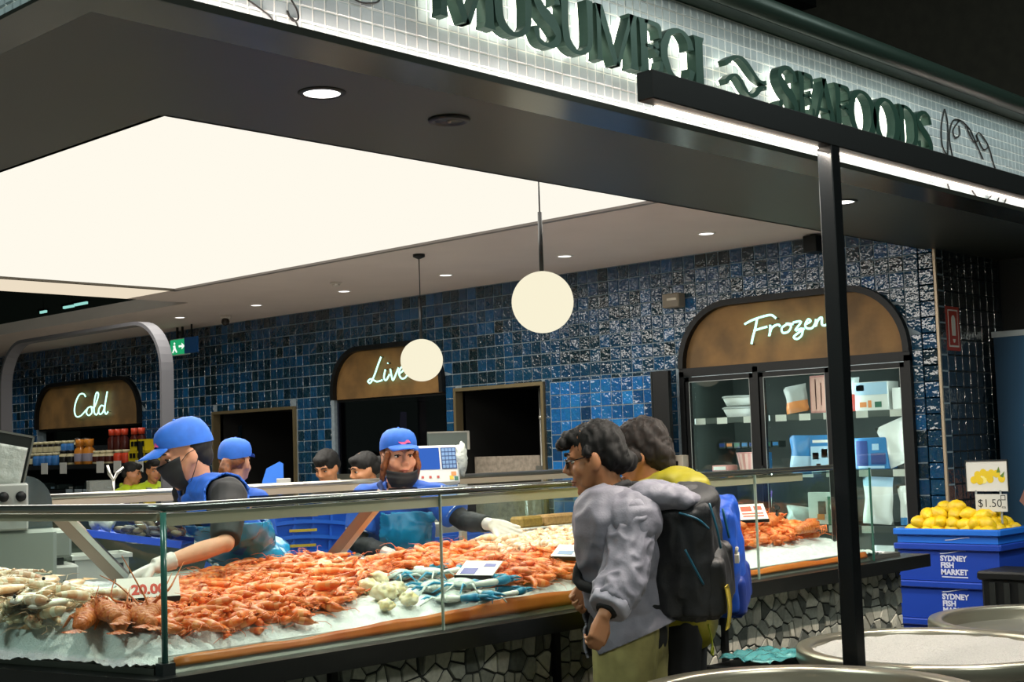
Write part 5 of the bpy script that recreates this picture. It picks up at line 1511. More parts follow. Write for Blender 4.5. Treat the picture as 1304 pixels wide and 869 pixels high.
M_skin = mat('skin_warm', '#c88f70', .5, sss=.12, vary=.1, vscale=30)
M_skin2 = mat('skin_tan', '#b97f58', .5, sss=.12, vary=.1, vscale=30)
M_glove = mat('white_glove', '#c6bcb6', .4, sss=.1)
M_hairb = mat('black_hair', '#0c0a08', .75, vary=.4, vscale=90)
M_hairbr = mat('auburn_hair', '#8a4f24', .45, col2='#5a3217', vscale=60)
M_royal = mat('royal_blue_cloth', '#1d5cc0', .75, vary=.25, vscale=25, bump=.1, bscale=150)
M_royal2 = mat('royal_blue_polo', '#1a58bd', .7, vary=.2, vscale=25, bump=.1, bscale=150)
M_capb = mat('cap_blue', '#2668cc', .7, vary=.15, vscale=30)
M_blackc = mat('black_cloth', '#17181a', .75, vary=.3, vscale=30)
M_apron = mat('blue_plastic_apron', '#2090c4', .22, col2='#197aae', vscale=9, bump=.35, bscale=28, coat=.4)
M_emb = mat('pink_emblem', '#c2497c', .6)
M_maskb = mat('black_mask', '#121416', .7)

def gloves(fig, root, i, a, skin_off=.0025):
    mb = MB(); fw = (fig.wr[i]-fig.el[i]).normalized()
    hand(mb, fig.wr[i]+fw*.012, a[0], a[1], a[2], a[3], fig.k*a[4], skin_off)
    mb.tube([fig.wr[i]-fw*.055, fig.wr[i]-fw*.045, fig.wr[i]+fw*.02], [.034*fig.k, .031*fig.k, .028*fig.k], 12)
    put('glove', fuse(mb, 'glove', .0045, 3, .0012, (60, 60, 60)), M_glove, root, label='thin white glove')

# ---- worker leaning over the left of the counter
hd = at(236, 577, 5.2)
f1 = Fig(at(350, 800, 5.88)*1, hd, R(152), 1.70, hyaw=R(6), hpitch=R(22))
f1.pel.z = .95; f1 = Fig(f1.pel, hd, R(152), 1.70, hyaw=R(6), hpitch=R(22))
f1.sh[-1] = at(292, 628, 4.98); f1.el[-1] = at(287, 692, 4.80); f1.wr[-1] = at(203, 720, 4.64)
f1.sh[1] = at(240, 622, 5.38); f1.el[1] = at(250, 676, 5.5); f1.wr[1] = at(233, 668, 5.27)
fw = f1.wr[-1]-f1.el[-1]
lh = ((at(160, 741, 4.60)-f1.wr[-1]), V((0, 0, -1)), 1, .42, 1.05)
f1.hands[-1] = lh; f1.hands[1] = (at(205, 672, 5.2)-f1.wr[1], V((0.2, 0.2, .6)), -1, .5, 1.0)
p_ = thing('person', 'person in blue cap and black mask reaching a gloved hand over the ice', 'person', (f1.pel.x, f1.pel.y, 0))
f1.body(p_, M_skin)
f1.eyes(p_, M_hairb, ws=.85); f1.cap(p_, M_capb, M_emb); f1.mask(p_, M_maskb)
gloves(f1, p_, -1, lh)
f1.hair(p_, M_hairb, [((0, -.03, .012), (.080, .085, .06)), ((0, -.052, -.03), (.064, .048, .055))], fold=.002, ridge=.001)
m = MB(); f1.torso(m, .006)
for i in (-1, 1): f1.arm(m, i, .014, 0, .95)
f1.collar(m); put('black_tee', fuse(m, 'black_tee', .007, 5, .006, seed=2, ridge=.003), M_blackc, p_)
m = MB(); f1.torso(m, .022)
def kp(c, n):
    d = c-f1.nb
    return not (d.dot(f1.tf) > .02 and abs(d.dot(f1.r)) < .055 and d.dot(f1.ax) > -.22) and not any((c-f1.sh[i]).length < .092 for i in (-1, 1)) and (c-f1.nb).length > .07
put('blue_vest', fuse(m, 'blue_vest', .007, 5, .008, seed=4, ridge=.005, keep=kp, thick=.008), M_royal, p_)
m = MB()
for i in (-1, 1): m.tube([f1.nb+f1.r*.06*i+f1.tf*.07-f1.ax*.02, f1.nb+f1.r*.085*i+f1.tf*.01+f1.ax*.02, f1.nb+f1.r*.04*i-f1.tf*.075+f1.ax*.025], [.022, .026, .022], 8)
put('vest_collar', fuse(m, 'vest_collar', .006, 3, .003), M_royal, p_)
m = MB(); f1.torso(m, .050)
YM = Matrix.Rotation(f1.yaw-PI/2, 4, 'Z')
m.ball(f1.pel-f1.u*.18+f1.f*.02, (.20, .18, .32), 16, 10, 0, YM); m.ball(f1.pel+f1.f*.06+f1.u*.06, (.19, .19, .2), 16, 10, 0, YM)
def kp(c, n):
    return not ((c-f1.pel).dot(f1.f) < -.06 and n.dot(f1.f) < -.2)
put('blue_apron', fuse(m, 'blue_apron', .008, 4, .012, (8, 8, 5), seed=7, ridge=.012, keep=kp, thick=.004, cut=(V((0, 0, 1.30)), V((0, 0, 1)))), M_apron, p_)
m = MB(); f1.legs(m, .016); m.ball(f1.sp(-.02), (.165, .12, .12), 14, 10, 0, f1.TM); put('trousers', fuse(m, 'trousers', .012, 3), M_blackc, p_)
for i in (-1, 1):
    m = MB(); f1.feet(m, .006, (i,)); put('shoe', fuse(m, 'shoe', .01, 2), M_black, p_)

# ---- worker in the middle, pointing along the counter
hd = at(508, 580, 6.45)
pl = at(515, 745, 6.7); pl.z = .92
f2 = Fig(pl, hd, R(-122), 1.66, hyaw=R(8), hpitch=R(4))
f2.sh[1] = at(466, 636, 6.5); f2.el[1] = at(455, 692, 6.45); f2.wr[1] = at(496, 706, 6.25)
f2.sh[-1] = at(556, 634, 6.45); f2.el[-1] = at(590, 664, 6.35); f2.wr[-1] = at(625, 668, 6.15)
lh = (at(662, 682, 6.1)-at(625, 668, 6.15), V((-.55, -.6, .35)), 1, .12, 1.0)
rh = (at(535, 712, 6.1)-at(496, 706, 6.25), V((.1, .1, -1)), -1, .35, 1.0)
f2.hands[-1] = lh; f2.hands[1] = rh
p_ = thing('person', 'person in blue cap with black mask under the chin, gloved hand held out', 'person', (pl.x, pl.y, 0))
f2.body(p_, M_skin)
f2.eyes(p_, M_hairbr); f2.lips(p_); f2.cap(p_, M_capb, M_emb); f2.mask(p_, M_maskb, .068, .070)
gloves(f2, p_, -1, lh); gloves(f2, p_, 1, rh)
f2.hair(p_, M_hairbr, [((0, -.03, .015), (.086, .085, .075)), ((0, -.06, -.05), (.06, .045, .07))]+
        [([(s_*.07, .045, .02), (s_*.084, .03, -.05), (s_*.088, .0, -.12)], [.012, .017, .010]) for s_ in (-1, 1)]+[([(-.05, -.07, -.05), (-.08, -.05, -.12), (-.085, -.02, -.18)], [.04, .035, .012])], fold=.003)
for s_ in (-1, 1): put('earring', MB().ball(f2.H(.086*s_, .012, -.045), .006, 8, 6), mat('pearl', '#e9e4da', .2), p_)
m = MB(); f2.torso(m, .016)
for i in (-1, 1): f2.arm(m, i, .022, 0, .72, .012)
def kp(c, n):
    d = c-f2.nb
    return not (d.dot(f2.tf) > .0 and abs(d.dot(f2.r)) < .05 and d.dot(f2.ax) > -.03)
put('blue_polo', fuse(m, 'blue_polo', .007, 5, .007, seed=12, ridge=.004, keep=kp, thick=.006), M_royal2, p_)
m = MB()
for i in (-1, 1): m.tube([f2.nb+f2.r*.02*i+f2.tf*.085-f2.ax*.07, f2.nb+f2.r*.065*i+f2.tf*.06-f2.ax*.0, f2.nb+f2.r*.075*i-f2.tf*.01+f2.ax*.03, f2.nb+f2.r*.03*i-f2.tf*.06+f2.ax*.035], [.012, .02, .018, .015], 8)
put('polo_collar', fuse(m, 'polo_collar', .006, 3), mat('navy_collar', '#16356f', .7), p_)
m = MB()
for i in (-1, 1):
    a = f2.sh[i].lerp(f2.el[i], .72); ax_ = (f2.el[i]-f2.sh[i]).normalized(); m.tube([a-ax_*.004, a+ax_*.004], .072*f2.k, 16)
    m.tube([f2.nb+f2.r*.07*i+f2.ax*.02, f2.sh[i]+f2.u*.055, f2.sh[i]+f2.r*.055*i+f2.u*.015], .005, 6)
put('white_piping', m, mat('white_trim', '#d9dbe0', .6), p_)
for i in (-1, 1):
    m = MB(); f2.arm(m, i, .010, .3, 1.86)
    put('black_sleeve', fuse(m, 'black_sleeve', .006, 3, .004, (30, 30, 30), seed=3), M_blackc, p_)
m = MB(); f2.torso(m, .048)
m.ball(f2.sp(-.3, .02), (.2, .15, .32), 16, 10, 0, f2.TM)
def kp(c, n):
    d = c-f2.sp(.5); a = d.dot(f2.ax); q = n.dot(f2.tf)
    return (q > -.3 if a < -.08 else (q > .2 and abs(d.dot(f2.r)) < .125)) and a < .22
put('blue_apron', fuse(m, 'blue_apron', .008, 4, .012, (9, 9, 4), seed=17, ridge=.010, keep=kp, thick=.004), M_apron, p_)
for i in (-1, 1):
    m = MB(); m.tube([f2.sp(.64, .155, .10*i), f2.nb+f2.r*.085*i+f2.tf*.035+f2.ax*.005, f2.nb+f2.r*.03*i-f2.tf*.07+f2.ax*.03], .008, 6)
    put('apron_strap', m, M_apron, p_)
m = MB(); f2.legs(m, .016); m.ball(f2.sp(-.02), (.165, .12, .12), 14, 10, 0, f2.TM); put('trousers', fuse(m, 'trousers', .012, 3), M_blackc, p_)
for i in (-1, 1):
    m = MB(); f2.feet(m, .006, (i,)); put('shoe', fuse(m, 'shoe', .01, 2), M_black, p_)

# ---- customer in the grey jacket with the black backpack
hd = at(757, 582, 4.6); pl = at(803, 790, 4.64); pl.z = .93
f3 = Fig(pl, hd, R(115), 1.66, hyaw=R(10), hpitch=R(12), wide=1.02)
f3.sh[-1] = at(806, 664, 4.45); f3.el[-1] = at(794, 738, 4.36); f3.wr[-1] = at(770, 782, 4.28)
f3.sh[1] = at(778, 658, 4.78); f3.el[1] = at(772, 715, 4.86); f3.wr[1] = at(750, 744, 4.72)
lh = (at(757, 828, 4.24)-f3.wr[-1], V((.3, .75, .1)), 1, .72, .88); rh = (at(735, 768, 4.66)-f3.wr[1], V((-.7, -.6, -.1)), -1, .55, 1.0)
f3.hands[-1] = lh; f3.hands[1] = rh
p_ = thing('person', 'person in glasses, grey hooded jacket and khaki trousers looking into the counter', 'person', (pl.x, pl.y, 0))
f3.body(p_, M_skin2, .005)
f3.eyes(p_, M_hairb); f3.lips(p_, '#8f5844')
f3.hair(p_, M_hairb, [((0, -.022, .045), (.086, .098, .080)), ((0, -.062, -.005), (.077, .058, .072)), ((0, -.092, -.035), (.055, .045, .045)), ((0, .05, .078), (.058, .05, .033)), ((0, .078, .068), (.05, .028, .022)),
                      ([(-.05, .09, .07), (0, .105, .065), (.05, .09, .07)], [.016, .018, .016]),
                      ([(-.078, .02, .03), (-.083, .0, .01)], [.018, .014]), ([(.078, .02, .03), (.083, .0, .01)], [.018, .014])], fold=.008, ridge=.006, seed=5)
m = MB()
for i in (-1, 1):
    m.tube([f3.H(i*(.033+.021*math.cos(a)), .100-.006*abs(math.cos(a)), -.002+.016*math.sin(a)) for a in [2*PI*j/18 for j in range(18)]], .0022, 5, closed=True)
    m.tube([f3.H(i*.054, .096, .004), f3.H(i*.078, .06, .004), f3.H(i*.084, .0, .006)], .002, 5)
m.tube([f3.H(-.012, .101, .0), f3.H(.012, .101, .0)], .002, 5)
put('glasses', m, mat('black_frame', '#101112', .25), p_)
M_jack = mat('grey_jacket', '#8d8b97', .6, vary=.15, vscale=18, bump=.12, bscale=120)
m = MB(); f3.torso(m, .034)
m.ball(f3.sp(-.10, -.01), (.205, .165, .17), 16, 10, 0, f3.TM); m.ball(f3.sp(.25, .01), (.18, .14, .2), 16, 10, 0, f3.TM)
def kp(c, n):
    d = c-f3.nb
    return not (d.dot(f3.tf) > .05 and abs(d.dot(f3.r)) < .07 and d.dot(f3.ax) < .03) and (c-f3.nb-f3.ax*.03).length > .085
put('grey_jacket', fuse(m, 'grey_jacket', .007, 4, .010, (10, 10, 7), seed=21, ridge=.009, keep=kp, thick=.009, cut=(at(810, 812, 4.6), V((0, 0, -1))+f3.f*-.42)), M_jack, p_)
for i in (-1, 1):
    m = MB(); f3.arm(m, i, .026, 0, 1.5, .006); m.ball(f3.sh[i], .080, 12, 8); m.ball(f3.el[i], .068, 12, 8)
    m.tube([f3.el[i], f3.el[i].lerp(f3.wr[i], .7)], [.072, .064], 12)
    put('jacket_sleeve', fuse(m, 'jacket_sleeve', .006, 4, .008, (16, 16, 16), seed=40+i, ridge=.010), M_jack, p_)
m = MB()
m.tube([f3.nb+f3.tf*.085-f3.ax*.05+f3.r*-.05, f3.nb-f3.r*.098+f3.tf*.01+f3.ax*.015, f3.nb-f3.tf*.105-f3.r*.04+f3.ax*.01, f3.nb-f3.tf*.105+f3.r*.04+f3.ax*.01, f3.nb+f3.r*.098+f3.tf*.01+f3.ax*.015, f3.nb+f3.tf*.085-f3.ax*.05+f3.r*.05], [.022, .03, .05, .05, .03, .022], 10)
m.ball(f3.nb-f3.tf*.14+f3.ax*.02, (.12, .08, .05), 14, 10, 0, f3.TM); m.ball(f3.nb-f3.tf*.20+f3.ax*.01, (.10, .07, .042), 14, 10, 0, f3.TM); m.ball(f3.nb-f3.tf*.25-f3.ax*.01, (.07, .05, .032), 14, 10, 0, f3.TM)
put('hood', fuse(m, 'hood', .007, 4, .007, (14, 14, 14), seed=2, ridge=.006), M_jack, p_)
for i in (-1, 1):
    m = MB(); a = f3.el[i].lerp(f3.wr[i], .62); b = f3.el[i].lerp(f3.wr[i], .9)
    m.tube([a, b], [.070, .064], 16); put('turned_cuff', fuse(m, 'turned_cuff', .007, 3, .006, (30, 30, 30)), mat('pale_cuff', '#a3a1ad', .6), p_)
    m = MB(); f3.arm(m, i, .010, 1.2, 1.97); put('dark_sleeve', fuse(m, 'dark_sleeve', .007, 2), M_blackc, p_)
m = MB(); f3.torso(m, .014); f3.collar(m, 0, .02); m.ball(f3.sp(-.06, .05), (.13, .10, .17), 14, 10, 0, f3.TM); put('black_shirt', fuse(m, 'black_shirt', .009, 3, .004), M_blackc, p_)
m = MB(); f3.legs(m, .030, .06); m.ball(f3.sp(-.05), (.158, .118, .14), 14, 10, 0, f3.TM); put('khaki_trousers', fuse(m, 'khaki_trousers', .009, 4, .008, (14, 14, 5), ridge=.004), mat('khaki_cloth', '#a1985f', .75, vary=.2, vscale=20), p_)
for i in (-1, 1):
    m = MB(); f3.feet(m, .006, (i,)); put('shoe', fuse(m, 'shoe', .01, 2), M_black, p_)

def rbox(mb, M, sx, sy, sz, r, c=(0, 0, 0)):
    """soft bag: rounded block of blobs"""
    for x in (-1, 1):
        for y in (-1, 1):
            mb.tube([M @ V((c[0]+x*(sx-r), c[1]+y*(sy-r), c[2]-(sz-r))), M @ V((c[0]+x*(sx-r)*.9, c[1]+y*(sy-r)*.8, c[2]+(sz-r)))], [r, r*.9], 10)
    mb.ball(M @ V(c), (sx, sy, sz), 16, 12, 0, M.to_3x3().to_4x4()); mb.ball(M @ V((c[0], c[1], c[2]-sz*.3)), (sx*1.04, sy*1.06, sz*.6), 16, 12, 0, M.to_3x3().to_4x4())
    mb.box((c[0]-sx+r*.6, c[1]-sy+r*.5, c[2]-sz+r*.6), (c[0]+sx-r*.6, c[1]+sy-r*.5, c[2]+sz-r*.7), 0, M)
def frame(c, fig, lean=0):
    u = (fig.ax+fig.tf*lean).normalized(); f = (fig.f-u*fig.f.dot(u)).normalized(); r = f.cross(u)
    return Matrix(((r.x, f.x, u.x, c.x), (r.y, f.y, u.y, c.y), (r.z, f.z, u.z, c.z), (0, 0, 0, 1)))
# black backpack
bc = at(877, 702, 4.62); BM = frame(bc, f3, -.12)
bp = thing('backpack', 'black backpack with teal zips and a yellow tag on the back of the grey jacket', 'backpack', tuple(bc))
M_bpk = mat('black_ripstop', '#26272a', .6, vary=.2, vscale=40, bump=.15, bscale=200)
m = MB(); rbox(m, BM, .16, .105, .235, .06); put('main_bag', fuse(m, 'main_bag', .007, 5, .008, (12, 12, 8), seed=5, ridge=.006), M_bpk, bp)
m = MB(); rbox(m, BM, .135, .055, .13, .045, (0, -.085, -.09)); put('front_pocket', fuse(m, 'front_pocket', .007, 5, .006, seed=8, ridge=.006), mat('black_nylon', '#1a1b1d', .5, bump=.15, bscale=150), bp)
m = MB(); m.ball(BM @ V((0, -.02, .185)), (.125, .085, .045), 14, 10, 0, BM.to_3x3().to_4x4()); put('lid', fuse(m, 'lid', .007, 4, .005), M_bpk, bp)
zt = MB()
for pts in ([(-.155, .0, .18), (-.15, -.06, .16), (-.12, -.09, .12)], [(-.10, -.09, .20), (-.11, -.115, .12), (-.10, -.125, .05)], [(-.165, -.02, .06), (-.165, -.05, .0), (-.15, -.075, -.06)], [(-.02, -.12, .16), (-.02, -.14, .06)]):
    zt.tube(catmull([BM @ V(q) for q in pts], 4), .004, 5)
put('teal_zips', zt, mat('teal_zip', '#1b5a70', .5), bp, label='teal zip lines')
m = MB().sheet(lambda u, v: BM @ V((-.118+.028*u, -.137-.010*math.sin(v*3.1)-.006*u, -.075-.15*v)), 2, 10, BM.to_3x3() @ V((0, .004, 0)))
put('yellow_tag', m, mat('mustard_webbing', '#b39a2c', .6), bp, label='yellow webbing tag')
for i in (-1, 1):
    m = MB()
    m.tube(catmull([BM @ V((.09*i, .09, .19)), f3.sh[i].lerp(f3.nb, .35)+f3.u*.075, f3.sh[i].lerp(f3.nb, .3)+f3.tf*.10-f3.u*.05, f3.sp(.45, .12, .15*i), f3.sp(.35, .0, .20*i), BM @ V((.14*i, .07, -.16))], 4), .019, 7)
    put('shoulder_strap', m, M_blackc, bp)
m = MB(); m.tube(catmull([BM @ V(q) for q in ((-.05, -.07, -.235), (-.04, -.08, -.30), (-.06, -.08, -.33), (-.03, -.08, -.35), (-.02, -.08, -.33), (-.045, -.08, -.31))], 5), .0035, 5); put('yellow_cord', m, mat('lime_cord', '#a8b02c', .5), bp, label='yellow drawcord loop')

# ---- second customer, mostly hidden, yellow jacket and blue rucksack
hd = at(815, 577, 5.0); pl = at(862, 790, 5.04); pl.z = .93
f4 = Fig(pl, hd, R(118), 1.66, hyaw=R(0), hpitch=R(18))
f4.sh[-1] = at(868, 640, 4.9); f4.sh[1] = at(835, 640, 5.26)
f4.el[-1] = at(860, 720, 4.86); f4.wr[-1] = at(838, 770, 4.9); f4.el[1] = at(830, 720, 5.3); f4.wr[1] = at(810, 755, 5.2)
p_ = thing('person', 'dark-haired person in yellow jacket and black trousers behind the grey-jacketed customer', 'person', (pl.x, pl.y, 0))
f4.body(p_, M_skin2, .008); f4.eyes(p_, M_hairb); f4.lips(p_, '#8f5844')
f4.hair(p_, mat('brown_black_hair', '#231710', .75, col2='#15100c', vscale=70), [((0, -.022, .045), (.093, .104, .086)), ((0, -.06, -.01), (.086, .066, .085)), ((0, -.07, -.06), (.06, .04, .05)), ((0, .06, .075), (.065, .04, .035)), ([(-.08, .02, .02), (-.083, -.0, -.03)], [.02, .016]), ([(.08, .02, .02), (.083, -.0, -.03)], [.02, .016])], fold=.009, ridge=.007, seed=15)
M_yel = mat('yellow_jacket', '#a89e1c', .55, vary=.2, vscale=15)
m = MB(); f4.torso(m, .040); m.ball(f4.sp(0, 0), (.2, .15, .15), 14, 10, 0, f4.TM)
for i in (-1, 1): f4.arm(m, i, .032, 0, 1.85)
m.tube([f4.nb-f4.r*.09, f4.nb-f4.tf*.09-f4.r*.05, f4.nb-f4.tf*.09+f4.r*.05, f4.nb+f4.r*.09], [.03, .045, .045, .03], 10)
m.ball(at(858, 612, 4.92), (.12, .09, .05), 14, 10, 0, f4.TM); m.ball(at(875, 620, 4.88), (.11, .08, .055), 14, 10, 0, f4.TM)
put('yellow_jacket', fuse(m, 'yellow_jacket', .008, 4, .008, seed=31, ridge=.006), M_yel, p_)
m = MB(); f4.legs(m, .03, .06); m.ball(f4.sp(-.05), (.172, .13, .13), 14, 10, 0, f4.TM); put('black_trousers', fuse(m, 'black_trousers', .01, 3, .006), M_blackc, p_)
for i in (-1, 1):
    m = MB(); f4.feet(m, .006, (i,)); put('shoe', fuse(m, 'shoe', .01, 2), M_black, p_)
bc = at(908, 706, 5.02); BM = frame(bc, f4, -.1)
bp = thing('backpack', 'bright blue rucksack showing behind the black backpack', 'backpack', tuple(bc))
m = MB(); rbox(m, BM, .15, .11, .235, .06); put('main_bag', fuse(m, 'main_bag', .008, 5, .007, (10, 10, 8), seed=25, ridge=.005), mat('cobalt_nylon', '#1a52bc', .5, vary=.15, vscale=12), bp)
m = MB(); rbox(m, BM, .13, .045, .10, .04, (0, -.08, -.13)); put('front_pocket', fuse(m, 'front_pocket', .008, 4, .005), mat('navy_nylon', '#123183', .5), bp)
m = MB(); m.box((-.152, -.11, .02), (-.12, -.095, .05), 0, BM).tube([BM @ V((-.14, -.10, .05)), BM @ V((-.14, -.105, .075))], .006, 6); put('white_toggle', m, mat('white_toggle', '#c9c4b8', .5), bp, label='small white toggle')
for i in (-1, 1):
    m = MB(); m.tube(catmull([BM @ V((.08*i, .09, .18)), f4.sh[i].lerp(f4.nb, .35)+f4.u*.07, f4.sh[i].lerp(f4.nb, .3)+f4.tf*.10-f4.u*.05, f4.sp(.35, .0, .2*i), BM @ V((.13*i, .07, -.16))], 4), .017, 6)
    put('shoulder_strap', m, mat('navy_nylon', '#123183', .5), bp)

# ---- people further back
def simple(label, head, yaw, top, skin, hairm, h=1.66, hyaw=0, hpitch=0, drop=.72, legs=None, kind='short', voxel=.009):
    pl = V(head)-V((math.cos(yaw), math.sin(yaw), 0))*.06; pl.z = .92*h/1.72 if head.z > 1.3 else head.z-drop
    f = Fig(pl, head, yaw, h, hyaw, hpitch)
    p = thing('person', label, 'person', (pl.x, pl.y, 0))
    for i in (-1, 1): f.el[i] = f.sh[i]-f.u*.25*f.k+f.r*.05*i; f.wr[i] = f.el[i]+f.f*.2-f.u*.08
    f.body(p, skin, voxel); f.eyes(p, M_hairb); f.lips(p)
    if kind == 'short': bl = [((0, -.018, .045), (.090, .104, .088)), ((0, -.06, 0), (.082, .057, .07)), ((0, .055, .083), (.062, .047, .034))]
    elif kind == 'bun': bl = [((0, -.016, .042), (.089, .104, .087)), ((0, -.06, 0), (.082, .057, .065)), ((0, -.125, .02), (.045, .045, .045)), ((0, .05, .078), (.062, .047, .034))]
    else: bl = [((0, -.04, .0), (.084, .08, .065)), ([(0, -.105, .0), (0, -.125, -.06), (.01, -.12, -.12), (.01, -.105, -.17)], [.026, .034, .030, .010])]
    f.hair(p, hairm, bl, .008, .004, .003)
    m = MB(); f.torso(m, .016)
    for i in (-1, 1): f.arm(m, i, .02, 0, .8, .01)
    f.collar(m)
    put('shirt', fuse(m, 'shirt', .010, 3, .006, ridge=.004), top, p)
    m = MB(); f.legs(m, .02, .06); m.ball(f.sp(-.03), (.17, .125, .12), 14, 10, 0, f.TM); put('trousers', fuse(m, 'trousers', .013, 2), legs or M_blackc, p)
    for i in (-1, 1):
        m = MB(); f.feet(m, .006, (i,)); put('shoe', fuse(m, 'shoe', .012, 2), M_black, p)
    return f, p
f5, p5 = simple('person with blue cap and brown ponytail turned away behind the left worker', at(300, 588, 6.8), R(20), M_royal2, M_skin, M_hairbr, 1.52, R(8), R(5), kind='tail')
f5.cap(p5, M_capb)
me = text_mesh('MUSUMECI', .045, lambda u, v, d: f5.sp(.72, -.14-d, 0) + f5.r*(u) + f5.ax*v*1.0, .002, .001, 'CENTER')
put('back_lettering', me, M_emb, p5, label='pink lettering across the back')
f6, p6 = simple('man with short black hair and cream shirt looking down behind the far rail', at(416, 595, 9.7), R(178), mat('cream_shirt', '#d3cbb5', .8, vary=.1, vscale=20), M_skin2, M_hairb, 1.66, R(20), R(24))
f7, p7 = simple('woman with black hair in a bun beside the man in the cream shirt', at(464, 598, 8.9), R(160), mat('pale_top', '#c9bfae', .8), M_skin2, M_hairb, 1.6, R(0), R(14), kind='bun')
M_hv = mat('hi_vis_yellow', '#b6d21c', .6); M_gv = mat('reflective_grey', '#9aa0a6', .3, .3)
for (px, py, yw, lb) in ((168, 603, -60, 'person in yellow high-visibility vest beside the cold shelves, left of the pair'), (196, 599, -110, 'person in yellow high-visibility vest beside the cold shelves, right of the pair')):
    f8, p8 = simple(lb, at(px, py, 13.2), R(yw), M_hv, M_skin2, M_hairb, 1.55, R(10), R(10), voxel=.012)
    for i in (-1, 1): put('reflective_stripe', MB().box((.055*i-.02, .0, -.2), (.055*i+.02, .145, .18), 0, Matrix.Translation(f8.sp(.6)) @ f8.TM), M_gv, p8)

# ================================================================== groceries on the cold shelves
M_shelf = mat('charcoal_shelf', '#23272a', .5, .3)
SX = 8.05
gs = thing('grocery_shelf', 'charcoal shelf unit carrying sauces and jars under the Cold sign', 'shelf', (8.3, 15.2, 0))
put('uprights', MB().box((SX, 13.25, 0), (8.5, 13.29, 1.75)).box((SX, 17.25, 0), (8.5, 17.29, 1.75)).box((8.47, 13.29, 0), (8.5, 17.25, 1.75)), M_shelf, gs)
for z in (1.53, 1.24, 1.05, .55): put('shelf_board', MB().box((SX, 13.29, z-.03), (8.47, 17.25, z)).box((SX-.012, 13.29, z-.05), (SX, 17.25, z)), M_shelf, gs)
put('riser', MB().box((8.22, 13.4, 1.53), (8.46, 17.2, 1.67)), M_dark, gs)
for px in (58, 82, 129, 151, 179):
    y = onX(px, 596, SX).y; put('price_tag', MB().box((SX-.018, y-.075, 1.43), (SX-.012, y+.075, 1.56)), mat('white_tag', '#e6e8e2', .5), gs)
for px in (100, 113, 91):
    y = onX(px, 610, SX).y; put('price_tag', MB().box((SX-.018, y-.1, 1.20), (SX-.012, y+.1, 1.25)), mat('pale_blue_tag', '#a7b7c2', .5), gs)
JM = dict(dark=mat('jar_dark', '#23211d', .25), cream=mat('jar_cream', '#d9cfa6', .4), blue=mat('jar_blue', '#3d7cc0', .4), orange=mat('juice_orange', '#cc8230', .25), lilac=mat('label_lilac', '#9a96a8', .5),
          red=mat('sauce_cap_red', '#d8482a', .4), maroon=mat('sauce_maroon', '#4a1a14', .25), yellow=mat('carton_yellow', '#dcc51f', .45), black=M_black)
def jar(r, h, body, cap, band):
    m = MB()
    m.lathe([(r*.96, 0), (r, h*.04), (r, h*.66), (r*.8, h*.76), (r*.8, h*.80)], 0, 0, 14, 0)
    m.lathe([(r*.84, h*.78), (r*.84, h), (r*.8, h*1.0)], 0, 0, 14, 1)
    m.lathe([(r*1.01, h*.14), (r*1.012, h*.15), (r*1.012, h*.56), (r*1.01, h*.57)], 0, 0, 14, 2)
    me = m.mesh('jar'); [me.materials.append(JM[q]) for q in (body, cap, band)]
    return me
def bottle(r, h, body, cap, band):
    m = MB()
    m.lathe([(r*.95, 0), (r, h*.03), (r, h*.55), (r*.5, h*.72), (r*.42, h*.80)], 0, 0, 14, 0)
    m.lathe([(r*.78, h*.72), (r*.78, h), (r*.7, h*1.0)], 0, 0, 14, 1)
    m.lathe([(r*1.01, h*.12), (r*1.012, h*.13), (r*1.012, h*.42), (r*1.01, h*.43)], 0, 0, 14, 2)
    me = m.mesh('bottle'); [me.materials.append(JM[q]) for q in (body, cap, band)]
    return me
P_dark = jar(.056, .15, 'dark', 'cream', 'cream'); P_blue = jar(.056, .15, 'blue', 'cream', 'blue'); P_blk = jar(.058, .17, 'cream', 'black', 'dark'); P_tall = bottle(.07, .29, 'orange', 'orange', 'lilac')
P_red = bottle(.05, .25, 'maroon', 'red', 'maroon'); P_lab = jar(.054, .15, 'cream', 'cream', 'maroon'); P_redl = jar(.054, .15, 'red', 'cream', 'red')
def row(px0, px1, me, tier, label, group, cat, step):
    n = 0
    y1, y0 = onX(px0, 580, 8.15).y, onX(px1, 580, 8.15).y
    k = max(1, int((y1-y0)/step))
    for i in range(k):
        o = bpy.data.objects.new(me.name.split('.')[0], me); C.objects.link(o)
        o.location = (8.32 if tier else 8.13, y0+(i+.5)*(y1-y0)/k, 1.672 if tier else 1.532)
        tag(o, label, cat, group)
row(13, 46, P_dark, 0, 'dark jar with cream cap and label, lower tier at the left of the cold shelf', 'dark cream-capped jars, lower tier', 'jar', .125)
row(13, 62, P_dark, 1, 'dark jar with cream cap and label, upper tier at the left of the cold shelf', 'dark cream-capped jars, upper tier', 'jar', .125)
row(46, 78, P_blue, 0, 'bright blue jar with cream cap, lower tier of the cold shelf', 'blue jars, lower tier', 'jar', .125)
row(63, 79, P_blue, 1, 'bright blue jar with cream cap, upper tier of the cold shelf', 'blue jars, upper tier', 'jar', .125)
row(79, 98, P_blk, 1, 'cream jar with dark label and black cap, upper tier of the cold shelf', 'black-capped jars, upper tier', 'jar', .125)
row(79, 98, P_blk, 0, 'cream jar with dark label and black cap, lower tier of the cold shelf', 'black-capped jars, lower tier', 'jar', .125)
row(99, 121, P_tall, 0, 'tall orange juice bottle with a lilac band on the cold shelf', 'orange juice bottles', 'bottle', .15)
row(122, 146, P_red, 1, 'dark red sauce bottle with orange-red cap, left block of the upper tier', 'red-capped sauces, left block', 'bottle', .108)
row(150, 168, P_red, 1, 'dark red sauce bottle with orange-red cap, right block of the upper tier', 'red-capped sauces, right block', 'bottle', .108)
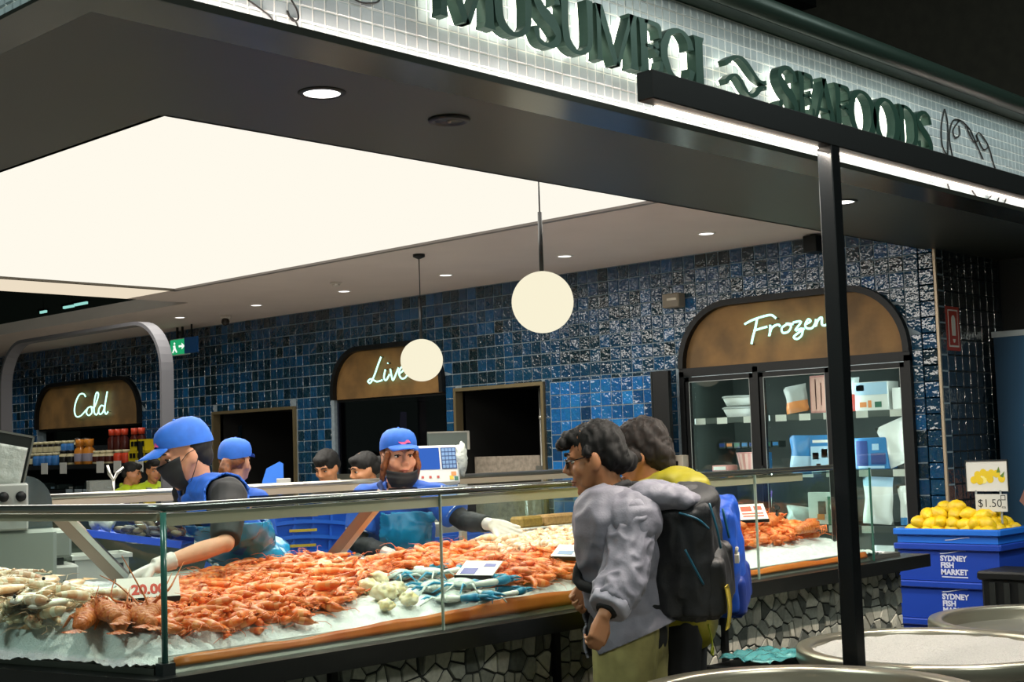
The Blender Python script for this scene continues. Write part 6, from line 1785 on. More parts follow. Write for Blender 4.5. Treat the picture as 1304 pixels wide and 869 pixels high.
row(122, 146, P_lab, 0, 'cream jar with maroon label under the red-capped sauces', 'cream maroon-labelled jars', 'jar', .118)
row(148, 168, P_redl, 0, 'red jar with cream cap beside the yellow boxes', 'red jars', 'jar', .118)
for i, (px, z) in enumerate(((173, 1.532), (183, 1.532), (193, 1.532), (203, 1.532), (175, 1.66), (184, 1.66))):
    y = onX(px, 580, 8.12).y
    t = thing('yellow_carton', ['left', 'second', 'third', 'right', 'upper left', 'upper right'][i] + ' yellow carton with black windows at the right of the cold shelf', 'carton', (8.14, y, z))
    put('box', MB().box((-.06, -.085, 0), (.06, .085, .125)), JM['yellow'], t, world=False)
    put('window', MB().box((-.063, -.06, .05), (-.06, -.005, .105)).box((-.063, .008, .05), (-.06, .06, .105)), M_black, t, world=False)
for i, (px, py, w_, c) in enumerate(((76, 637, .3, 'pack_pink'), (109, 635, .3, 'pack_white'), (58, 640, .2, 'pack_pink'))):
    y = onX(px, py, 8.2).y
    t = thing('meat_tray', '%s film-wrapped tray on the low cold shelf, %s' % (('pink' if c == 'pack_pink' else 'white'), ['middle of the three', 'right of the three', 'left of the three'][i]), 'tray', (8.2, y, 1.052))
    put('tray', MB().box((-.1, -w_/2, 0), (.1, w_/2, .035), bev=.008), W_, t, world=False)
    put('film_top', MB().box((-.09, -w_/2+.02, .035), (.09, w_/2-.02, .06), bev=.01), MATS[c], t, world=False)
for i in range(8):
    y = 13.6+i*.43
    t = thing('dark_pack', 'dark vacuum pack lying on the middle cold shelf', 'pack', (8.22, y, 1.242), group='dark packs on the middle cold shelf')
    put('pack', MB().box((-.1, -.13, 0), (.1, .13, .04+.02*(i % 3)), bev=.01), Mp('pack_dark', '#2d3a3a'), t, world=False)
    put('sticker', MB().box((-.103, -.05, .012), (-.1, .03, .034)), [W_, LB, GR][i % 3], t, world=False)

# ================================================================== back of the shop: far counter, benches, machines
fc = thing('far_counter', 'steel and glass counter along the far side of the staff aisle', 'counter', (5.2, 6.1, 0))
put('carcass', MB().box((3.2, 5.95, 0), (7.3, 6.36, .93)), mat('far_counter_panel', '#56605e', .45, .5), fc)
put('steel_top', MB().box((3.18, 5.90, .93), (7.32, 6.38, .96)).box((5.85, 5.60, .90), (7.30, 5.90, .955)).box((5.9, 5.64, 0), (7.25, 5.95, .90)), M_steel2, fc)
put('rail', MB().tube([(3.2, 6.3, 1.386), (7.3, 6.3, 1.386)], .016, 10), M_steel, fc)
put('rail_band', MB().box((3.2, 6.285, 1.325), (7.3, 6.30, 1.372)), MATS['warm_steel_band'], fc)
for a, b in ((3.2, 4.5), (4.51, 5.9), (5.91, 7.3)): put('glass_pane', MB().box((a, 6.296, .96), (b, 6.304, 1.33)), glass_mat('far_glass', (.72, .80, .76)) if 'far_glass' not in MATS else MATS['far_glass'], fc)
for x in (3.25, 4.505, 5.905, 7.28): put('post', MB().box((x-.012, 6.28, .96), (x+.012, 6.31, 1.38)), M_steel2, fc)
tr = onY(655, 680, 5.72)
t = thing('ice_tray', 'steel tray of white ice with two tan blocks at the right of the staff aisle', 'tray', (6.5, 5.78, .96))
put('front', MB().box((5.92, 5.66, .96), (7.2, 5.70, 1.065)).box((5.92, 5.66, .96), (5.95, 5.99, 1.065)).box((7.17, 5.66, .96), (7.2, 5.99, 1.065)).box((5.92, 5.97, .96), (7.2, 6.0, 1.065)).box((5.92, 5.66, .955), (7.2, 6.0, .965)), M_steel2, t)
put('joint_strip', MB().box((6.03, 5.652, .955), (6.07, 5.662, 1.06)), M_darksteel, t)
m = MB(); m.sheet(lambda u, v: V((5.96+u*1.2, 5.71+v*.25, 1.065+.012*noise.noise(V((u*30, v*8, 1))))), 50, 10, .06); put('ice_fill', m, M_ice, t)
for i, (a, b) in enumerate(((657, 685), (688, 733))):
    x0, x1 = onY(a, 665, 5.82).x, onY(b, 665, 5.82).x
    t = thing('tan_block', '%s tan crumbed fish block on the far ice tray' % ('left, darker' if i == 0 else 'right, longer'), 'fish', ((x0+x1)/2, 5.82, 1.07))
    m = MB().box((x0, 5.77, 1.068), (x1, 5.88, 1.135), bev=.014)
    put('block', m, mat('tan_crumb' if i else 'dark_tan_crumb', '#b58a56' if i else '#9a7a35', .7, vary=.3, vscale=40, bump=.3, bscale=90), t)
    put('paper_sheet', MB().box((x0-.02, 5.74, 1.064), (x1+.02, 5.90, 1.068)), W_, t)
for i, (a, b) in enumerate(((548, 578), (590, 640))):
    x0, x1 = onY(a, 690, 5.6).x, onY(b, 690, 5.6).x
    t = thing('blue_tub', '%s dark blue fish tub standing behind the pointing worker' % ('left' if i == 0 else 'right'), 'tub', ((x0+x1)/2, 5.68, 0))
    m = MB(); quadbox(m, [(x0+.02, 5.58), (x1-.02, 5.58), (x1-.02, 5.78), (x0+.02, 5.78)], .4, 1.06); put('tub', m, mat('tub_blue', '#1b3f86', .4), t)
    put('rim', MB().box((x0, 5.565, 1.04), (x1, 5.58, 1.08)).box((x0, 5.78, 1.04), (x1, 5.795, 1.08)), mat('tub_blue_rim', '#2450a4', .4), t)
    put('stand', MB().box((x0+.02, 5.58, 0), (x1-.02, 5.78, .4)), M_darksteel, t)
t = thing('steel_post', 'beige steel post between the two blue tubs', 'post', (onY(584, 690, 5.6).x, 5.6, 0))
x = onY(584, 690, 5.6).x
put('post', MB().box((x-.02, 5.55, 0), (x+.02, 5.575, 1.1)), MATS['warm_steel_band'], t); put('foot', MB().box((x-.05, 5.53, 0), (x+.05, 5.577, .01)), M_steel2, t)

# stack of blue fish crates
cb = at(380, 700, 7.1)
yw = math.atan2(-cb.y, -cb.x)+.15
def crate_mesh():
    m = MB(); a, b, h = .235, .17, .10
    for (p, q) in (((-a, b), (-a, -b)), ((-a, -b), (a, -b)), ((a, -b), (a, b)), ((a, b), (-a, b))):
        n = 12
        P = [V((p[0]+(q[0]-p[0])*i/n, p[1]+(q[1]-p[1])*i/n, 0)) for i in range(n+1)]
        c = V((0, 0, 0))
        vs = []
        for i, v in enumerate(P):
            lip = .022*math.sin(PI*i/n)
            vs += [v*.90, V((v.x, v.y, h+lip)), V((v.x*1.05, v.y*1.07, h+lip)), V((v.x*1.05, v.y*1.07, h-.018+lip)), V((v.x*.97, v.y*.96, h-.02+lip))]
        fs = []
        for i in range(n):
            for j in range(4): fs.append((i*5+j, i*5+5+j, i*5+6+j, i*5+1+j))
        m.add(vs, fs, 0)
    m.box((-a*.9, -b*.9, -.004), (a*.9, b*.9, .004))
    for k in (-1, 1):
        for s_ in (-.6, -.2, .2, .6): m.box((s_*a-.006, k*b*.955-.012, .0), (s_*a+.006, k*b*.955+.012, .085))
    return m
cz = .32
names = ['lowest', 'second from the bottom', 'third from the bottom', 'fourth from the bottom', 'fifth from the bottom', 'sixth from the bottom', 'seventh from the bottom', 'eighth from the bottom', 'ninth from the bottom', 'tenth from the bottom', 'topmost visible', 'eleventh', 'twelfth']
proto = None
t0 = thing('crate_dolly', 'low dark dolly under the stack of blue fish crates', 'dolly', (cb.x, cb.y, 0), yw+PI/2)
put('deck', MB().box((-.24, -.18, .08), (.24, .18, .12)), M_black, t0, world=False)
for sx in (-1, 1):
    for sy in (-1, 1): put('caster', MB().tube([(.2*sx-.015, .14*sy, .04), (.2*sx+.015, .14*sy, .04)], .04, 12), M_darksteel, t0, world=False)
NCR = 15
for i in range(NCR):
    z = .124+i*.0755
    lb = 'royal blue fish crate in the stack between the two workers, number %d from the floor' % (i+1)
    lb = 'royal blue fish crate with yellow tag, %s of the stack between the workers' % (['bottom', 'second', 'third', 'fourth', 'fifth', 'sixth', 'seventh', 'eighth', 'ninth', 'tenth', 'eleventh', 'twelfth', 'thirteenth', 'fourteenth', 'top'][i])
    if proto is None:
        proto = thing('fish_crate', lb, 'crate', (cb.x, cb.y, z), yw+PI/2, 'stacked blue fish crates')
        put('shell', crate_mesh(), mat('crate_blue', '#1f66cf', .4, vary=.1, vscale=12), proto, world=False)
        put('yellow_tag', MB().box((-.07, -.185, .062), (.07, -.183, .076)), mat('tag_yellow', '#c0a72b', .5), proto, world=False, label='yellow tag strip')
    else: dup(proto, (cb.x+.004*(i % 3-1), cb.y, z), yw+PI/2+.02*(i % 4-1.5), lb)

# register scale with blue screen beside the pointing worker
rc = at(551, 590, 8.15); ryaw = math.atan2(-rc.y, -rc.x)-PI/2+PI+.25
t = thing('label_scale', 'pale shop scale with blue screen, keypad and black column beside the pointing worker', 'scale', (rc.x, rc.y, .855), ryaw)
t.scale = (1.18, 1.18, 1.18)
put('stand', MB().box((-.13, -.09, .09), (.13, .12, .24), bev=.01), M_steel2, t, world=False)
put('body', MB().box((-.12, -.06, .24), (.12, .12, .37), bev=.012), mat('scale_white', '#cfd2cd', .4), t, world=False)
put('blue_line', MB().box((-.12, -.063, .285), (.06, -.06, .295)), BL, t, world=False)
put('column', MB().box((.045, -.075, .22), (.115, -.0605, .415), bev=.003), M_black, t, world=False)
hdm = Matrix.Translation((0, -.02, .42)) @ Matrix.Rotation(R(-14), 4, 'X')
hb = MB().box((-.13, -.03, -.0), (.13, .06, .20), 0, hdm, bev=.01); hdp = put('head', hb, mat('scale_white', '#cfd2cd', .4), t, world=False)
put('screen', MB().box((-.115, -.033, .075), (.03, -.030, .185), 0, hdm), glow('screen_blue', (.05, .16, .62), .9), hdp, world=False)
put('keypad', MB().box((.04, -.033, .075), (.118, -.030, .185), 0, hdm), mat('keypad_navy', '#1c3f78', .4), hdp, world=False)
kb = MB()
for i in range(4):
    for j in range(5): kb.box((.044+i*.018, -.036, .08+j*.021), (.058+i*.018, -.0331, .096+j*.021), 0, hdm)
put('keys', kb, mat('key_pale_blue', '#6f93bd', .4), hdp, world=False)['kind'] = 'stuff'
fb = MB()
for i, q in enumerate((-.07, -.03, .01)): fb.box((q, -.033, .03), (q+.012, -.030, .042), 0, hdm)
fb.box((.075, -.033, .02), (.095, -.030, .04), 1, hdm); fb.box((.085, -.034, .04), (.11, -.030, .06), 2, hdm); fb.box((.1, -.033, .015), (.118, -.030, .035), 3, hdm)
put('function_keys', fb, [RD, mat('key_yellow', '#d7b735', .4), OR, GN], hdp, world=False)['kind'] = 'stuff'
scale_root = t
# monitor on a stand beyond, crumpled bag
mc = at(571, 562, 8.45)
t = thing('monitor', 'dark back of a flat monitor on a pole behind the label scale', 'monitor', (mc.x, mc.y, .96), ryaw-.1)
zz = mc.z-.96
put('panel', MB().box((-.13, -.015, zz-.055), (.13, .015, zz+.06), bev=.004), mat('monitor_grey', '#46504c', .4), t, world=False)
put('pole', MB().box((.03, -.01, 0), (.06, .01, zz-.05)), M_black, t, world=False)
put('base', MB().box((-.06, -.07, 0), (.14, .07, .012)), M_black, t, world=False)
put('bezel', MB().box((.115, -.018, zz-.055), (.13, -.014, zz+.06)).box((-.13, -.018, zz+.05), (.13, -.014, zz+.06)), M_steel2, t, world=False)
m = MB(); m.ball((0, 0, 0), (.035, .035, .075), 14, 12)
m.v = [tuple(V(q)*(1+.5*noise.noise(V(q)*45))) for q in m.v]
put('plastic_bag', m, mat('crumpled_plastic', '#b9c0b8', .2, bump=.5, bscale=60), scale_root, world=False, M=Matrix.Translation((.15, .0, .55)), label='crumpled clear bag hung on the side')

# left back bench and its machines
bn = thing('back_bench', 'steel work bench behind the left end of the counter', 'bench', (3.0, 5.9, 0))
quad = [(1.6, 5.16), (3.15, 5.16), (3.15, 7.6), (1.6, 7.6)]
m = MB(); quadbox(m, quad, .93, .97); put('top', m, M_steel2, bn)
m = MB(); quadbox(m, [(1.75, 5.2), (3.1, 5.2), (3.1, 7.5), (1.75, 7.5)], .1, .2); put('lower_shelf', m, M_steel2, bn)
for x in (1.75, 3.08):
    for y in (5.2, 7.5): put('leg', MB().box((x, y, 0), (x+.04, y+.04, .93)), M_steel2, bn)
def onbench(px, py, z=.97): return onZ(px, py, z)
def yawcam(p): return math.atan2(-p.y, -p.x)+PI/2      # local -Y looks at the camera
p = at(38, 700, 6.35); p.z = .97
M_mach = mat('machine_grey', '#8d958d', .4, .2); M_machd = mat('machine_dark', '#2f3532', .5)
t = thing('weighing_scale', 'grey boxy weighing machine under the rail at the far left', 'scale', tuple(p), yawcam(p)+.1)
put('lower_unit', MB().box((-.2, -.14, .02), (.2, .14, .115), bev=.01), mat('machine_pale', '#a9aca6', .4), t, world=False)
put('foot_bar', MB().box((-.17, -.12, 0), (.17, .12, .02)), M_machd, t, world=False)
put('neck', MB().box((-.15, -.08, .115), (.14, .1, .15)), M_machd, t, world=False)
put('upper_body', MB().box((-.17, -.13, .15), (.17, .14, .275), bev=.012), M_mach, t, world=False)
put('side_panel', MB().box((-.22, -.13, .12), (-.175, .12, .28), bev=.006), mat('machine_cream', '#b2a98d', .5), t, world=False)
put('label_plate', MB().box((-.06, -.133, .19), (.0, -.13, .21)), W_, t, world=False)
p = at(22, 640, 6.0); p.z = .97
t = thing('slicing_machine', 'grey slicer with round plate, two dark knobs and a plastic-wrapped display at the far left', 'machine', tuple(p), yawcam(p))
put('base', MB().box((-.16, -.1, 0), (.16, .14, .30), bev=.015), M_mach, t, world=False)
put('control_block', MB().box((-.10, -.12, .30), (.045, -.02, .50), bev=.008), mat('machine_pale', '#a9aca6', .4), t, world=False)
for x in (-.055, .015):
    put('knob', MB().tube([(x, -.12, .445), (x, -.137, .445)], .022, 16), M_black, t, world=False)
    put('tap', MB().ball((x, -.135, .385), (.028, .02, .018), 10, 8).ball((x+.012, -.14, .375), (.02, .015, .016), 8, 6), M_steel, t, world=False)
pl_ = [(.0, .30)]+[(.115*math.cos(a)+.0, .41+.125*math.sin(a)) for a in [PI*k/16 for k in range(17)]]
put('blade_guard', MB().prism([(.03+a, b) for a, b in [(.115, .30)]+[(.115*math.cos(PI*k/16), .40+.13*math.sin(PI*k/16)) for k in range(17)]+[(-.115, .30)]], lambda u, v, d: V((u, d, v)), .0, .03), mat('guard_steel', '#7d8a90', .25, .9), t, world=False)
dm = Matrix.Translation((-.06, -.06, .52)) @ Matrix.Rotation(R(12), 4, 'Y')
dp = put('display', MB().box((-.12, -.02, 0), (.09, .02, .20), 0, dm, bev=.006), mat('display_dark', '#2a2d2b', .2), t, world=False)
m = MB().sheet(lambda u, v: dm @ V((-.125+u*.2, -.03-.016*abs(noise.noise(V((u*6, v*6, 2)))), -.02+v*.17)), 14, 12, V((0, -.002, 0))); put('plastic_wrap', m, mat('crumpled_plastic', '#b9c0b8', .2, bump=.5, bscale=60), dp, world=False)
put('display_edge', MB().box((.085, -.024, 0), (.093, .02, .205), 0, dm).box((-.12, -.024, .196), (.093, .02, .205), 0, dm), M_steel, dp, world=False)
p = at(124, 712, 6.6); p.z = .97
t = thing('white_tub', 'square white plastic tub behind the slanting steel strut', 'tub', tuple(p), yawcam(p)+.2)
for (a, b) in (((-.13, -.1), (.13, -.09)), ((-.13, .09), (.13, .1)), ((-.13, -.1), (-.12, .1)), ((.12, -.1), (.13, .1))): pass
m = MB().box((-.12, -.1, 0), (.12, .1, .01)).box((-.125, -.105, .0), (.125, -.095, .13)).box((-.125, .095, 0), (.125, .105, .13)).box((-.125, -.095, 0), (-.115, .095, .13)).box((.115, -.095, 0), (.125, .095, .13))
put('tub', m, mat('white_tub_plastic', '#c5c9c2', .4), t, world=False)
put('rim', MB().box((-.14, -.12, .125), (.14, -.105, .145)).box((-.14, .105, .125), (.14, .12, .145)).box((-.14, -.105, .125), (-.125, .105, .145)).box((.125, -.105, .125), (.14, .105, .145)), mat('white_tub_plastic', '#c5c9c2', .4), t, world=False)
put('handle_hole', MB().box((.05, -.108, .04), (.10, -.1055, .10)), M_machd, t, world=False)
p = onbench(130, 722)
m = MB().sheet(lambda u, v: V(((u-.5)*.6, (v-.5)*.22, .006+.008*math.sin(u*9+v*4)*u)), 16, 6, .002)
p = at(140, 718, 5.75); p.z = 1.0
o = put('white_cloth', m, mat('white_cloth', '#d8d4c8', .8), None, M=Matrix.Translation((p.x, p.y, .975)) @ Matrix.Rotation(yawcam(p), 4, 'Z')); tag(o, 'white cloth spread on the bench edge behind the ice', 'cloth')
p = at(12, 720, 5.8)
o = put('wooden_board', MB().box((-.16, -.1, 0), (.16, .1, .03), bev=.004), mat('brown_board', '#7d6a4c', .6, vary=.2), None, M=Matrix.Translation((p.x, p.y, .972)) @ Matrix.Rotation(yawcam(p), 4, 'Z')); tag(o, 'brown board at the left edge of the bench', 'board')
p = at(40, 735, 5.6)
t = thing('teal_brush', 'teal handled tool standing at the back of the ice on the left', 'tool', (p.x, p.y, .97), yawcam(p))
put('handle', MB().tube([(0, 0, 0), (.004, 0, .07), (-.004, 0, .15)], [.012, .011, .007], 8), mat('teal_plastic', '#1d7ca0', .4), t, world=False)
put('guard', MB().tube([(.02, .0, .0), (.03, 0, .08), (.01, 0, .13)], .007, 6), M_black, t, world=False)
# mussel bag on a blue tray held by the left worker
tp = at(182, 685, 5.15)
t = thing('blue_tray', 'flat royal blue tray held under the bag of mussels', 'tray', tuple(tp), yawcam(tp)-.25)
put('tray', MB().box((-.19, -.11, -.012), (.17, .11, 0), M=Matrix.Rotation(R(9), 4, 'Y')), mat('tray_blue', '#2650cf', .4), t, world=False)
put('lip', MB().box((-.19, -.11, 0), (.17, -.10, .014), M=Matrix.Rotation(R(9), 4, 'Y')).box((-.19, .10, 0), (.17, .11, .014), M=Matrix.Rotation(R(9), 4, 'Y')), mat('tray_blue', '#2650cf', .4), t, world=False)
bp_ = at(188, 679, 5.12)
t = thing('mussel_bag', 'clear bag of purple-brown mussels lying on the blue tray', 'bag', tuple(bp_), yawcam(bp_)-.25)
mb = MB(); rm = random.Random(4)
for i in range(46):
    q = V((rm.uniform(-.12, .12), rm.uniform(-.07, .07), rm.uniform(-.005, .05)))
    if abs(q.x)/.13+q.z/.07 > 1.2: continue
    mb.ball(q, (.028, .012, .012), 8, 6, i % 2, Matrix.Rotation(rm.uniform(-.5, .5), 4, 'Z') @ Matrix.Rotation(R(20)+rm.uniform(-.4, .4), 4, 'Y'))
put('mussels', mb, [mat('mussel_purple', '#3b3346', .3), mat('mussel_brown', '#8a7763', .35)], t, world=False)['kind'] = 'stuff'
m = MB(); m.ball((0, 0, .02), (.145, .09, .06), 18, 12); m.v = [tuple(V(q)*(1+.15*noise.noise(V(q)*30))) for q in m.v]
put('clear_film', m, MATS['clear_glass'], t, world=False)
m = MB(); m.tube(catmull([(-.13, 0, .03), (-.17, .0, .05), (-.2, .01, .045)], 4), [.03]*4+[.02]*4+[.035], 10); put('knot', m, mat('crumpled_plastic', '#b9c0b8', .2, bump=.5, bscale=60), t, world=False)
# acrylic card box and silver forked stand on the far counter
p = at(127, 640, 7.4)
bt2 = thing('side_table', 'grey steel side counter behind the cold-shelf shoppers', 'counter', (4.6, 8.1, 0))
put('top', MB().box((3.3, 7.2, 1.24), (5.86, 8.3, 1.28)), M_steel2, bt2); put('body', MB().box((3.4, 7.3, 0), (5.8, 8.2, 1.24)), mat('grey_brown_panel', '#55544c', .5, .3), bt2)
p = onZ(127, 641, 1.28)
t = thing('card_box', 'small clear acrylic box on the side counter left of the forked stand', 'box', (p.x, p.y, 1.28), yawcam(p)+.2)
m = MB().box((-.075, -.05, 0), (.075, .05, .004)).box((-.075, -.05, 0), (-.072, .05, .15)).box((.072, -.05, 0), (.075, .05, .15)).box((-.075, -.05, 0), (.075, -.047, .15)).box((-.075, .047, 0), (.075, .05, .15))
put('acrylic', m, mat('acrylic_edge', '#6f7470', .2, alpha=.3), t, world=False); put('paper_scraps', MB().box((-.06, -.04, .005), (.06, .04, .03), bev=.01), PK, t, world=False)
p = onZ(145, 645, 1.28)
t = thing('forked_stand', 'silver forked stand beside the acrylic box', 'stand', (p.x, p.y, 1.28), yawcam(p))
put('stem', MB().tube([(0, 0, 0), (0, 0, .16)], .008, 8), M_steel, t, world=False)
put('fork', MB().tube([(-.035, 0, .25), (-.025, 0, .20), (0, 0, .16), (.02, 0, .20), (.06, 0, .235)], [.008, .013, .014, .011, .007], 8), M_steel, t, world=False)
put('foot', MB().lathe([(.04, 0), (.04, .006), (.01, .012)], 0, 0, 16), M_steel, t, world=False)
# blue cloth and grey box behind the far rail
p = at(345, 602, 9.5)
t = thing('blue_folder', 'upright bright blue folder standing behind the far rail', 'folder', (p.x, p.y, 1.28), yawcam(p))
put('panel', MB().prism([(-.075, 0), (.085, 0), (.085, .22), (.06, .235), (-.03, .19), (-.06, .1)], lambda u, v, d: V((u, d, v)), -.01, .01), mat('folder_blue', '#2a6fd6', .6), t, world=False)
p = at(361, 605, 9.4)
t = thing('grey_box', 'small grey carton beside the blue folder', 'box', (p.x, p.y, 1.28), yawcam(p)+.1)
put('box', MB().box((-.045, -.04, 0), (.045, .04, .12), bev=.003), mat('grey_card', '#a5a5a0', .7), t, world=False); put('tape', MB().box((-.046, -.041, .05), (.046, -.039, .065)), W_, t, world=False)

# ================================================================== steel ice tubs in the aisle
M_salt = mat('white_grain_ice', '#b9b6b1', .7, bump=1.0, bscale=160, vary=.15, vscale=120)
def tub(label, cx, cy, zt, r, fill):
    t = thing('steel_tub', label, 'tub', (cx, cy, 0))
    put('drum', MB().lathe([(r*.93, .0), (r*.95, .05), (r*.95, zt-.12), (r*.955, zt-.06)], 0, 0, 56), M_steel2, t, world=False)
    put('rim', MB().lathe([(r*.955, zt-.065), (r*.985, zt-.06), (r, zt-.045), (r, zt-.012), (r*.99, zt), (r*.90, zt), (r*.885, zt-.006), (r*.88, zt-.02), (r*.875, zt-.10), (r*.87, zt-.102)], 0, 0, 72), mat('polished_steel', '#b3ad9c', .3, .85, bump=.05, bscale=30), t, world=False)
    put('liner', MB().lathe([(r*.876, zt-.10), (r*.86, zt-.3), (.001, zt-.31)], 0, 0, 56), M_steel2, t, world=False)
    if fill:
        m = MB(); n = 64; k = 22; vs = [V((0, 0, fill(0, 0)))]
        for i in range(1, k+1):
            for j in range(n):
                a = 2*PI*j/n; q = r*.873*i/k; x, y = q*math.cos(a), q*math.sin(a)
                vs.append(V((x, y, fill(x, y)+.009*noise.noise(V((x*45, y*45, cx)))+.006*noise.noise(V((x*130, y*130, cx))))))
        m.add(vs, [(0, 1+j, 1+(j+1) % n) for j in range(n)]+[(1+(i-1)*n+j, 1+i*n+j, 1+i*n+(j+1) % n, 1+(i-1)*n+(j+1) % n) for i in range(1, k) for j in range(n)], 0, True)
        o = put('ice_grains', m, M_salt, t, world=False); o['kind'] = 'stuff'
    put('band', MB().lathe([(r*.951, zt*.45), (r*.965, zt*.455), (r*.965, zt*.47), (r*.951, zt*.475)], 0, 0, 56), M_steel, t, world=False)
    return t
c = onZ(1190, 822, .76); tub('round steel tub full of white crushed ice behind the black post', c.x, c.y, .76, .515, lambda x, y: .735+.014*math.cos(3*math.hypot(x, y)))
c2 = onZ(1350, 788, .745); tub('round steel tub at the right edge with only scraps of ice left', c2.x, c2.y, .745, .55, lambda x, y: .645+.045*noise.noise(V((x*5, y*5, 4))))
c3 = onZ(985, 847, .82)+V((.7233, .686, 0)).normalized()*-.52; tub('nearest round steel tub, cut off by the bottom edge of the photo', c3.x, c3.y, .82, .52, lambda x, y: .60)
p = at(978, 832, 5.5)
t = thing('plastic_sheet', 'crumpled teal plastic sheet on a low black box between the tubs and the counter', 'sheet', (p.x, p.y, p.z-.03))
put('sheet', MB().sheet(lambda u, v: V(((u-.5)*.34, (v-.5)*.24, .02+.03*abs(noise.noise(V((u*4, v*4, 1))))+.010*noise.noise(V((u*7, v*7, 3))))), 26, 18, .002), mat('teal_plastic_sheet', '#5fa3a3', .12, col2='#2f6f74', vscale=10, coat=.5), t, world=False)
o = put('black_box', MB().box((p.x-.24, p.y-.16, 0), (p.x+.24, p.y+.16, p.z-.035), bev=.01), M_black); tag(o, 'low black box under the teal plastic sheet', 'box')

# ================================================================== lemons and crates
LX, LY0, LY1 = 7.1, 3.215, 3.83
M_cr = mat('market_crate_blue', '#173c9e', .4); M_crl = mat('tray_bright_blue', '#1d68cc', .4)
M_print = mat('white_print', '#c9cde0', .5)
def market_crate(label, z0, z1, mcol, text, lip=True):
    t = thing('market_crate', label, 'crate', (LX+.2, (LY0+LY1)/2, z0))
    m = MB()
    def wallq(a, b): m.box(a, b)
    m.box((LX+.02, LY0+.02, z0), (LX+.40, LY1-.02, z0+.012))
    m.box((LX+.015, LY0+.015, z0), (LX+.03, LY1-.015, z1)).box((LX+.385, LY0+.015, z0), (LX+.40, LY1-.015, z1)).box((LX+.03, LY0+.015, z0), (LX+.385, LY0+.03, z1)).box((LX+.03, LY1-.03, z0), (LX+.385, LY1-.015, z1))
    put('shell', m, mcol, t)
    r_ = MB().box((LX-.005, LY0, z1-.035), (LX+.03, LY1, z1), bev=.005).box((LX+.385, LY0, z1-.035), (LX+.415, LY1, z1), bev=.005).box((LX, LY0-.005, z1-.035), (LX+.41, LY0+.03, z1), bev=.005).box((LX, LY1-.03, z1-.035), (LX+.41, LY1+.005, z1), bev=.005)
    put('rim', r_, mcol, t)
    x = LX+.0145
    if text:
        f = lambda u, v, d: (x-d, 3.565-u, z0+.012+v)
        put('crate_lettering', text_mesh('SYDNEY\nFISH\nMARKET', .041, lambda u, v, d: f(u, v+.098, d), .0015, .0016, 'LEFT', 1.0, .90), M_print, t, label='white lettering')
        q = MB()
        q.sheet(lambda u, v: V(f(u*.15, .143+.010*math.sin((u-.5)*PI)+v*.006, .0015)), 14, 1, V((-.001, 0, 0)))
        q.prism([(0.005, .008), (.155, .008), (.155, .014), (.005, .014)], f, 0, .0015)
        put('wave_mark', q, M_print, t)
    else:
        q = MB(); q.sheet(lambda u, v: V((x-.0015, 3.53-u*.14, z0+.022+.008*math.sin((u-.5)*PI)+v*.005)), 12, 1, V((-.001, 0, 0))); put('wave_mark', q, M_print, t)
    return t
market_crate('lower royal blue market crate with white lettering behind the steel tub', .548, .752, M_cr, True)
market_crate('lowest royal blue market crate, mostly hidden behind the steel tubs', .34, .545, M_cr, True)
market_crate('royal blue market crate with white lettering and wave lines under the lemon tray', .755, .958, M_cr, True)
market_crate('brighter blue tray heaped with lemons', .961, 1.038, M_crl, False)
o = put('plinth_box', MB().box((LX+.03, LY0+.03, 0), (LX+.40, LY1-.03, .338)), M_black); tag(o, 'black plinth box at the foot of the market crates', 'box')
lm = MB(); lm.lathe([(.0005, -.047), (.010, -.043), (.022, -.034), (.034, -.012), (.035, .006), (.028, .026), (.016, .037), (.009, .042), (.007, .047), (.0005, .049)], 0, 0, 16)
lme = lm.mesh('lemon'); lme.materials.append(mat('lemon_peel', '#e0bd17', .4, col2='#cfa90f', vscale=30, bump=.25, bscale=250, rnd=.12))
rl_ = random.Random(8); L_ = []
for lay, (nx, ny, z) in enumerate(((4, 7, 1.02), (4, 7, 1.06), (3, 5, 1.105), (2, 3, 1.14))):
    for i in range(nx):
        for j in range(ny):
            if lay >= 2 and rl_.random() < .2: continue
            fx = (i+.5)/nx; fy = (j+.5)/ny; sh_ = lay*.022
            L_.append((LX+.045+sh_+fx*(.335-2*sh_)+rl_.uniform(-.008, .008), LY0+.05+sh_*1.2+fy*(LY1-LY0-.10-2.4*sh_)+rl_.uniform(-.01, .01), z+rl_.uniform(-.005, .008)))
for (x, y, z) in L_:
    o = bpy.data.objects.new('lemon', lme); C.objects.link(o); o.location = (x, y, z); o.rotation_euler = (rl_.uniform(0, 6), rl_.uniform(.6, 2.2), rl_.uniform(0, 6)); s_ = rl_.uniform(1.05, 1.28); o.scale = (s_, s_, s_)
    tag(o, 'ripe yellow lemon in the heap on the bright blue tray', 'lemon', 'lemons in the blue tray')
t = thing('price_sign', 'white board with a lemon picture above a handwritten $1.50 card, standing in the lemons', 'sign', (LX+.22, 3.35, 1.04))
sx = LX+.20
f = lambda u, v, d: (sx-d, 3.475-u*.235, 1.235+v*.165)
put('board', MB().prism([(0, 0), (1, 0), (1, 1), (0, 1)], f, -.004, 0), mat('sign_white', '#cfcfc8', .5), t)
put('frame_edge', MB().box((sx-.004, 3.238, 1.40), (sx+.006, 3.478, 1.408)).box((sx-.003, 3.475, 1.23), (sx+.006, 3.481, 1.405)).box((sx-.003, 3.235, 1.23), (sx+.006, 3.240, 1.405)), M_darksteel, t)
q = MB()
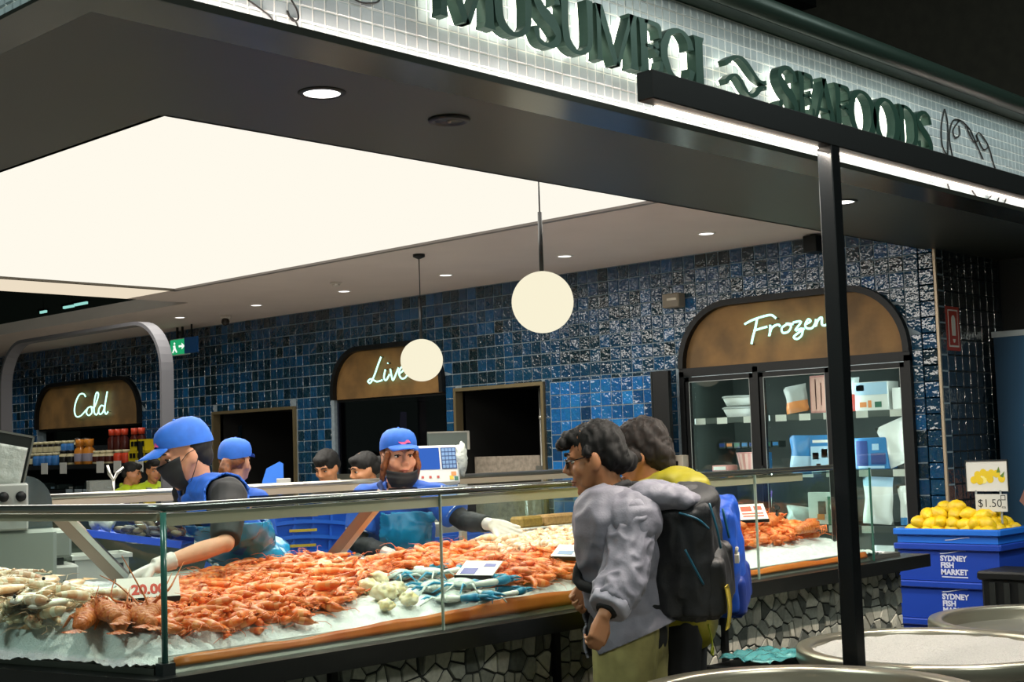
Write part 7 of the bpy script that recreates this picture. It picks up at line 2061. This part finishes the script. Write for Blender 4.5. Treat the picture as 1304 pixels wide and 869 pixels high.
for i, (u, v) in enumerate(((.18, .38), (.28, .55), (.42, .62), (.42, .38), (.58, .4), (.62, .6), (.74, .58), (.86, .42), (.52, .55), (.33, .35))):
    q.prism([(u+.085*math.cos(a), v+.13*math.sin(a)) for a in [2*PI*k/14 for k in range(14)]], f, .0002+i*.0002, .001+i*.0002, 1 if i == 3 else 0)
q.prism([(.74, .62), (.80, .82), (.84, .62)], f, .002, .003, 2).prism([(.82, .5), (.94, .66), (.90, .45)], f, .002, .0035, 2)
put('lemon_picture', q, [mat('print_yellow', '#d9bb1c', .5), mat('print_pale_yellow', '#e3d77a', .5), mat('print_green', '#5b7a2a', .5)], t)
f2_ = lambda u, v, d: (sx-.012-d, 3.425-u, 1.125+v)
put('price_card', MB().prism([(0, 0), (.18, 0), (.18, .095), (0, .095)], f2_, -.003, 0), mat('card_paper', '#c2c3bd', .6), t)
put('price_digits', text_mesh('$1.50', .062, lambda u, v, d: f2_(u+.012, v+.025, d+.0002), .001, -.0004), mat('marker_black', '#15181a', .6), t)
put('small_print', text_mesh('ea', .026, lambda u, v, d: f2_(u+.148, v+.018, d+.0002), .001, -.0002), mat('marker_black', '#15181a', .6), t)
put('corner_box', MB().prism([(.145, .062), (.172, .062), (.172, .09), (.145, .09)], f2_, .0001, .0008).prism([(.149, .066), (.168, .066), (.168, .086), (.149, .086)], f2_, .0008, .0012, 1), [mat('marker_black', '#15181a', .6), mat('card_paper', '#c2c3bd', .6)], t)
put('stake', MB().box((sx, 3.42, 1.0), (sx+.004, 3.43, 1.24)).box((sx, 3.28, 1.0), (sx+.004, 3.29, 1.24)), mat('clear_stake', '#8f9898', .2), t)

# dark crate and pull-up banner at the right edge
p = onZ(1240, 727, .9)
t = thing('black_crate', 'black ribbed crate standing behind the right-hand steel tub', 'crate', (6.9, 2.8, 0))
put('shell', MB().box((6.75, 2.45, .0), (7.05, 3.17, .84), bev=.015), M_black, t)
rb_ = MB()
for k in range(9): rb_.box((6.738, 2.49+k*.075, .08), (6.752, 2.52+k*.075, .80))
put('ribs', rb_, mat('black_rib', '#1c1f1e', .4), t)['kind'] = 'stuff'; put('rim', MB().box((6.735, 2.435, .81), (7.065, 3.185, .855), bev=.01), M_black, t)
bx = 9.35; yl = onX(1265, 425, bx).y
t = thing('pull_up_banner', 'blue pull-up banner with white crest, pink line and pink fish print at the right edge', 'banner', (bx, yl-.45, 0))
f = lambda u, v, d: (bx-d, yl-u*.9, .1+v*2.13)
m_b = bpy.data.materials.new('banner_print'); m_b.use_nodes = True
nt = m_b.node_tree; b = nt.nodes['Principled BSDF']; b.inputs['Roughness'].default_value = .55
tc = nt.nodes.new('ShaderNodeTexCoord'); sp_ = nt.nodes.new('ShaderNodeSeparateXYZ'); nt.links.new(tc.outputs['Generated'], sp_.inputs[0])
rp = nt.nodes.new('ShaderNodeValToRGB'); nt.links.new(sp_.outputs['Y'], rp.inputs[0])
rp.color_ramp.elements[0].color = (*hx('#3d8dc0'), 1); rp.color_ramp.elements[1].color = (*hx('#173247'), 1)
nt.links.new(rp.outputs[0], b.inputs['Base Color'])
put('print_sheet', MB().prism([(0, 0), (1, 0), (1, 1), (0, 1)], f, 0, .004), m_b, t)
put('top_bar', MB().box((bx-.012, yl-.91, 2.225), (bx+.012, yl+.01, 2.265)), mat('pale_bar', '#a9b3b5', .3, .5), t)
put('foot', MB().box((bx-.12, yl-.92, 0), (bx+.12, yl+.02, .1)), M_steel2, t)
q = MB()
q.prism([(.30, .76), (.42, .76), (.42, .80), (.38, .84), (.32, .84), (.28, .80)], f, .004, .005)
q.prism([(.20, .702), (.9, .702), (.9, .708), (.20, .708)], f, .004, .005, 1)
ov = [(.13, .46), (.20, .52), (.36, .55), (.6, .54), (.8, .47), (.62, .40), (.45, .36), (.40, .31), (.34, .40), (.22, .42)]
q.prism(ov, f, .004, .0055, 2).prism([(.3, .47), (.5, .49), (.62, .455), (.48, .43)], f, .0055, .0065, 3)
put('printed_marks', q, [mat('banner_white', '#c6ced4', .5), mat('banner_pink_line', '#b77a8c', .5), mat('banner_fish', '#b78476', .5), mat('banner_fish_pale', '#caa092', .5)], t)

bpy.data.scenes.remove(TMP)
